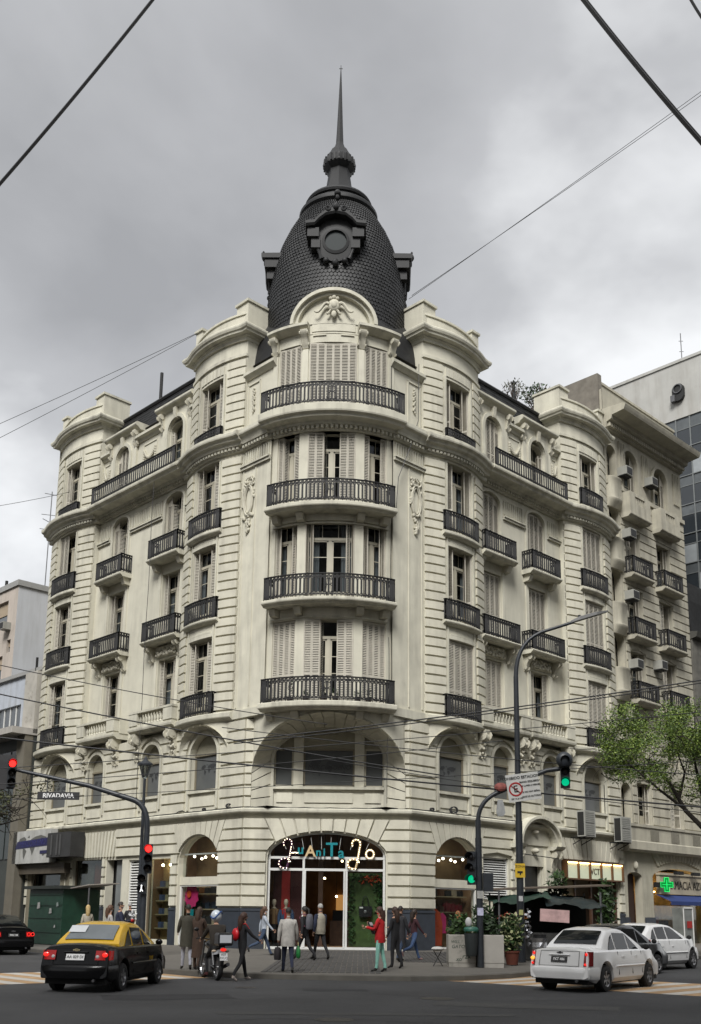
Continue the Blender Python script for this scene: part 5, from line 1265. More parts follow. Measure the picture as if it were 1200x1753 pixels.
# ------------------------------------------------------------------ neighbouring building on the right street
N1 = THING('neighbour_building', 'taller cream apartment block with rounded balconies right of the corner building', 'building')
ST2 = M('neighbour stone', (.43, .405, .325), .88, var=.14, scale=1.5, bump=.3, bscale=50, streak=.7); BL2 = M('neighbour block', (.44, .415, .335), .88, var=.12, scale=1.6, bump=.3, streak=.7)
T0, T1 = 16.25, 25.0; C1, C2, C0 = 18.85, 22.3, 16.95
fl = [(6.5, 8.7), (9.9, 12.3), (13.2, 16.0), (16.75, 19.6), (20.3, 23.1)]
ops = []
for za, zb in fl:
    for c in (C1, C2): ops.append(dict(a=c-.75, b=c+.75, z0=za, z1=zb))
for c in (C1, C2): ops.append(dict(a=c-.8, b=c+.8, z0=24.2, z1=28.0, r=.8))
for za in (6.5, 10.8, 14.7, 18.4, 22.1, 25.7): ops.append(dict(a=16.5, b=17.5, z0=za, z1=za+2.1, r=.5))
gop = [dict(a=16.75, b=18.2, z0=.25, z1=3.95, r=.25), dict(a=19.3, b=24.9, z0=.25, z1=4.25, r=.5)]
mb = MB(); wall(mb, FP[1], T0, T1, .25, 29.2, ops+gop, off=-.05, rev=.45)
mb.face([FP[1].P(T1, -.05, .2), FP[1].P(T1, -10, .2), FP[1].P(T1, -10, 29.2), FP[1].P(T1, -.05, 29.2)]); mb.face([FP[1].P(T0, -.05, 20), FP[1].P(T0, -10, 20), FP[1].P(T0, -10, 31), FP[1].P(T0, -.05, 31)])
PART(mb, 'wall', ST2, parent=N1)
def grp(lst):
    r = []
    for o in lst: r.append(dict(o, r=0, bz=o['z0']-.02))
    return r
rustic(Path(lambda s, o, z: FP[1].P(s, o-.05, z)), T0, T1, 6.5, 25.2, 38, [dict(o, bz=o['z0'], z1=o['z1']+.05) for o in ops if o['z0'] < 24.1 and o['a'] > 17.8]+[dict(a=16.4, b=17.6, z0=0, z1=30, bz=0)], th=.05, m=.06, name='stone_block', mat=BL2, parent=N1)
mb = MB(); qbox(mb, FP[1], T0, T1, -1.5, -1.45, 6, 29); qbox(mb, FP[1], T0, T1, -2.4, -2.35, .2, 6); PART(mb, 'interior_wall', DARK, parent=N1)
for i, (za, zb) in enumerate(fl):
    for j, c in enumerate((C1, C2)):
        window(FP[1], c, za+.02, 1.46, zb-za-.04, ['O', 'L', 'O', 'H', 'O', 'L', 'O', 'L', 'L', 'O'][i*2+j], off=-.2, parent=N1)
for c in (C1, C2): window(FP[1], c, 24.22, 1.56, 3.74, 'H', .76, off=-.2, parent=N1)
for za in (6.5, 10.8, 14.7, 18.4, 22.1, 25.7):
    window(FP[1], 17.0, za+.02, .96, 2.06, 'N', .48, off=-.3, parent=N1)
for za in (10.05, 13.45, 17.1, 20.8, 24.4):
    mb = MB(); pr = []; N = 10
    ring_ = [(16.95+.66*cos(pi*i/N), .46*sin(pi*i/N)**.6-.05) for i in range(N+1)]
    mb.loft([[FP[1].P(s_, o_*k-.03, z) for s_, o_ in ring_] for k, z in ((.35, za-.45), (.85, za-.12), (1, za), (1, za+.05), (.93, za+.08), (.93, za+1.15), (1.02, za+1.2), (1.02, za+1.3))]); PART(mb, 'rounded_balcony', ST2, 40, parent=N1)
for zs, kind in ((13.0, 'i'), (16.6, 'i'), (20.15, 'i'), (23.7, 's'), (9.7, 'n')):
    for c in (C1, C2):
        if kind == 'n': continue
        mb = MB(); sweep(mb, FP[1], c-1.15, c+1.15, slabprof(-.2, .62, zs-.08, zs+.16)); bal = PART(mb, 'balcony', ST2, parent=N1)
        if kind == 'i':
            railing(FP[1], c-1.08, c+1.08, .55, zs+.16, .98, .6, bal, step=.21)
        else:
            mb = MB(); P = FP[1]
            for a, b in ((c-1.12, c-.55), (c+.55, c+1.12)): qbox(mb, P, a, b, .4, .58, zs+.16, zs+1.4)
            qbox(mb, P, c-.55, c+.55, .4, .58, zs+.16, zs+.75); qbox(mb, P, c-.55, c+.55, .4, .58, zs+1.22, zs+1.4)
            for k in (-1.12, 1.04): qbox(mb, P, c+k, c+k+.08, -.05, .4, zs+.16, zs+1.4)
            PART(mb, 'parapet', ST2, parent=bal)
            for k in range(6):
                mb = MB(); qbox(mb, P, c-.5+k*.19, c-.42+k*.19, .44, .54, zs+.75, zs+1.22); PART(mb, 'baluster', ST2, parent=bal)
for a in (17.75, 20.35, 24.0):
    for k in range(4):
        mb = MB(); qbox(mb, FP[1], a+k*.18, a+k*.18+.09, -.06, .04, 26.3, 28.3); PART(mb, 'pilaster_flute', ST2, parent=N1)
for c in (C1, C2):
    mb = MB(); arch_ring(mb, FP[1], c, .8, .8, 27.2, .18, -.06, .08, 16, 2.2); PART(mb, 'arch_surround', ST2, parent=N1)
mb = MB(); sweep(mb, FP[1], T0, T1, [(-.1, 28.55), (.15, 28.6), (.2, 28.9), (.5, 29.0), (.55, 29.2), (1.3, 29.28), (1.36, 29.4), (1.42, 29.56), (1.2, 29.7), (-.1, 29.75)]); sweep(mb, FP[1], T0, T1, rect(-.1, .1, 25.25, 25.5)); PART(mb, 'cornice', ST2, parent=N1)
mb = MB()
for k in range(42): sweep(mb, FP[1], T0+.1+k*.205, T0+.22+k*.205, rect(.1, .36, 28.66, 28.88))
PART(mb, 'dentil_course', ST2, parent=N1, kind='stuff')
mb = MB(); qbox(mb, FP[1], T0, T1, -.6, -.3, 29.7, 31.5); qbox(mb, FP[1], T0-.05, T1+.05, -.66, -.24, 31.5, 31.65); PART(mb, 'parapet', ST2, parent=N1)
mb = MB(); qbox(mb, FP[1], T0-.1, T0+.3, -3.5, -.2, 29.7, 32.0); PART(mb, 'roof_block', M('stained render', (.2, .18, .15), .9, var=.3, stains=.7), parent=N1)
# belt balcony over the shops
mb = MB(); sweep(mb, FP[1], T0, T1+2, [(-.1, 5.0), (.35, 5.0), (.45, 5.1), (.45, 5.5), (.4, 5.55), (.4, 6.25), (.46, 6.28), (.46, 6.42), (-.1, 6.42)]); bb = PART(mb, 'belt_course', ST2, parent=N1)
for c in (18.0, 20.2, 22.6):
    for k in range(7):
        mb = MB(); qbox(mb, FP[1], c+.5+k*.13, c+.56+k*.13, .4, .43, 5.62, 6.15); PART(mb, 'baluster', M('neighbour dark', (.16, .15, .12), .9), parent=bb)
for k in range(16):
    c = 22.1; a = (k-7.5)*.36; mb = MB(); prism_on(mb, FP[1], [(c+a*.82-.14, 4.3+.35*cos(a*.5)), (c+a*.82+.12, 4.3+.35*cos(a*.5)), (c+a+.15, 5.0), (c+a-.17, 5.0)], -.07, .03); PART(mb, 'voussoir', BL2, parent=N1)
mb = MB(); qbox(mb, FP[1], 16.75, 18.2, -.6, -.55, .25, 3.9); PART(mb, 'door', M('wine door', (.03, .012, .01), .5), parent=N1)
for a, b in ((16.25, 16.7), (18.25, 19.25)):
    mb = MB(); qbox(mb, FP[1], a, b, .0, .06, .2, 1.65); PART(mb, 'plinth', PLINTH, parent=N1)
mb = MB(); mb.ball(FP[1].P(17.5, .02, 4.3), .15, 8, 6, sc=(1, 1, 1.5)); PART(mb, 'door_ornament', ORNA, True, parent=N1)
# pharmacy: sign band, green cross, awning, window
ph = THING('pharmacy_sign', 'cream pharmacy sign band with dark lettering above the blue awning', 'sign', FP[1].frame(22.3, .12, 3.38))
mb = MB(); mb.box(-2.75, 2.9, -.1, .1, -.5, .5); mb.box(-2.8, 2.95, -.16, .1, .5, .62); mb.build('sign_board', M('sign cream', (.4, .35, .26), .6), ph)
l = OBJ('lettering', TEXT('FARMACIA AZUL', .62, .01), ph, T(.05, -.11, -.03) @ RX(pi/2)); l.data.materials.append(M('letter brown', (.03, .022, .012), .6)); l.scale = (.98, 1, 1)
for x in (-1.6, .3):
    mb = MB(); mb.box(x, x+.75, -.5, -.3, .55, .72); mb.bar((x+.4, -.4, .6), (x+.4, 0, .6), .03); mb.build('floodlight', IRON, ph)
gc = THING('green_cross', 'glowing green pharmacy cross on a dark bracket', 'sign', FP[1].frame(19.7, .5, 3.36) @ RZ(radians(-30)) @ Matrix.Scale(.66, 4))
CRG = M('green neon', (.0, .3, .06), .5, var=0, emit=(.02, .8, .16), estr=.3); CRD = M('green dim', (.0, .12, .02), .4, var=.3, scale=14, emit=(.0, .5, .07), estr=.1)
mb = MB()
for (x0, x1, z0, z1) in ((-.2, .2, -.55, .55), (-.55, -.2, -.2, .2), (.2, .55, -.2, .2)): mb.box(x0, x1, -.08, .08, z0, z1)
mb.build('cross_body', CRD, gc)
mb = MB(); o_ = [(-.2, .55), (.2, .55), (.2, .2), (.55, .2), (.55, -.2), (.2, -.2), (.2, -.55), (-.2, -.55), (-.2, -.2), (-.55, -.2), (-.55, .2), (-.2, .2), (-.2, .55)]
mb.tube([(x, -.1, z) for x, z in o_], .035, 5); mb.bar((-.4, -.1, 0), (.4, -.1, 0), .05); mb.bar((0, -.1, -.4), (0, -.1, .4), .05); mb.build('neon_outline', CRG, gc)
mb = MB(); mb.box(-1.1, -.5, -.1, .1, -.22, .18); mb.build('bracket_box', IRON, gc)
aw = MB(); sweep(aw, FP[1], 19.4, 26, [(.1, 2.86), (.9, 2.5), (.9, 2.3), (.88, 2.3), (.88, 2.48), (.1, 2.82)]); TAG(aw.build('awning', M('blue canvas', (.012, .03, .13), .8, var=.2)), 'dark blue shop awning under the pharmacy sign', 'awning')
mb = MB(); qbox(mb, FP[1], 19.3, 24.9, -.3, -.28, .3, 2.9); PART(mb, 'shop_pane', SHOPGL, parent=N1)
mb = MB(); qbox(mb, FP[1], 19.0, 25, -1.6, -1.55, .25, 4.2); PART(mb, 'interior_back', M('pharmacy inside', (.4, .28, .13), .8, var=.5, scale=1.5), parent=N1)
for a in (19.8, 21.6, 23.4):
    mb = MB(); qbox(mb, FP[1], a, a+1.2, -1.0, -.9, 3.0, 3.06); PART(mb, 'added_fill_tube', M('warm tube', (1, .7, .3), .5, var=0, emit=(1, .62, .22), estr=5), parent=N1)  # lit tubes added to brighten the pharmacy interior
for k, (a, c_) in enumerate(((19.6, (.1, .2, .1)), (20.4, (.3, .05, .03)), (21.4, (.05, .05, .06)), (22.6, (.3, .25, .1)))):
    mb = MB(); qbox(mb, FP[1], a, a+.5, -1.2, -.7, .3, 1.5+.2*(k % 2)); PART(mb, 'display_stand', M('stand %d' % k, c_, .6), parent=N1)
# window air conditioners on the neighbour
for k, (t_, z_, lb) in enumerate(((17.9, 26.1, 'window air unit under the arched top-floor window nearest the corner building'), (20.75, 26.35, 'dark window air unit between the two arched top-floor windows'), (18.0, 22.4, 'small window air unit left of the upper iron balconies'), (18.0, 18.8, 'small window air unit left of the middle iron balconies'), (18.1, 14.9, 'white window air unit with a hanging cord left of the lower iron balconies'), (20.75, 15.3, 'dark window air unit between the lower iron balconies'), (17.0, 11.5, 'window air unit above the green tree by the corner building'))):
    t = THING('window_air_unit', lb, 'air conditioner', FP[1].frame(t_, .05, z_), 'window air units on the neighbour block')
    mb = MB(); mb.box(-.32, .32, -.5, .3, 0, .5); mb.build('casing', ACM, t); mb = MB(); mb.box(-.27, .27, -.52, -.5, .06, .44); mb.build('grille', M('vent black', (.015, .015, .015), .6), t)
    mb = MB(); mb.box(-.35, .35, -.4, .0, -.06, 0); mb.build('bracket', IRON, t)
# dark gabled house beyond and glass tower behind
N2 = THING('dark_house', 'dark grey house edge beyond the neighbour block at the right margin', 'building')
mb = MB(); qbox(mb, FP[1], 25.05, 34, -10, .1, .2, 18); PART(mb, 'wall', M('dark wall', (.12, .115, .1), .9, var=.3, streak=.5, lines=.5), parent=N2)
mb = MB(); sweep(mb, FP[1], 25.0, 34, [(.0, 18), (.4, 18.1), (.5, 18.4), (0, 18.5)]); PART(mb, 'cornice', M('dark trim', (.07, .068, .06), .9), parent=N2)
mb = MB(); sweep(mb, FP[1], 25.1, 34, [(.1, 18.5), (-.2, 20.6), (-.6, 22), (-4, 22.4), (-4, 18.5)]); PART(mb, 'mansard_roof', SLATE, parent=N2)
N3 = THING('office_tower', 'glass office tower with white blank top wall behind the right block', 'building')
SP = Path(lambda s, o, z: FP[1].P(29-o, -s, z))      # side wall plane, s runs back from the street
WHT = M('stained white render', (.42, .415, .39), .9, var=.08, scale=.8, streak=.5, stains=.25, dirt=(.25, .23, .2))
mb = MB(); qbox(mb, SP, -3, 16, -8, 0, 20, 38.4); PART(mb, 'core', M('tower core', (.09, .1, .11), .8), parent=N3)
mb = MB(); qbox(mb, SP, -3, 16, -.5, .08, 34.45, 38.5); qbox(mb, SP, -3.1, 16, -.5, .16, 38.5, 38.7); PART(mb, 'white_wall', WHT, parent=N3)
CW = M('curtain glass', (.03, .036, .042), .12, var=.25, scale=.35, spec=.7); CW2 = M('spandrel pale', (.1, .11, .115), .3, var=.2); MUL = M('mullion', (.16, .17, .17), .5)
z = 20.2; rr = random.Random(12)
while z < 34:
    for k in range(13):
        s_ = -2.9+k*1.0
        mb = MB(); qbox(mb, SP, s_+.04, s_+.96, 0, .04, z, z+1.25); PART(mb, 'glass_pane', CW if rr.random() > .12 else M('blind pane', (.3, .32, .33), .3), parent=N3)
        mb = MB(); qbox(mb, SP, s_+.04, s_+.96, 0, .03, z+1.3, z+1.95); PART(mb, 'spandrel_panel', CW2 if int(z*2) % 3 else CW, parent=N3)
    mb = MB(); qbox(mb, SP, -3, 10.2, 0, .09, z-.06, z-.0); qbox(mb, SP, -3, 10.2, 0, .07, z+1.25, z+1.3); PART(mb, 'transom', MUL, parent=N3)
    z += 2.02
for k in range(14):
    mb = MB(); qbox(mb, SP, -2.94+k*1.0, -2.86+k*1.0, 0, .08, 20.2, 34.4); PART(mb, 'mullion', MUL, parent=N3)
for s_, z_, lb in ((1.7, 35.55, 'oval black vent on the white tower wall'),):
    t = THING('wall_vent', lb, 'vent', SP.frame(s_, .12, z_)); 
    mb = MB(); mb.loft([[(.42*cos(2*pi*i/20), y, .5+.42*sin(2*pi*i/20) if sin(2*pi*i/20) < 0 else .9+.42*sin(2*pi*i/20)) for i in range(20)] for y in (-.2, .02)]); mb.build('vent_body', M('vent black', (.015, .015, .015), .6), t)
    mb = MB(); mb.tube([(.3*cos(2*pi*i/16), -.24, .95+.3*sin(2*pi*i/16)) for i in range(17)], .05, 5); mb.box(-.5, -.2, -.3, 0, .1, .55); mb.build('duct', STEEL, t)
mb = MB(); mb.box(-.5, .5, -.25, 0, 0, .5); TAG(mb.build('wall_box', STEEL, None, False, SP.frame(5.0, .1, 34.7)), 'small grey box low on the white tower wall', 'vent')
def antenna(name, label, base, h, arms):
    t = THING(name, label, 'antenna', T(*base)); mb = MB(); mb.bar((0, 0, 0), (0, 0, h), .05); mb.build('mast', STEEL, t)
    for z, w, an in arms:
        mb = MB(); d = Vector((cos(an), sin(an), 0)); mb.bar(d*-w/2+Vector((0, 0, z)), d*w/2+Vector((0, 0, z)), .03); mb.build('arm', STEEL, t)
antenna('roof_antenna', 'thin lattice antenna mast on top of the glass tower', SP.P(1.9, -1, 38.7), 2.6, ((1.2, .3, 0), (2.0, .3, 0)))
# ------------------------------------------------------------------ left street: white and pink block, low blue-grey house, dark canopy building
M1 = THING('white_pink_block', 'plain block with white side wall and pale pink street front at left', 'building')
PNK = M('pale pink render', (.5, .44, .385), .9, var=.08, streak=.35); WSH = M('white blue wall', (.5, .515, .54), .9, var=.06, scale=.6, streak=.3)
P = FP[-1].P
mb = MB(); mb.face([P(24, -1, 0), P(24, -12, 0), P(24, -12, 21), P(24, -1, 21)]); PART(mb, 'side_wall', WSH, parent=M1)
mb = MB(); wall(mb, FP[-1], 24, 36, 0, 21, [dict(a=25.2, b=27.4, z0=18.6, z1=20.3), dict(a=24.5, b=25.0, z0=16.9, z1=17.7), dict(a=25.4, b=27.2, z0=15.2, z1=16.8)], off=-1, rev=.3); PART(mb, 'street_wall', PNK, parent=M1)
for a, b, z0, z1 in ((25.2, 27.4, 18.6, 20.3), (24.5, 25.0, 16.9, 17.7), (25.4, 27.2, 15.2, 16.8)):
    mb = MB(); qbox(mb, FP[-1], a, b, -1.25, -1.2, z0, z1); w_ = PART(mb, 'window', M('grey pane', (.085, .095, .105), .08), parent=M1)
    mb = MB(); qbox(mb, FP[-1], a, b, -1.2, -1.15, (z0+z1)/2, z1); PART(mb, 'blind', M('tan blind', (.35, .28, .2), .8), parent=w_)
mb = MB(); mb.loft([[P(t_, o_, z) for t_, o_ in ((23.9, -.9), (36, -.9), (36, -12), (23.9, -12))] for z in (21, 21.35)]); PART(mb, 'parapet', M('grey coping', (.3, .3, .29), .9, stains=.6), parent=M1)
t = THING('window_air_unit', 'small air unit on the pale pink street front', 'air conditioner', FP[-1].frame(24.9, -.95, 18.3)); mb = MB(); mb.box(-.3, .3, -.45, .1, 0, .45); mb.build('casing', ACM, t); mb = MB(); mb.box(-.25, .25, -.47, -.45, .05, .4); mb.build('grille', M('vent black', (.015, .015, .015), .6), t)
M4 = MB(); c = P(22.5, -6, 0); M4.loft([[(c.x+a*k, c.y+b*k, z) for a, b in ((-.8, -.8), (.8, -.8), (.8, .8), (-.8, .8))] for k, z in ((1, 18), (1, 22.6), (1.25, 22.65), (1.25, 22.85), (.8, 22.9), (.8, 24.6))]); TAG(M4.build('roof_tank_tower', M('peach render', (.56, .4, .27), .9, var=.08)), 'peach water tank tower above the white block', 'tower')
antenna('roof_antenna', 'tall thin television antenna on the white block', P(24.6, -3.0, 21.3), 6.6, ((6.4, .9, .5), (5.0, 1.1, .3), (4.5, 1.4, 1.2), (4.0, 1.2, .4)))
antenna('roof_antenna', 'short television antenna close to the left end pavilion', P(21, -4, 20), 6.5, ((6.3, .9, .2), (5.0, 1.0, .6)))
mb = MB(); c = P(27, -1.6, 21); mb.tube([c, c+Vector((0, 0, 1.1))], .1, 8); TAG(mb.build('roof_flue', IRON), 'black flue pipe on the pale pink block at the left edge', 'flue')
M2 = THING('low_house', 'low blue-grey house with peeling pier below the white block', 'building')
mb = MB(); wall(mb, FP[-1], 18.15, 34, 0, 14.6, [dict(a=20.6, b=23.6, z0=11.4, z1=13)], off=-.1, rev=.2); PART(mb, 'wall', M('blue grey render', (.42, .45, .5), .9, var=.1, streak=.5), parent=M2)
mb = MB(); qbox(mb, FP[-1], 18.12, 34, -.4, .05, 14.6, 14.8); PART(mb, 'coping', M('grey coping', (.3, .3, .29), .9), parent=M2)
mb = MB(); qbox(mb, FP[-1], 20.6, 23.6, -.3, -.25, 11.4, 13); w_ = PART(mb, 'window', M('grey pane', (.085, .095, .105), .08), parent=M2)
for k in range(5):
    mb = MB(); qbox(mb, FP[-1], 20.6+k*.72, 20.68+k*.72, -.25, -.2, 11.4, 13); PART(mb, 'window_bar', WHITEM, parent=w_)
mb = MB(); qbox(mb, FP[-1], 18.15, 19.5, -.2, .3, 11.0, 14.5); PART(mb, 'peeling_pier', M('peeling plaster', (.38, .36, .32), .9, var=.2, scale=1.0, stains=.9, dirt=(.16, .14, .11)), parent=M2)
mb = MB(); c = P(18.9, 0, 14.5); mb.tube([c, c+Vector((0, 0, .9))], .07, 6); PART(mb, 'vent_pipe', IRON, parent=M2)
M3 = THING('canopy_building', 'dark glazed shop building with a flat slab canopy at the left edge', 'building')
mb = MB(); qbox(mb, FP[-1], 18.2, 34, -.05, .25, .2, 10.9); PART(mb, 'wall', M('dark front', (.045, .05, .045), .6, var=.4, scale=.5), parent=M3)
mb = MB(); sweep(mb, FP[-1], 18.15, 34, rect(-.1, 1.5, 10.9, 11.25)); PART(mb, 'canopy_slab', M('pale slab', (.38, .36, .33), .8, streak=.5), parent=M3)
mb = MB(); qbox(mb, FP[-1], 18.2, 19.1, .2, .7, .2, 10.9); PART(mb, 'end_pier', M('grey brown pier', (.15, .135, .105), .85, var=.15, streak=.4), parent=M3)
for k in range(8):
    for z0, z1 in ((4.3, 7.0), (7.2, 10.2)):
        mb = MB(); qbox(mb, FP[-1], 19.3+k*1.2, 20.35+k*1.2, .25, .3, z0, z1); PART(mb, 'glass_pane', M('dark glass', (.02, .03, .03), .1, var=.3), parent=M3)
# wires over the crossing
WIRES = [
    ('thick black cable crossing the top left corner of the sky', (-6.57, -24.0, 14.99), (-2.68, -24.0, 21.04), 0.035),
    ('thick twin black cable crossing the top right corner of the sky', (5.41, -24.0, 21.06), (8.73, -24.0, 16.02), 0.045),
    ('thinner strand beside the thick top right cable', (5.5, -23.9, 21.16), (8.8, -23.9, 16.15), 0.028),
    ('short black cable at the extreme top right corner', (7.95, -24.0, 20.69), (8.6, -24.0, 19.39), 0.03),
    ('upper thin wire running to the left front parapet', (-15.41, -1.0, 21.78), (-6.5, 1.5, 28.22), 0.012),
    ('lower thin wire running to the left front parapet', (-14.94, -2.0, 20.57), (-6.5, 1.5, 28.19), 0.012),
    ('upper thin wire rising from the dome toward the right edge', (3.44, 2.0, 30.38), (16.81, -4.0, 37.37), 0.012),
    ('lower thin wire rising from the dome toward the right edge', (3.58, 2.0, 30.57), (15.99, -6.0, 35.29), 0.012),
    ('upper of the paired black cables slanting over the right balconies', (-3.02, -7.0, 7.45), (14.0, -7.0, 9.9), 0.024),
    ('lower of the paired black cables slanting over the right balconies', (-3.01, -7.0, 7.35), (14.0, -7.0, 9.8), 0.02),
    ('top black cable across the left wing windows', (-12.17, -7.0, 10.23), (0.2, -7.0, 8.06), 0.016),
    ('middle black cable across the left balustrades', (-12.08, -7.0, 9.18), (4.23, -7.0, 6.32), 0.024),
    ('thick lower black cable sagging across the left mezzanine', (-11.74, -7.5, 7.48), (13.53, -7.5, 5.24), 0.03),
    ('thin cable crossing the corner arch and rising right', (-11.44, -8.0, 6.21), (13.57, -8.0, 8.52), 0.014),
    ('thin cable rising right below the corner arch crown', (-11.32, -8.2, 5.66), (6.08, -8.2, 7.35), 0.014),
    ('cable crossing the mezzanine sills toward the right', (-11.43, -7.8, 5.18), (13.53, -7.8, 6.87), 0.012),
    ('low cable sagging over the right mezzanine windows', (-3.41, -7.2, 7.88), (13.71, -7.2, 6.36), 0.016),
    ('lowest cable over the right shop signs', (0.24, -7.6, 6.75), (13.48, -7.6, 5.03), 0.014),
    ('faint thin wire across the left sky above the antenna', (-17.13, 4.0, 20.34), (-13.94, 8.0, 22.98), 0.012),
]
for lb, a, b, r in WIRES: cable('overhead_cable', lb, (a, b), r, sag=.12 if r > .012 else .05, n=24, group='cables strung over the crossing')
# unseen blocks on the other corners, added and raised to shade the street
UV = lambda u, v: (S2*(u-v), S2*(u+v))
for u0, u1, v0, v1, h, lb in ((-90, -35, -92, -37, 52, 'unseen plain block behind the viewer, raised to shade the street'), (-90, -36, -2, 60, 38, 'unseen plain block across the left street, added for shade'), (-2, 60, -92, -38, 38, 'unseen plain block across the right street, added for shade')):
    t = THING('shading_block', lb, 'building'); mb = MB(); mb.loft([[(*UV(u, v), z) for u, v in ((u0, v0), (u1, v0), (u1, v1), (u0, v1))] for z in (0, h)]); mb.build('wall', M('shading block render', (.3, .28, .24), .9), t)
    me = MB(); me.box(-.75, .75, -.05, .02, 0, 2.1); me = me.mesh('window', M('grey pane', (.085, .095, .105), .08))
    for fl_ in range(6):
        for k in range(10):
            for mw_ in ((T(*UV(u1+.01, v0+3+k*(v1-v0-6)/9), 2+fl_*3.6) @ RZ(radians(135))), (T(*UV(u0+3+k*(u1-u0-6)/9, (v1 if v1 < 0 else v0)+(.01 if v1 < 0 else -.01)), 2+fl_*3.6) @ RZ(radians(225 if v1 < 0 else 45)))): OBJ('window', me, t, mw_)
# ------------------------------------------------------------------ street furniture
POLE = M('pole paint', (.022, .026, .032), .45, var=.25, scale=5); SIGNB = M('sign back', (.02, .02, .022), .5)
def arc(p0, p1, p2, n=8):
    p0, p1, p2 = map(Vector, (p0, p1, p2)); return [p0*(1-u)**2+p1*2*u*(1-u)+p2*u*u for u in [i/n for i in range(n+1)]]
# tall street lamp
x, y = 6.72, -7.1; z0 = swz(x, y)
t = THING('street_lamp', 'tall curved-arm street lamp on the right pavement', 'street lamp', T(x, y, z0))
mb = MB(); mb.tube([(0, 0, 0), (0, 0, 1.2)], .14, 12); mb.tube([(0, 0, 1.2), (.01, 0, 4.6)], .12, 12); mb.tube([(.01, 0, 4.6), (.02, 0, 9.6)], [.105, .085], 12); mb.build('pole', POLE, t, True)
mb = MB(); pts = arc((.02, 0, 9.6), (.05, 0, 11.0), (1.2, 0, 11.3))+[(2.1, 0, 11.6)]; mb.tube(pts, [.08-.003*i for i in range(len(pts))], 10); mb.build('arm', POLE, t, True)
mb = MB(); mb.loft([[(2.0+a, b, 11.56+a*.32+c) for b, c in ((-w, 0), (w, 0), (w*.8, hh), (-w*.8, hh))] for a, w, hh in ((0, .07, .08), (.3, .13, .13), (.9, .12, .11), (1.3, .05, .05))]); mb.build('lamp_head', M('lamp head', (.06, .06, .06), .5), t)
mb = MB(); mb.tube([(2.3, 0, 11.72), (2.3, 0, 11.85)], .05, 8); mb.build('photocell', POLE, t)
mb = MB(); mb.box(-.17, .16, -.15, -.13, 2.72, 3.18); sgn = mb.build('camera_notice', M('yellow sign', (.55, .36, .02), .6, var=.1), t)
l = OBJ('lettering', TEXT('ZONA', .11, .002), sgn, T(0, -.155, 3.08) @ RX(pi/2)); l.data.materials.append(IRON)
mb = MB(); mb.box(-.1, .08, -.157, -.152, 2.86, 2.93, mat=T(0, 0, 0)); mb.box(-.02, .02, -.157, -.152, 2.8, 2.87); mb.build('camera_symbol', IRON, sgn)
for zz, c_ in ((1.95, (.5, .5, .5)), (1.5, (.5, .5, .2))):
    mb = MB(); mb.box(-.07, .07, -.135, -.125, zz, zz+.17); mb.build('sticker', M('sticker %.1f' % c_[2], c_, .7, var=.3, scale=9), t)
# traffic light builder
REDL = M('red lens', (.4, .0, .0), .3, var=0, emit=(1, .015, .012), estr=1.6); GRNL = M('green lens', (.0, .3, .15), .3, var=0, emit=(.0, .8, .36), estr=.22); OFFL = M('unlit lens', (.015, .012, .012), .25); WHL = M('walk symbol', (.8, .8, .8), .3, var=0, emit=(1, 1, 1), estr=.8)
def head(parent, mw, lit, n=3, name='signal_head'):
    mb = MB(); mb.box(-.14, .14, -.06, .16, 0, .33*n); h = mb.build(name, POLE, parent, False, mw)
    for k in range(n):
        z = .165+.33*(n-1-k); mb = MB(); mb.ball((0, -.06, z), .115, 14, 8, sc=(1, .4, 1)); mb.build('lens', {0: REDL, 2: GRNL}[k] if lit == k else OFFL, h, True)
        mb = MB(); rr = [[(r*cos(a), yy, z+r*sin(a)) for a in [radians(-20+i*220/14) for i in range(15)]] for r, yy in ((.135, -.05), (.14, -.3))]; mb.grid(rr); mb.build('visor', POLE, h)
    return h
# right signal mast with parking board
x, y = 4.99, -10.5; z0 = swz(x, y)
t = THING('traffic_light', 'curved traffic light mast showing green with a no-parking board, right side', 'traffic light', T(x, y, z0))
mb = MB(); mb.tube([(0, 0, 0), (-.02, 0, 3.8)], .1, 12); mb.tube([(-.02, 0, 3.8), (-.02, 0, 4.35)], .085, 12); mb.build('pole', POLE, t, True)
mb = MB(); pts = arc((-.02, 0, 4.35), (.02, 0, 5.0), (.75, 0, 5.25))+[(1.65, 0, 5.7), (2.1, 0, 5.88), (2.55, 0, 5.95)]; mb.tube(pts, .07, 10); mb.build('arm', POLE, t, True)
head(t, T(2.66, -.05, 5.35) @ RZ(radians(-8)), 2)
mb = MB(); mb.ball((2.64, -.1, 6.2), .26, 14, 8, sc=(1, .6, 1)); mb.build('top_lens_visor', POLE, t, True)  # large round visor of the unlit top lens
head(t, T(-.22, -.02, 2.4) @ RZ(radians(-25)), 2)
mb = MB(); mb.box(.1, .4, -.1, .2, 2.2, 2.75); mb.build('pedestrian_head', POLE, t)
pb = mb = MB(); mb.box(-.5, .5, -.02, .01, -.42, .42); brd = mb.build('parking_board', M('board white', (.5, .5, .48), .5, var=.08, scale=3), t, False, T(1.36, -.12, 5.35) @ RY(radians(-8)))
N = 28; mb = MB(); rr = [[(-.24+r*cos(2*pi*i/N), -.03, -.04+r*sin(2*pi*i/N)) for i in range(N)] for r in (.215, .17)]; mb.grid(rr, True); mb.bar((-.36, -.032, .08), (-.12, -.032, -.16), .045, .01); mb.build('prohibition_ring', M('sign red', (.35, .01, .01), .5), brd)
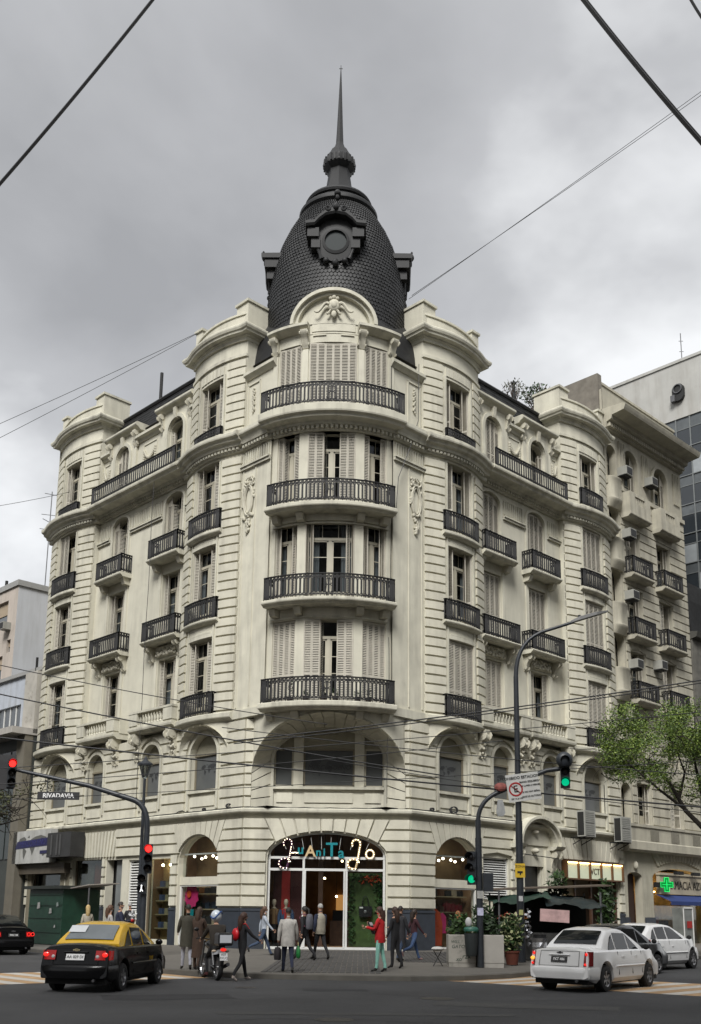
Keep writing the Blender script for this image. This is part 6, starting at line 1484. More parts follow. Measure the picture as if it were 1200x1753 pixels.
for tx, sz, px, pz, m_ in (('PROHIBIDO ESTACIONAR', .118, 0, .3, IRON), ('E', .3, -.24, -.04, IRON), ('MANO IZQUIERDA', .075, .22, .15, IRON), ('DE LUNES A VIERNES', .065, .22, .03, IRON), ('SI NO HAY SEÑAL', .068, .22, -.16, IRON), ('QUE LO AUTORICE', .068, .22, -.3, IRON), ('DE 7 A 21 HS.', .06, -.24, -.33, IRON)):
    l = OBJ('lettering', TEXT(tx, sz, .001, bold=.002), brd, T(px, -.031 if tx != 'E' else -.028, pz) @ RX(pi/2)); l.data.materials.append(m_)
mb = MB(); mb.loft([[(.62+a, -.15+b, z) for a, b in ((-.05*k, -.03), (.09*k, -.03), (.09*k, .03), (-.05*k, .03))] for k, z in ((1, 4.95), (1.6, 4.75), (1.9, 4.55), (1.2, 4.45))]); mb.build('torn_banner', M('torn paper', (.35, .36, .36), .8, var=.3, scale=7), t)
mb = MB(); mb.ball((.68, -.08, 5.35), .17, 8, 6, sc=(1.2, .5, .8)); mb.build('red_rag', M('red white cloth', (.4, .12, .1), .8, var=.6, scale=6), t)
for zz, c_ in ((1.5, (.42, .42, .55)), (2.0, (.4, .4, .38))):
    mb = MB(); mb.box(-.09, .09, -.115, -.103, zz, zz+.22); mb.build('sticker', M('sticker %.2f' % c_[2], c_, .7, var=.3, scale=9), t)
bn = THING('litter_bin', 'dark rounded litter bin hung on the right signal mast', 'litter bin', T(x-.28, y-.1, z0+.32))
mb = MB(); mb.loft([[(.2*k*cos(2*pi*i/14), .17*k*sin(2*pi*i/14), z) for i in range(14)] for k, z in ((.72, 0), (.85, .06), (1, .5), (1.02, .66), (.94, .66), (.9, .5))]); mb.build('bin_body', M('bin plastic', (.02, .025, .026), .5), bn, 40)
mb = MB(); mb.loft([[(.2*k*cos(2*pi*i/14), .17*k*sin(2*pi*i/14), z) for i in range(14)] for k, z in ((1.1, .72), (1.14, .78), (.9, .84), (.1, .86))]); mb.bar((-.18, 0, .64), (-.18, 0, .74), .03); mb.bar((.18, 0, .64), (.18, 0, .74), .03); mb.build('bin_lid', M('bin green', (.02, .1, .07), .5), bn, 40)
mb = MB(); mb.ball((-.08, -.05, .98), .1, 8, 6, sc=(1, .8, 1.5)); mb.build('rubbish', M('white rubbish', (.5, .5, .5), .6), bn, True)
# left signal mast
x, y = -5.95, -6.5; z0 = swz(x, y)
t = THING('traffic_light', 'long-armed traffic light mast showing red with a hanging street name plate', 'traffic light', T(x, y, z0))
mb = MB(); mb.tube([(0, 0, 0), (0, 0, 4.2)], [.12, .1], 12); mb.build('pole', POLE, t, True)
mb = MB(); pts = arc((0, 0, 4.2), (0, 0, 5.1), (-.6, 0, 5.25))+[(-2.1, 0, 5.7), (-4.75, 0, 6.24)]; mb.tube(pts, [.1]*9+[.085, .06], 10); mb.build('arm', POLE, t, True)
head(t, T(-4.8, -.08, 5.6) @ RZ(radians(22)), 0)
mb = MB(); mb.box(-.35, .25, -.1, -.06, 5.55, 6.75, mat=T(-4.95, .05, 0)); mb.build('backboard', SIGNB, t)
head(t, T(.12, -.14, 2.72) @ RZ(radians(10)), 0)
hd = head(t, T(-.04, -.16, 2.05) @ RZ(radians(5)), 9, 2, 'pedestrian_head')
mb = MB(); mb.ball((0, -.1, .26), .025, 6, 4); mb.bar((0, -.1, .23), (0, -.1, .14), .03); mb.bar((0, -.1, .15), (-.04, -.1, .06), .02); mb.bar((0, -.1, .15), (.05, -.1, .07), .02); mb.build('walk_symbol', WHL, hd)
mb = MB(); mb.box(-3.87, -2.41, -.015, .015, 5.2, 5.47); pl = mb.build('name_plate', SIGNB, t)
l = OBJ('lettering', TEXT('RIVADAVIA', .215, .002, bold=.005), pl, T(-3.14, -.019, 5.335) @ RX(pi/2)); l.data.materials.append(M('plate white', (.7, .7, .7), .5, var=0))
for xx in (-3.55, -2.75):
    mb = MB(); mb.bar((xx, 0, 5.47), (xx, 0, 5.7-(xx+2.1)*.205), .03); mb.build('hanger', POLE, t)
# lantern post
x, y = -6.3, -5.5; z0 = swz(x, y)
t = THING('lantern_post', 'slim post with a tapered glass lantern behind the left signal mast', 'street lamp', T(x, y, z0))
mb = MB(); mb.tube([(0, 0, 0), (0, 0, .8), (-.04, 0, 6.1)], [.1, .07, .05], 10); mb.build('post', POLE, t, True)
mb = MB(); mb.loft([[(-.04+k*cos(2*pi*i/6), k*sin(2*pi*i/6), z) for i in range(6)] for k, z in ((.05, 6.1), (.08, 6.16), (.2, 6.55))]); mb.build('glass', GLASS('lantern glass', (.5, .52, .5), .1), t)
mb = MB()
for i in range(6): a = 2*pi*i/6; mb.bar((-.04+.08*cos(a), .08*sin(a), 6.12), (-.04+.2*cos(a), .2*sin(a), 6.56), .025)
mb.build('lantern_frame', POLE, t)
mb = MB(); mb.lathe([(.0, 6.56), (.27, 6.56), (.27, 6.62), (.2, 6.68), (.1, 6.74), (.04, 6.86), (.0, 6.9)], 12, (-.04, 0, 0)); mb.build('lantern_cap', POLE, t, True)
# green newsstand, left
KG = M('newsstand green', (.012, .05, .03), .5, var=.3, scale=3)
t = THING('newsstand', 'closed dark green metal newsstand with a flap awning, left pavement', 'kiosk', FP[-1].frame(9.4, 2.6, .2))
mb = MB(); mb.box(-1.5, 1.5, -.9, .9, 0, 2.35); mb.build('body', KG, t)
for z in (.5, 1.1, 1.65, 2.1):
    mb = MB(); mb.box(-1.45, 1.45, -.93, -.9, z, z+.05); mb.build('rib', KG, t)
mb = MB(); mb.box(-1.7, 1.7, -1.1, 1.0, 2.36, 2.5); mb.build('roof', M('newsstand roof', (.03, .035, .03), .7, var=.4, scale=2), t)
for (a, z, s_, c_) in ((-.7, 1.5, .3, (.3, .3, .29)), (.4, 1.3, .25, (.35, .35, .34)), (1.0, 1.6, .2, (.25, .3, .28)), (.9, .7, .14, (.4, .4, .4))):
    mb = MB(); mb.face([(a, -.935, z), (a+s_, -.935, z+.03), (a+s_*.8, -.935, z+s_), (a+.03, -.935, z+s_*.9)]); mb.build('poster_scrap', M('scrap %.2f' % c_[0], c_, .8, var=.4, scale=8), t)
t2 = THING('flap_awning', 'pale grey folding awning on thin posts beside the green newsstand', 'awning', FP[-1].frame(7.3, 2.4, .2))
mb = MB(); mb.loft([[(-1.0, -.9, 2.32), (1.1, -.9, 2.5), (1.1, .6, 2.6), (-1.0, .6, 2.42)], [(-1.0, -.9, 2.36), (1.1, -.9, 2.54), (1.1, .6, 2.64), (-1.0, .6, 2.46)]]); mb.build('canopy', M('awning grey', (.3, .27, .24), .7, var=.3), t2)
for xx in (-.9, 1.0):
    mb = MB(); mb.tube([(xx, -.8, 0), (xx, -.8, 2.35+.09*xx)], .035, 6); mb.build('post', STEEL, t2)
# concrete planters (right)
CON = M('graffiti concrete', (.36, .34, .3), .85, var=.15, scale=3, bump=.3, stains=.6, dirt=(.06, .07, .06)); CON2 = M('plain concrete', (.4, .38, .345), .85, var=.1, scale=3, bump=.25, stains=.25, dirt=(.15, .16, .14))
SOIL = M('soil', (.03, .022, .015), .95)
def leafbush(parent, c, rad, n, size, mat, seed, name='foliage'):
    rng = random.Random(seed); mb = MB()
    for k in range(n):
        d = Vector((rng.gauss(0, 1), rng.gauss(0, 1), rng.gauss(0, 1))).normalized()*(rng.random()**.45); p = Vector(c)+Vector((d.x*rad[0], d.y*rad[1], d.z*rad[2]))
        a = Vector((rng.gauss(0, 1), rng.gauss(0, 1), rng.gauss(.2, .7))).normalized(); u = a.orthogonal().normalized(); u = Matrix.Rotation(rng.random()*6.28, 3, a) @ u; l = size*rng.uniform(.6, 1.3)
        mb.face([p, p+a*l*.5+u*l*.25, p+a*l, p+a*l*.5-u*l*.25])
    return mb.build(name, mat, parent)
LF = [M('leaf dark', (.028, .06, .018), .55, var=.5, scale=3), M('leaf mid', (.05, .1, .025), .55, var=.5, scale=3), M('leaf yellow', (.14, .15, .03), .55, var=.4, scale=3)]
for (xa, xb, lb, m_, sd_) in ((4.05, 4.86, 'concrete planter block with dark graffiti behind the litter bin', CON, 1), (4.92, 5.7, 'clean concrete planter block right of the signal mast', CON2, 2)):
    yy = -10.0; zz = swz(xa, yy)
    t = THING('concrete_planter', lb, 'planter', T((xa+xb)/2, yy, zz)); w = (xb-xa)/2
    mb = MB(); mb.loft([[(a*k, b*.4*k, z) for a, b in ((-w, -1), (w, -1), (w, 1), (-w, 1))] for k, z in ((.97, -.02), (.97, .1), (1, .12), (1, .9), (.98, .93), (.84, .93), (.84, .8))]); mb.build('box', m_, t)
    mb = MB(); mb.box(-w*.84, w*.84, -.33, .33, .7, .84); mb.build('soil', SOIL, t)
    if sd_ == 1:
        for tx, sz, px, pz in (('WILL', .12, -.2, .72), ('GATO', .14, -.12, .58), ('rzk', .2, .12, .3), ('xo', .16, -.1, .22)):
            l = OBJ('graffiti', TEXT(tx, sz, .001, shear=.2), t, T(px, -.405, pz) @ RX(pi/2)); l.data.materials.append(M('graffiti ink', (.02, .05, .035), .7))
    leafbush(t, (0, 0, 1.15), (w*1.0, .4, .38), 420, .15, LF[1 if sd_ == 1 else 0], 50+sd_)
# potted shrub at the tall lamp
def potplant(x, y, lb, r, h, hh, mats, n, seed, potm=None, size=.16):
    zz = swz(x, y); t = THING('potted_plant', lb, 'plant', T(x, y, zz)); mb = MB(); mb.lathe([(0, 0), (r*.72, 0), (r, h), (r*1.06, h), (r*1.06, h*.88), (r*.9, h*.9), (0, h*.9)], 16); mb.build('pot', potm or M('terracotta', (.13, .035, .02), .8, var=.25), t, 30)
    mb = MB(); mb.tube([(0, 0, h*.8), (.03, 0, h+hh*.5)], .03, 6); mb.build('stem', BROWN, t)
    for k, m_ in enumerate(mats): leafbush(t, (0, 0, h+hh*.5), (r*1.5, r*1.5, hh*.55), n//len(mats), size, m_, seed+k, 'foliage')
potplant(6.15, -8.9, 'bushy variegated shrub in a red pot by the tall lamp', .24, .42, 1.1, [LF[0], LF[1], M('leaf cream', (.4, .42, .22), .6, var=.3, scale=5)], 900, 3)
potplant(5.4, -7.6, 'leafy green shrub behind the clean planter block', .3, .35, 1.5, [LF[0], LF[1]], 900, 9)
potplant(8.8, -2.6, 'tall thin bamboo-like plant in front of the lit sign shop', .3, .4, 2.7, [LF[0], LF[1]], 900, 21, size=.22)
potplant(11.6, 1.6, 'tall slender plant beside the right shop pier', .28, .4, 2.5, [LF[0], LF[1]], 700, 27, size=.2)
# flower stall under tarpaulins
TARP = M('dark tarpaulin', (.02, .03, .032), .35, var=.4, scale=2, bump=.5, bscale=6); TARG = M('green tarpaulin', (.02, .05, .035), .5, var=.4, scale=2)
x, y = 7.9, -4.6; z0 = swz(x, y)
t = THING('flower_stall', 'flower stall covered by dark sagging tarpaulins beside the tall lamp', 'market stall', T(x, y, z0))
def tarp(name, x0, x1, y0, y1, zf, mat, seed, n=14):
    rng = random.Random(seed); mb = MB(); rows = []
    for i in range(n+1):
        u = i/n; r_ = []
        for j in range(n+1):
            v = j/n; xx = x0+(x1-x0)*u; yy = y0+(y1-y0)*v
            r_.append((xx, yy, zf(u, v)+.07*sin(u*9+seed)*cos(v*7)+rng.uniform(-.03, .03)))
        rows.append(r_)
    mb.grid(rows); return mb.build(name, mat, t, True)
tarp('tarpaulin', -1.9, .1, -1.2, 1.2, lambda u, v: 1.95+.25*u+.15*v-.5*max(0, .25-v), TARG, 1)
tarp('tarpaulin', -.1, 2.0, -1.3, 1.3, lambda u, v: 2.15+.15*v-1.0*max(0, .3-v)*(1-.5*u)-.25*u, TARP, 5)
mb = MB(); mb.loft([[(-2.0, -.3, 2.32), (2.6, .6, 2.55), (2.6, 2.4, 2.62), (-2.0, 1.9, 2.4)], [(-2.0, -.3, 2.36), (2.6, .6, 2.6), (2.6, 2.4, 2.67), (-2.0, 1.9, 2.45)]]); mb.build('stall_roof', M('stall roof', (.1, .075, .055), .8, var=.3), t)
for a, b in ((-1.7, -1.1), (1.8, -1.1), (1.8, 1.5), (-1.7, 1.5)):
    mb = MB(); mb.tube([(a, b, 0), (a, b, 2.3)], .035, 6); mb.build('post', STEEL, t)
mb = MB(); mb.box(-1.6, 1.8, 1.3, 1.4, 0, 2.2); mb.build('back_panel', M('stall dark', (.012, .014, .012), .9), t)
mb = MB(); mb.box(-.4, .6, -1.28, -1.24, 1.28, 1.7, mat=RY(radians(3))); mb.build('cardboard_sign', M('pink cardboard', (.5, .33, .32), .8, var=.25, scale=4), t)
mb = MB(); mb.box(-1.0, 1.6, -1.0, .6, .0, .9); mb.build('counter', M('stall counter', (.03, .03, .028), .7, var=.4), t)
mb = MB(); rng = random.Random(8)
for k in range(30):
    p = Vector((-.75+.05*rng.gauss(0, 1), -1.32+.02*rng.gauss(0, 1), .5+1.2*k/30)); a = Vector((rng.gauss(0, 1), rng.gauss(0, .4), rng.gauss(0, 1))).normalized()*.1; b = a.orthogonal().normalized()*.09
    mb.face([p, p+a, p+a+b, p+b])
mb.build('foil_strips', M('silver foil', (.6, .6, .62), .25, .9, var=.2, scale=8), t)
for (a, b, c_, nm) in ((-1.5, -1.0, (.35, .05, .03), 'red'), (-1.2, -1.15, (.5, .3, .3), 'rose'), (-.9, -.9, (.4, .12, .02), 'orange')):
    fb = THING('flower_bucket', '%s flowers in a bucket on the covered stall' % nm, 'flowers', T(x+a, y+b, z0+.9)); mb = MB(); mb.lathe([(0, 0), (.12, 0), (.15, .3), (.12, .3), (0, .27)], 12); mb.build('bucket', IRON, fb)
    leafbush(fb, (0, 0, .42), (.2, .2, .15), 120, .1, LF[1], 3); leafbush(fb, (0, 0, .52), (.22, .22, .12), 110, .09, M('petal ' + nm, c_, .6, var=.2), 5, 'flowers')
sb = THING('silver_bag', 'silver foil wrapped bin at the foot of the tall lamp', 'bag', T(7.25, -7.6, swz(7.2, -7.6))); mb = MB(); rng = random.Random(5)
mb.loft([[(r*(1+rng.uniform(-.12, .12))*cos(2*pi*i/14), r*(1+rng.uniform(-.12, .12))*sin(2*pi*i/14), z) for i in range(14)] for r, z in ((.2, 0), (.24, .15), (.22, .35), (.26, .5), (.22, .65), (.27, .78))]); mb.build('bag', M('silver foil', (.6, .6, .62), .25, .9), sb)
mb = MB(); mb.lathe([(.0, .6), (.2, .6), (.22, .9), (.0, .92)], 12); mb.build('bin_rim', IRON, sb)
# dark bin against the right pier, small stool, pharmacy street display
b2 = THING('wall_bin', 'small black bin standing at the right corner plinth', 'litter bin', T(2.95, -.75, swz(2.95, -.75))); mb = MB(); mb.box(-.22, .22, -.2, .2, .08, .95); mb.build('body', IRON, b2); mb = MB(); mb.box(-.26, .26, -.24, .24, 0, .08); mb.build('foot', CON2, b2); mb = MB(); mb.box(-.24, .24, -.22, .22, .95, 1.0); mb.build('rim', STEEL, b2)
t = THING('folding_stool', 'folding stool with white cloth left of the graffiti planter', 'stool', T(3.75, -10.1, swz(3.75, -10.1))); mb = MB(); mb.ball((0, 0, .5), .2, 10, 6, sc=(1, .7, .35)); mb.build('seat', M('white cloth', (.5, .49, .46), .8), t, True)
for a, b in ((-.14, .14), (.14, -.14)):
    mb = MB(); mb.tube([(a, -.1, 0), (b*.9, .1, .46)], .014, 5); mb.build('leg', IRON, t)
t = THING('shop_display_stand', 'white framed display stand on the pavement before the pharmacy', 'display stand', FP[1].frame(19.2, 1.6, swz(18, 12))); mb = MB(); mb.box(-.5, .5, -.3, .3, .0, 1.9); mb.build('cabinet', M('stand glass', (.16, .17, .16), .3, var=.3), t)
mb = MB()
for xx in (-.5, .46): mb.box(xx, xx+.05, -.34, -.3, 0, 1.95)
mb.box(-.5, .5, -.34, -.3, 1.88, 1.95); mb.build('frame', WHITEM, t); mb = MB(); mb.box(-.2, .3, -.36, -.34, .9, 1.25); mb.build('red_poster', RED, t)
# rooftop plants
for (tt, lb, r, n) in ((10.9, 'wispy bare shrub on the roof by the right end pavilion', .8, 260), (13.0, 'leafy green shrub on the roof behind the right end pavilion', .75, 500)):
    c = FP[1].P(tt, -2.2, 28.5); t = THING('roof_shrub', lb, 'plant', T(*c) @ Matrix.Scale(1.2 if n > 300 else .9, 4)); rng = random.Random(n)
    mb = MB(); mb.lathe([(0, 0), (.3, 0), (.36, .4), (0, .38)], 12); mb.build('pot', M('dark pot', (.05, .035, .03), .7), t)
    mb = MB()
    for k in range(16):
        d = Vector((rng.gauss(0, .5), rng.gauss(0, .5), 1)).normalized(); mb.tube([(0, 0, .3), d*.7+Vector((0, 0, .3)), d*1.35+Vector((rng.gauss(0, .12), rng.gauss(0, .12), .4))], [.03, .02, .008], 5)
    mb.build('stems', BROWN, t); leafbush(t, (0, 0, 1.35), (r, r, r*.6), n, .15, LF[0] if n > 300 else M('leaf olive', (.11, .115, .08), .7), n)
# ------------------------------------------------------------------ street trees
def tree(label, base, limbs, clusters, nleaf, size, mats, seed, trunk_r=.22, twigs=0, barkc=(.03, .024, .018)):
    t = THING('street_tree', label, 'tree', T(*base)); rng = random.Random(seed); bk = M('bark %.3f' % barkc[0], barkc, .9, var=.3, scale=4, bump=.6, bscale=15)
    mb = MB()
    for pts, r0, r1 in limbs: mb.tube([Vector(p)+Vector((rng.gauss(0, .03), rng.gauss(0, .03), 0)) for p in pts], [r0+(r1-r0)*i/(len(pts)-1) for i in range(len(pts))], 8)
    for k in range(twigs):
        c = Vector(rng.choice(clusters)[0]); d = Vector((rng.gauss(0, 1), rng.gauss(0, 1), rng.gauss(0, .8))).normalized(); q = c+Vector((rng.gauss(0, .4), rng.gauss(0, .4), rng.gauss(0, .4)))
        pts = [q]
        for j in range(4): d = (d+Vector((rng.gauss(0, .4), rng.gauss(0, .4), rng.gauss(0, .4)))).normalized(); pts.append(pts[-1]+d*.3)
        mb.tube(pts, [.022, .018, .014, .01, .006], 4)
    mb.build('trunk', bk, t, True)
    mbs = [MB() for _ in mats]
    for k in range(nleaf):
        c, r = rng.choice(clusters); d = Vector((rng.gauss(0, 1), rng.gauss(0, 1), rng.gauss(0, 1))).normalized()*(rng.random()**.4)*r; d.z *= .65
        p = Vector(c)+d; a = Vector((rng.gauss(0, 1), rng.gauss(0, 1), rng.gauss(-.3, .6))).normalized(); u = a.orthogonal().normalized(); u = Matrix.Rotation(rng.random()*6.28, 3, a) @ u; l = size*rng.uniform(.6, 1.35)
        rng.choice(mbs).face([p, p+a*l*.45+u*l*.3, p+a*l, p+a*l*.45-u*l*.3])
    for m_, q in zip(mats, mbs): q.build('crown', m_, t)
FG = [M('fresh leaf', (.12, .185, .032), .5, var=.35, scale=2), M('fresh leaf light', (.2, .27, .05), .5, var=.3, scale=2), M('fresh leaf deep', (.06, .11, .018), .5, var=.35, scale=2)]
rng = random.Random(77); cl = []
for k in range(170):
    a = rng.uniform(0, 6.28); rr = rng.random()**.5; cl.append(((-1.2+3.4*rr*cos(a), 2.6*rr*sin(a), 7.75+1.25*rng.gauss(0, .6)+.5*(1-rr)), rng.uniform(.4, .8)))
tree('fresh green street tree reaching in from the right edge', (15.2, -2.4, .2), [([(0, 0, 0), (.05, 0, 2), (0, 0, 4.2)], .24, .18), ([(0, 0, 4.2), (-.6, .1, 4.7), (-1.3, .2, 5.5), (-1.8, .3, 6.6), (-2.8, .2, 7.6)], .13, .04), ([(0, 0, 4.2), (-.5, -.1, 5.4), (-.75, 0, 6.4), (-.9, .2, 7.8)], .12, .04), ([(0, 0, 4.2), (.6, .3, 6), (1.2, .2, 7.5)], .13, .05), ([(-1.3, .2, 5.5), (-2.2, .2, 6.3), (-3.4, .1, 7.3)], .07, .03), ([(-1.5, .2, 6.0), (-1.2, .3, 7), (-1.6, .2, 8)], .06, .02)], cl, 48000, .08, FG, 5, twigs=90)
rng = random.Random(78); cl = []
for k in range(50): cl.append(((.9+1.6*rng.gauss(0, .6), .6*rng.gauss(0, 1), 5.5+1.2*rng.gauss(0, .55)), rng.uniform(.3, .6)))
tree('sparse dark twiggy street tree at the left edge', (-15.0, -1.0, .2), [([(0, 0, 0), (0, 0, 3)], .2, .15), ([(0, 0, 3), (.6, .1, 4.2), (1.6, .2, 5.0), (2.9, .2, 5.5)], .1, .025), ([(0, 0, 3), (.2, 0, 4.8), (.8, .1, 6.3), (1.6, .1, 7.2)], .1, .025), ([(.8, .1, 4.4), (1.8, .0, 4.7), (3.2, -.1, 5.1)], .05, .015), ([(.5, 0, 5.5), (1.6, 0, 6.0), (2.6, 0, 6.4)], .05, .015)], cl, 5000, .1, [M('dull leaf', (.07, .075, .025), .7, var=.4), M('dull leaf dark', (.035, .04, .018), .7, var=.4)], 8, twigs=220)
# ------------------------------------------------------------------ vehicles
TYRE = M('tyre', (.015, .015, .016), .8, var=.2, scale=8); RIM = M('alloy rim', (.3, .3, .31), .3, .8, var=.15, scale=5); CGL = M('car glass', (.006, .007, .008), .06, var=0, spec=.3)
TAIL = M('tail lens', (.2, .006, .008), .15, var=.15, scale=10, emit=(1, .02, .01), estr=.04); TAILON = M('tail lens lit', (.5, .02, .02), .15, var=0, emit=(1, .03, .02), estr=.3); AMB = M('amber lens', (.6, .2, .02), .2, emit=(1, .4, .05), estr=.5); CLEARL = M('clear lens', (.5, .5, .5), .1)
UNDER = M('underbody', (.01, .01, .01), .9); PLT = M('plate white', (.7, .7, .7), .5, var=0); GREYP = M('plate black', (.03, .03, .03), .5)
def smooth(a, b, x): u = min(1, max(0, (x-a)/(b-a))); return u*u*(3-2*u)
class Car:
    def __init__(c, W=.805, rear=-.83, front=3.28, wb=2.44, deck=.985, hood=.95, roof=1.43, gl=(-.14, .5, 1.38, 2.2), belt=.9, r=.29, tail=.1):
        c.W, c.rear, c.front, c.wb, c.deck, c.hood, c.roof, c.gl, c.belt, c.r, c.tail = W, rear, front, wb, deck, hood, roof, gl, belt, r, tail
    def w(c, y): return c.W*(1-.10*smooth(c.rear+.5, c.rear, y)-.16*smooth(c.front-.9, c.front, y))
    def zl(c, y):
        z = .2+.1*smooth(c.rear+.45, c.rear, y)+.02*smooth(c.front-.5, c.front, y)
        for cy in (0, c.wb):
            d = abs(y-cy); R = c.r+.07
            if d < R: z = max(z, c.r+sqrt(R*R-d*d)*.97)
        return z
    def zb(c, y): return c.belt-.03*smooth(c.wb, c.front, y)-.22*smooth(c.front-.45, c.front, y)-.02*smooth(c.rear+.3, c.rear, y)
    def zd(c, y):
        a, b = c.deck, c.hood
        z = a+(b-a)*smooth(.3, 2, y); z -= .12*smooth(c.gl[3], c.front-.1, y)+.16*smooth(c.front-.4, c.front, y); z -= .03*smooth(c.rear+.2, c.rear, y); return z
    def warp(c, x, y, z):
        if y < c.rear+.35: y += max(0, z-.56)*.34*((c.rear+.35-y)/.35)
        if y > c.front-.5: y -= max(0, z-.5)*.55*((y-c.front+.5)/.5)
        return Vector((x, y, z))
    def sec(c, y):
        w, zl, zb, zd = c.w(y), c.zl(y), c.zb(y), c.zd(y); z1 = max(zl+.04, .3); z2 = max(.5, zl+.05); z3 = max(.72, z2+.03)
        z3 = min(z3, zb-.05) if zb-.05 > z2 else z2+.01
        return [(w*.88, zl), (w*.985, z1), (w*1.0, z2), (w*.99, z3), (w*.955, max(zb-.02, z3+.01)), (w*.9, max(zb+.02, z3+.03)), (w*.8, zd-.035), (w*.5, zd), (0, zd+.015)]
    def zr(c, y):
        a, b, d, e = c.gl; base = c.zd(y)
        if y < b: u = (y-a)/(b-a); return base+(c.roof-.05-base)*max(0, u)**.8
        if y > d: u = (e-y)/(e-d); return base+(c.roof-.04-base)*max(0, u)**.85
        return c.roof-.05*((y-(b+d)/2)/((d-b)/2))**2+.0
    def gsec(c, y):
        w, zb, zr = c.w(y), c.zb(y)+.0, c.zr(y); k = min(1, max(0, (zr-zb)/.45))
        return [(w*.9, zb-.02), (w*(.9-.15*k*.9), zb+(zr-zb)*.82), (w*(.9-.2*k), zb+(zr-zb)*.95), (w*.45, zr+.012*k), (0, zr+.018*k)]
def mirror(h): return h+[(-x, z) for x, z in h[-2::-1]]
def build_car(c, name, label, mw, paint, roofm, lights='corsa', plate='', plate_dark=False, lit=True, group=None, hatch=False, taxi=False):
    t = THING(name, label, 'car', mw, group); N = 64
    ys = [c.rear+(c.front-c.rear)*i/N for i in range(N+1)]
    mb = MB(); mb.loft([[c.warp(x, y, z) for x, z in mirror(c.sec(y))] for y in ys]); mb.build('body', paint, t, 34)
    a, b, d, e = c.gl; mb = MB(); gy = [a+(e-a)*i/30 for i in range(31)]
    mb.loft([[Vector((x, y, z)) for x, z in mirror(c.gsec(y))] for y in gy]); mb.build('cabin', roofm, t, 30)
    mb = MB(); mb.box(-c.W*.82, c.W*.82, c.rear+.12, c.front-.1, .17, .34); mb.build('underbody', UNDER, t)
    def side(y, v, k, o=.008):
        g = c.gsec(y); p0, p1 = g[0], g[1]; return Vector((k*(p0[0]+(p1[0]-p0[0])*v+o), y, p0[1]+.02+(p1[1]-p0[1]-.02)*v))
    ma, mb_, md, me = a+.25*(b-a), b, d, e
    wins = ([(a+.32, b+.02, a+.12, .16)], 0)
    for k in (-1, 1):
        specs = [('quarter_window', [(a+.30, .1), (b+.12, .1), (b+.10, .93), (b-.02, .8)]), ('rear_side_window', [(b+.2, .08), (b+.86, .08), (b+.82, 1.0), (b+.16, 1.0)]), ('front_side_window', [(b+.95, .08), (e-.22, .06), (d+.12, .93), (d-.05, 1.0), (b+.9, 1.0)])]
        for nm, poly in specs:
            mb = MB(); mb.face([side(y, v, k) for y, v in poly]); mb.build(nm, CGL, t)
        # doors: seams, handles, side strip, mirror
        for y in (b+.14, b+.905, e-.2):
            mb = MB(); mb.bar(Vector((k*(c.w(y)*1.0+.002), y, .36)), Vector((k*(c.w(y)*.955+.004), y, c.zb(y)-.02)), .012); mb.build('door_seam', UNDER, t)
        for y in (b+.32, b+1.05):
            mb = MB(); mb.box(k*c.w(y)*.985-.012, k*c.w(y)*.985+.018, y, y+.14, .745, .775); mb.build('door_handle', roofm if not taxi else paint, t)
        mb = MB(); mb.tube([Vector((k*(c.w(y)*1.0+.006), y, .56)) for y in (b-.02, b+.5, b+1.0, e-.1)], .022, 6); mb.build('side_strip', paint, t)
        mb = MB(); mb.ball((k*(c.W+.07), e-.12, c.belt+.07), .1, 10, 6, sc=(.9, .5, .7)); mb.build('wing_mirror', UNDER if not taxi else paint, t, True)
    # rear window follows the rear slope
    mb = MB(); rows = []
    y0, y1 = a+.06, b-.07
    for i in range(7):
        y = y0+(y1-y0)*i/6; z = c.zr(y)+.012; hw = c.w(y)*(.68-.07*i/6); n_ = Vector((0, -.55, .83))*.012
        rows.append([Vector((u*hw, y, z+.01*(1-u*u)))+n_ for u in (-1, -.6, -.2, .2, .6, 1)])
    mb.grid(rows); mb.build('rear_window', (M('taxi glass painted reflection', (.16, .18, .19), .05, var=.25, scale=2, spec=.8) if taxi else M('rear glass', (.008, .01, .011), .05, var=0, spec=.35)), t, True)  # taxi glass: sky reflection painted in as a paler base colour
    mb = MB(); rows = []
    for i in range(7):
        y = e-.06+(d+.07-e+.06)*i/6; hw = c.w(y)*(.74-.1*i/6); rows.append([Vector((u*hw, y, c.zr(y)+.012+.01*(1-u*u)))+Vector((0, .5, .85))*.012 for u in (-1, -.5, 0, .5, 1)])
    mb.grid(rows); mb.build('windscreen', CGL, t, True)
    # rear wrap helper
    def wrap(x0, x1, z0, z1, o, yb, name, mat, n=6, parent=None):
        mb = MB(); rings = []
        pl = []
        for i in range(n+1):
            x = x0+(x1-x0)*i/n; pl.append((x, c.rear))
        for i in range(1, 5): pl.append((x1, c.rear+(yb-c.rear)*i/4))
        def at(x, y, z):
            w = c.w(y); sx = 1 if x >= 0 else -1; xx = sx*min(abs(x), w*1.0)
            corner = max(0, (abs(xx)/w-.75)/.25); yy = y+.06*corner**2 if y == c.rear else y
            return c.warp(xx+(sx*o if y > c.rear+.01 else 0), yy, z)+Vector((0, -o if y <= c.rear+.3 else 0, 0))
        mb.grid([[at(x, y, z) for x, y in pl] for z in (z0, (z0+z1)/2, z1)]); return mb.build(name, mat, parent or t, 40)
    BW = c.W*.9
    mb = MB()
    rows = []
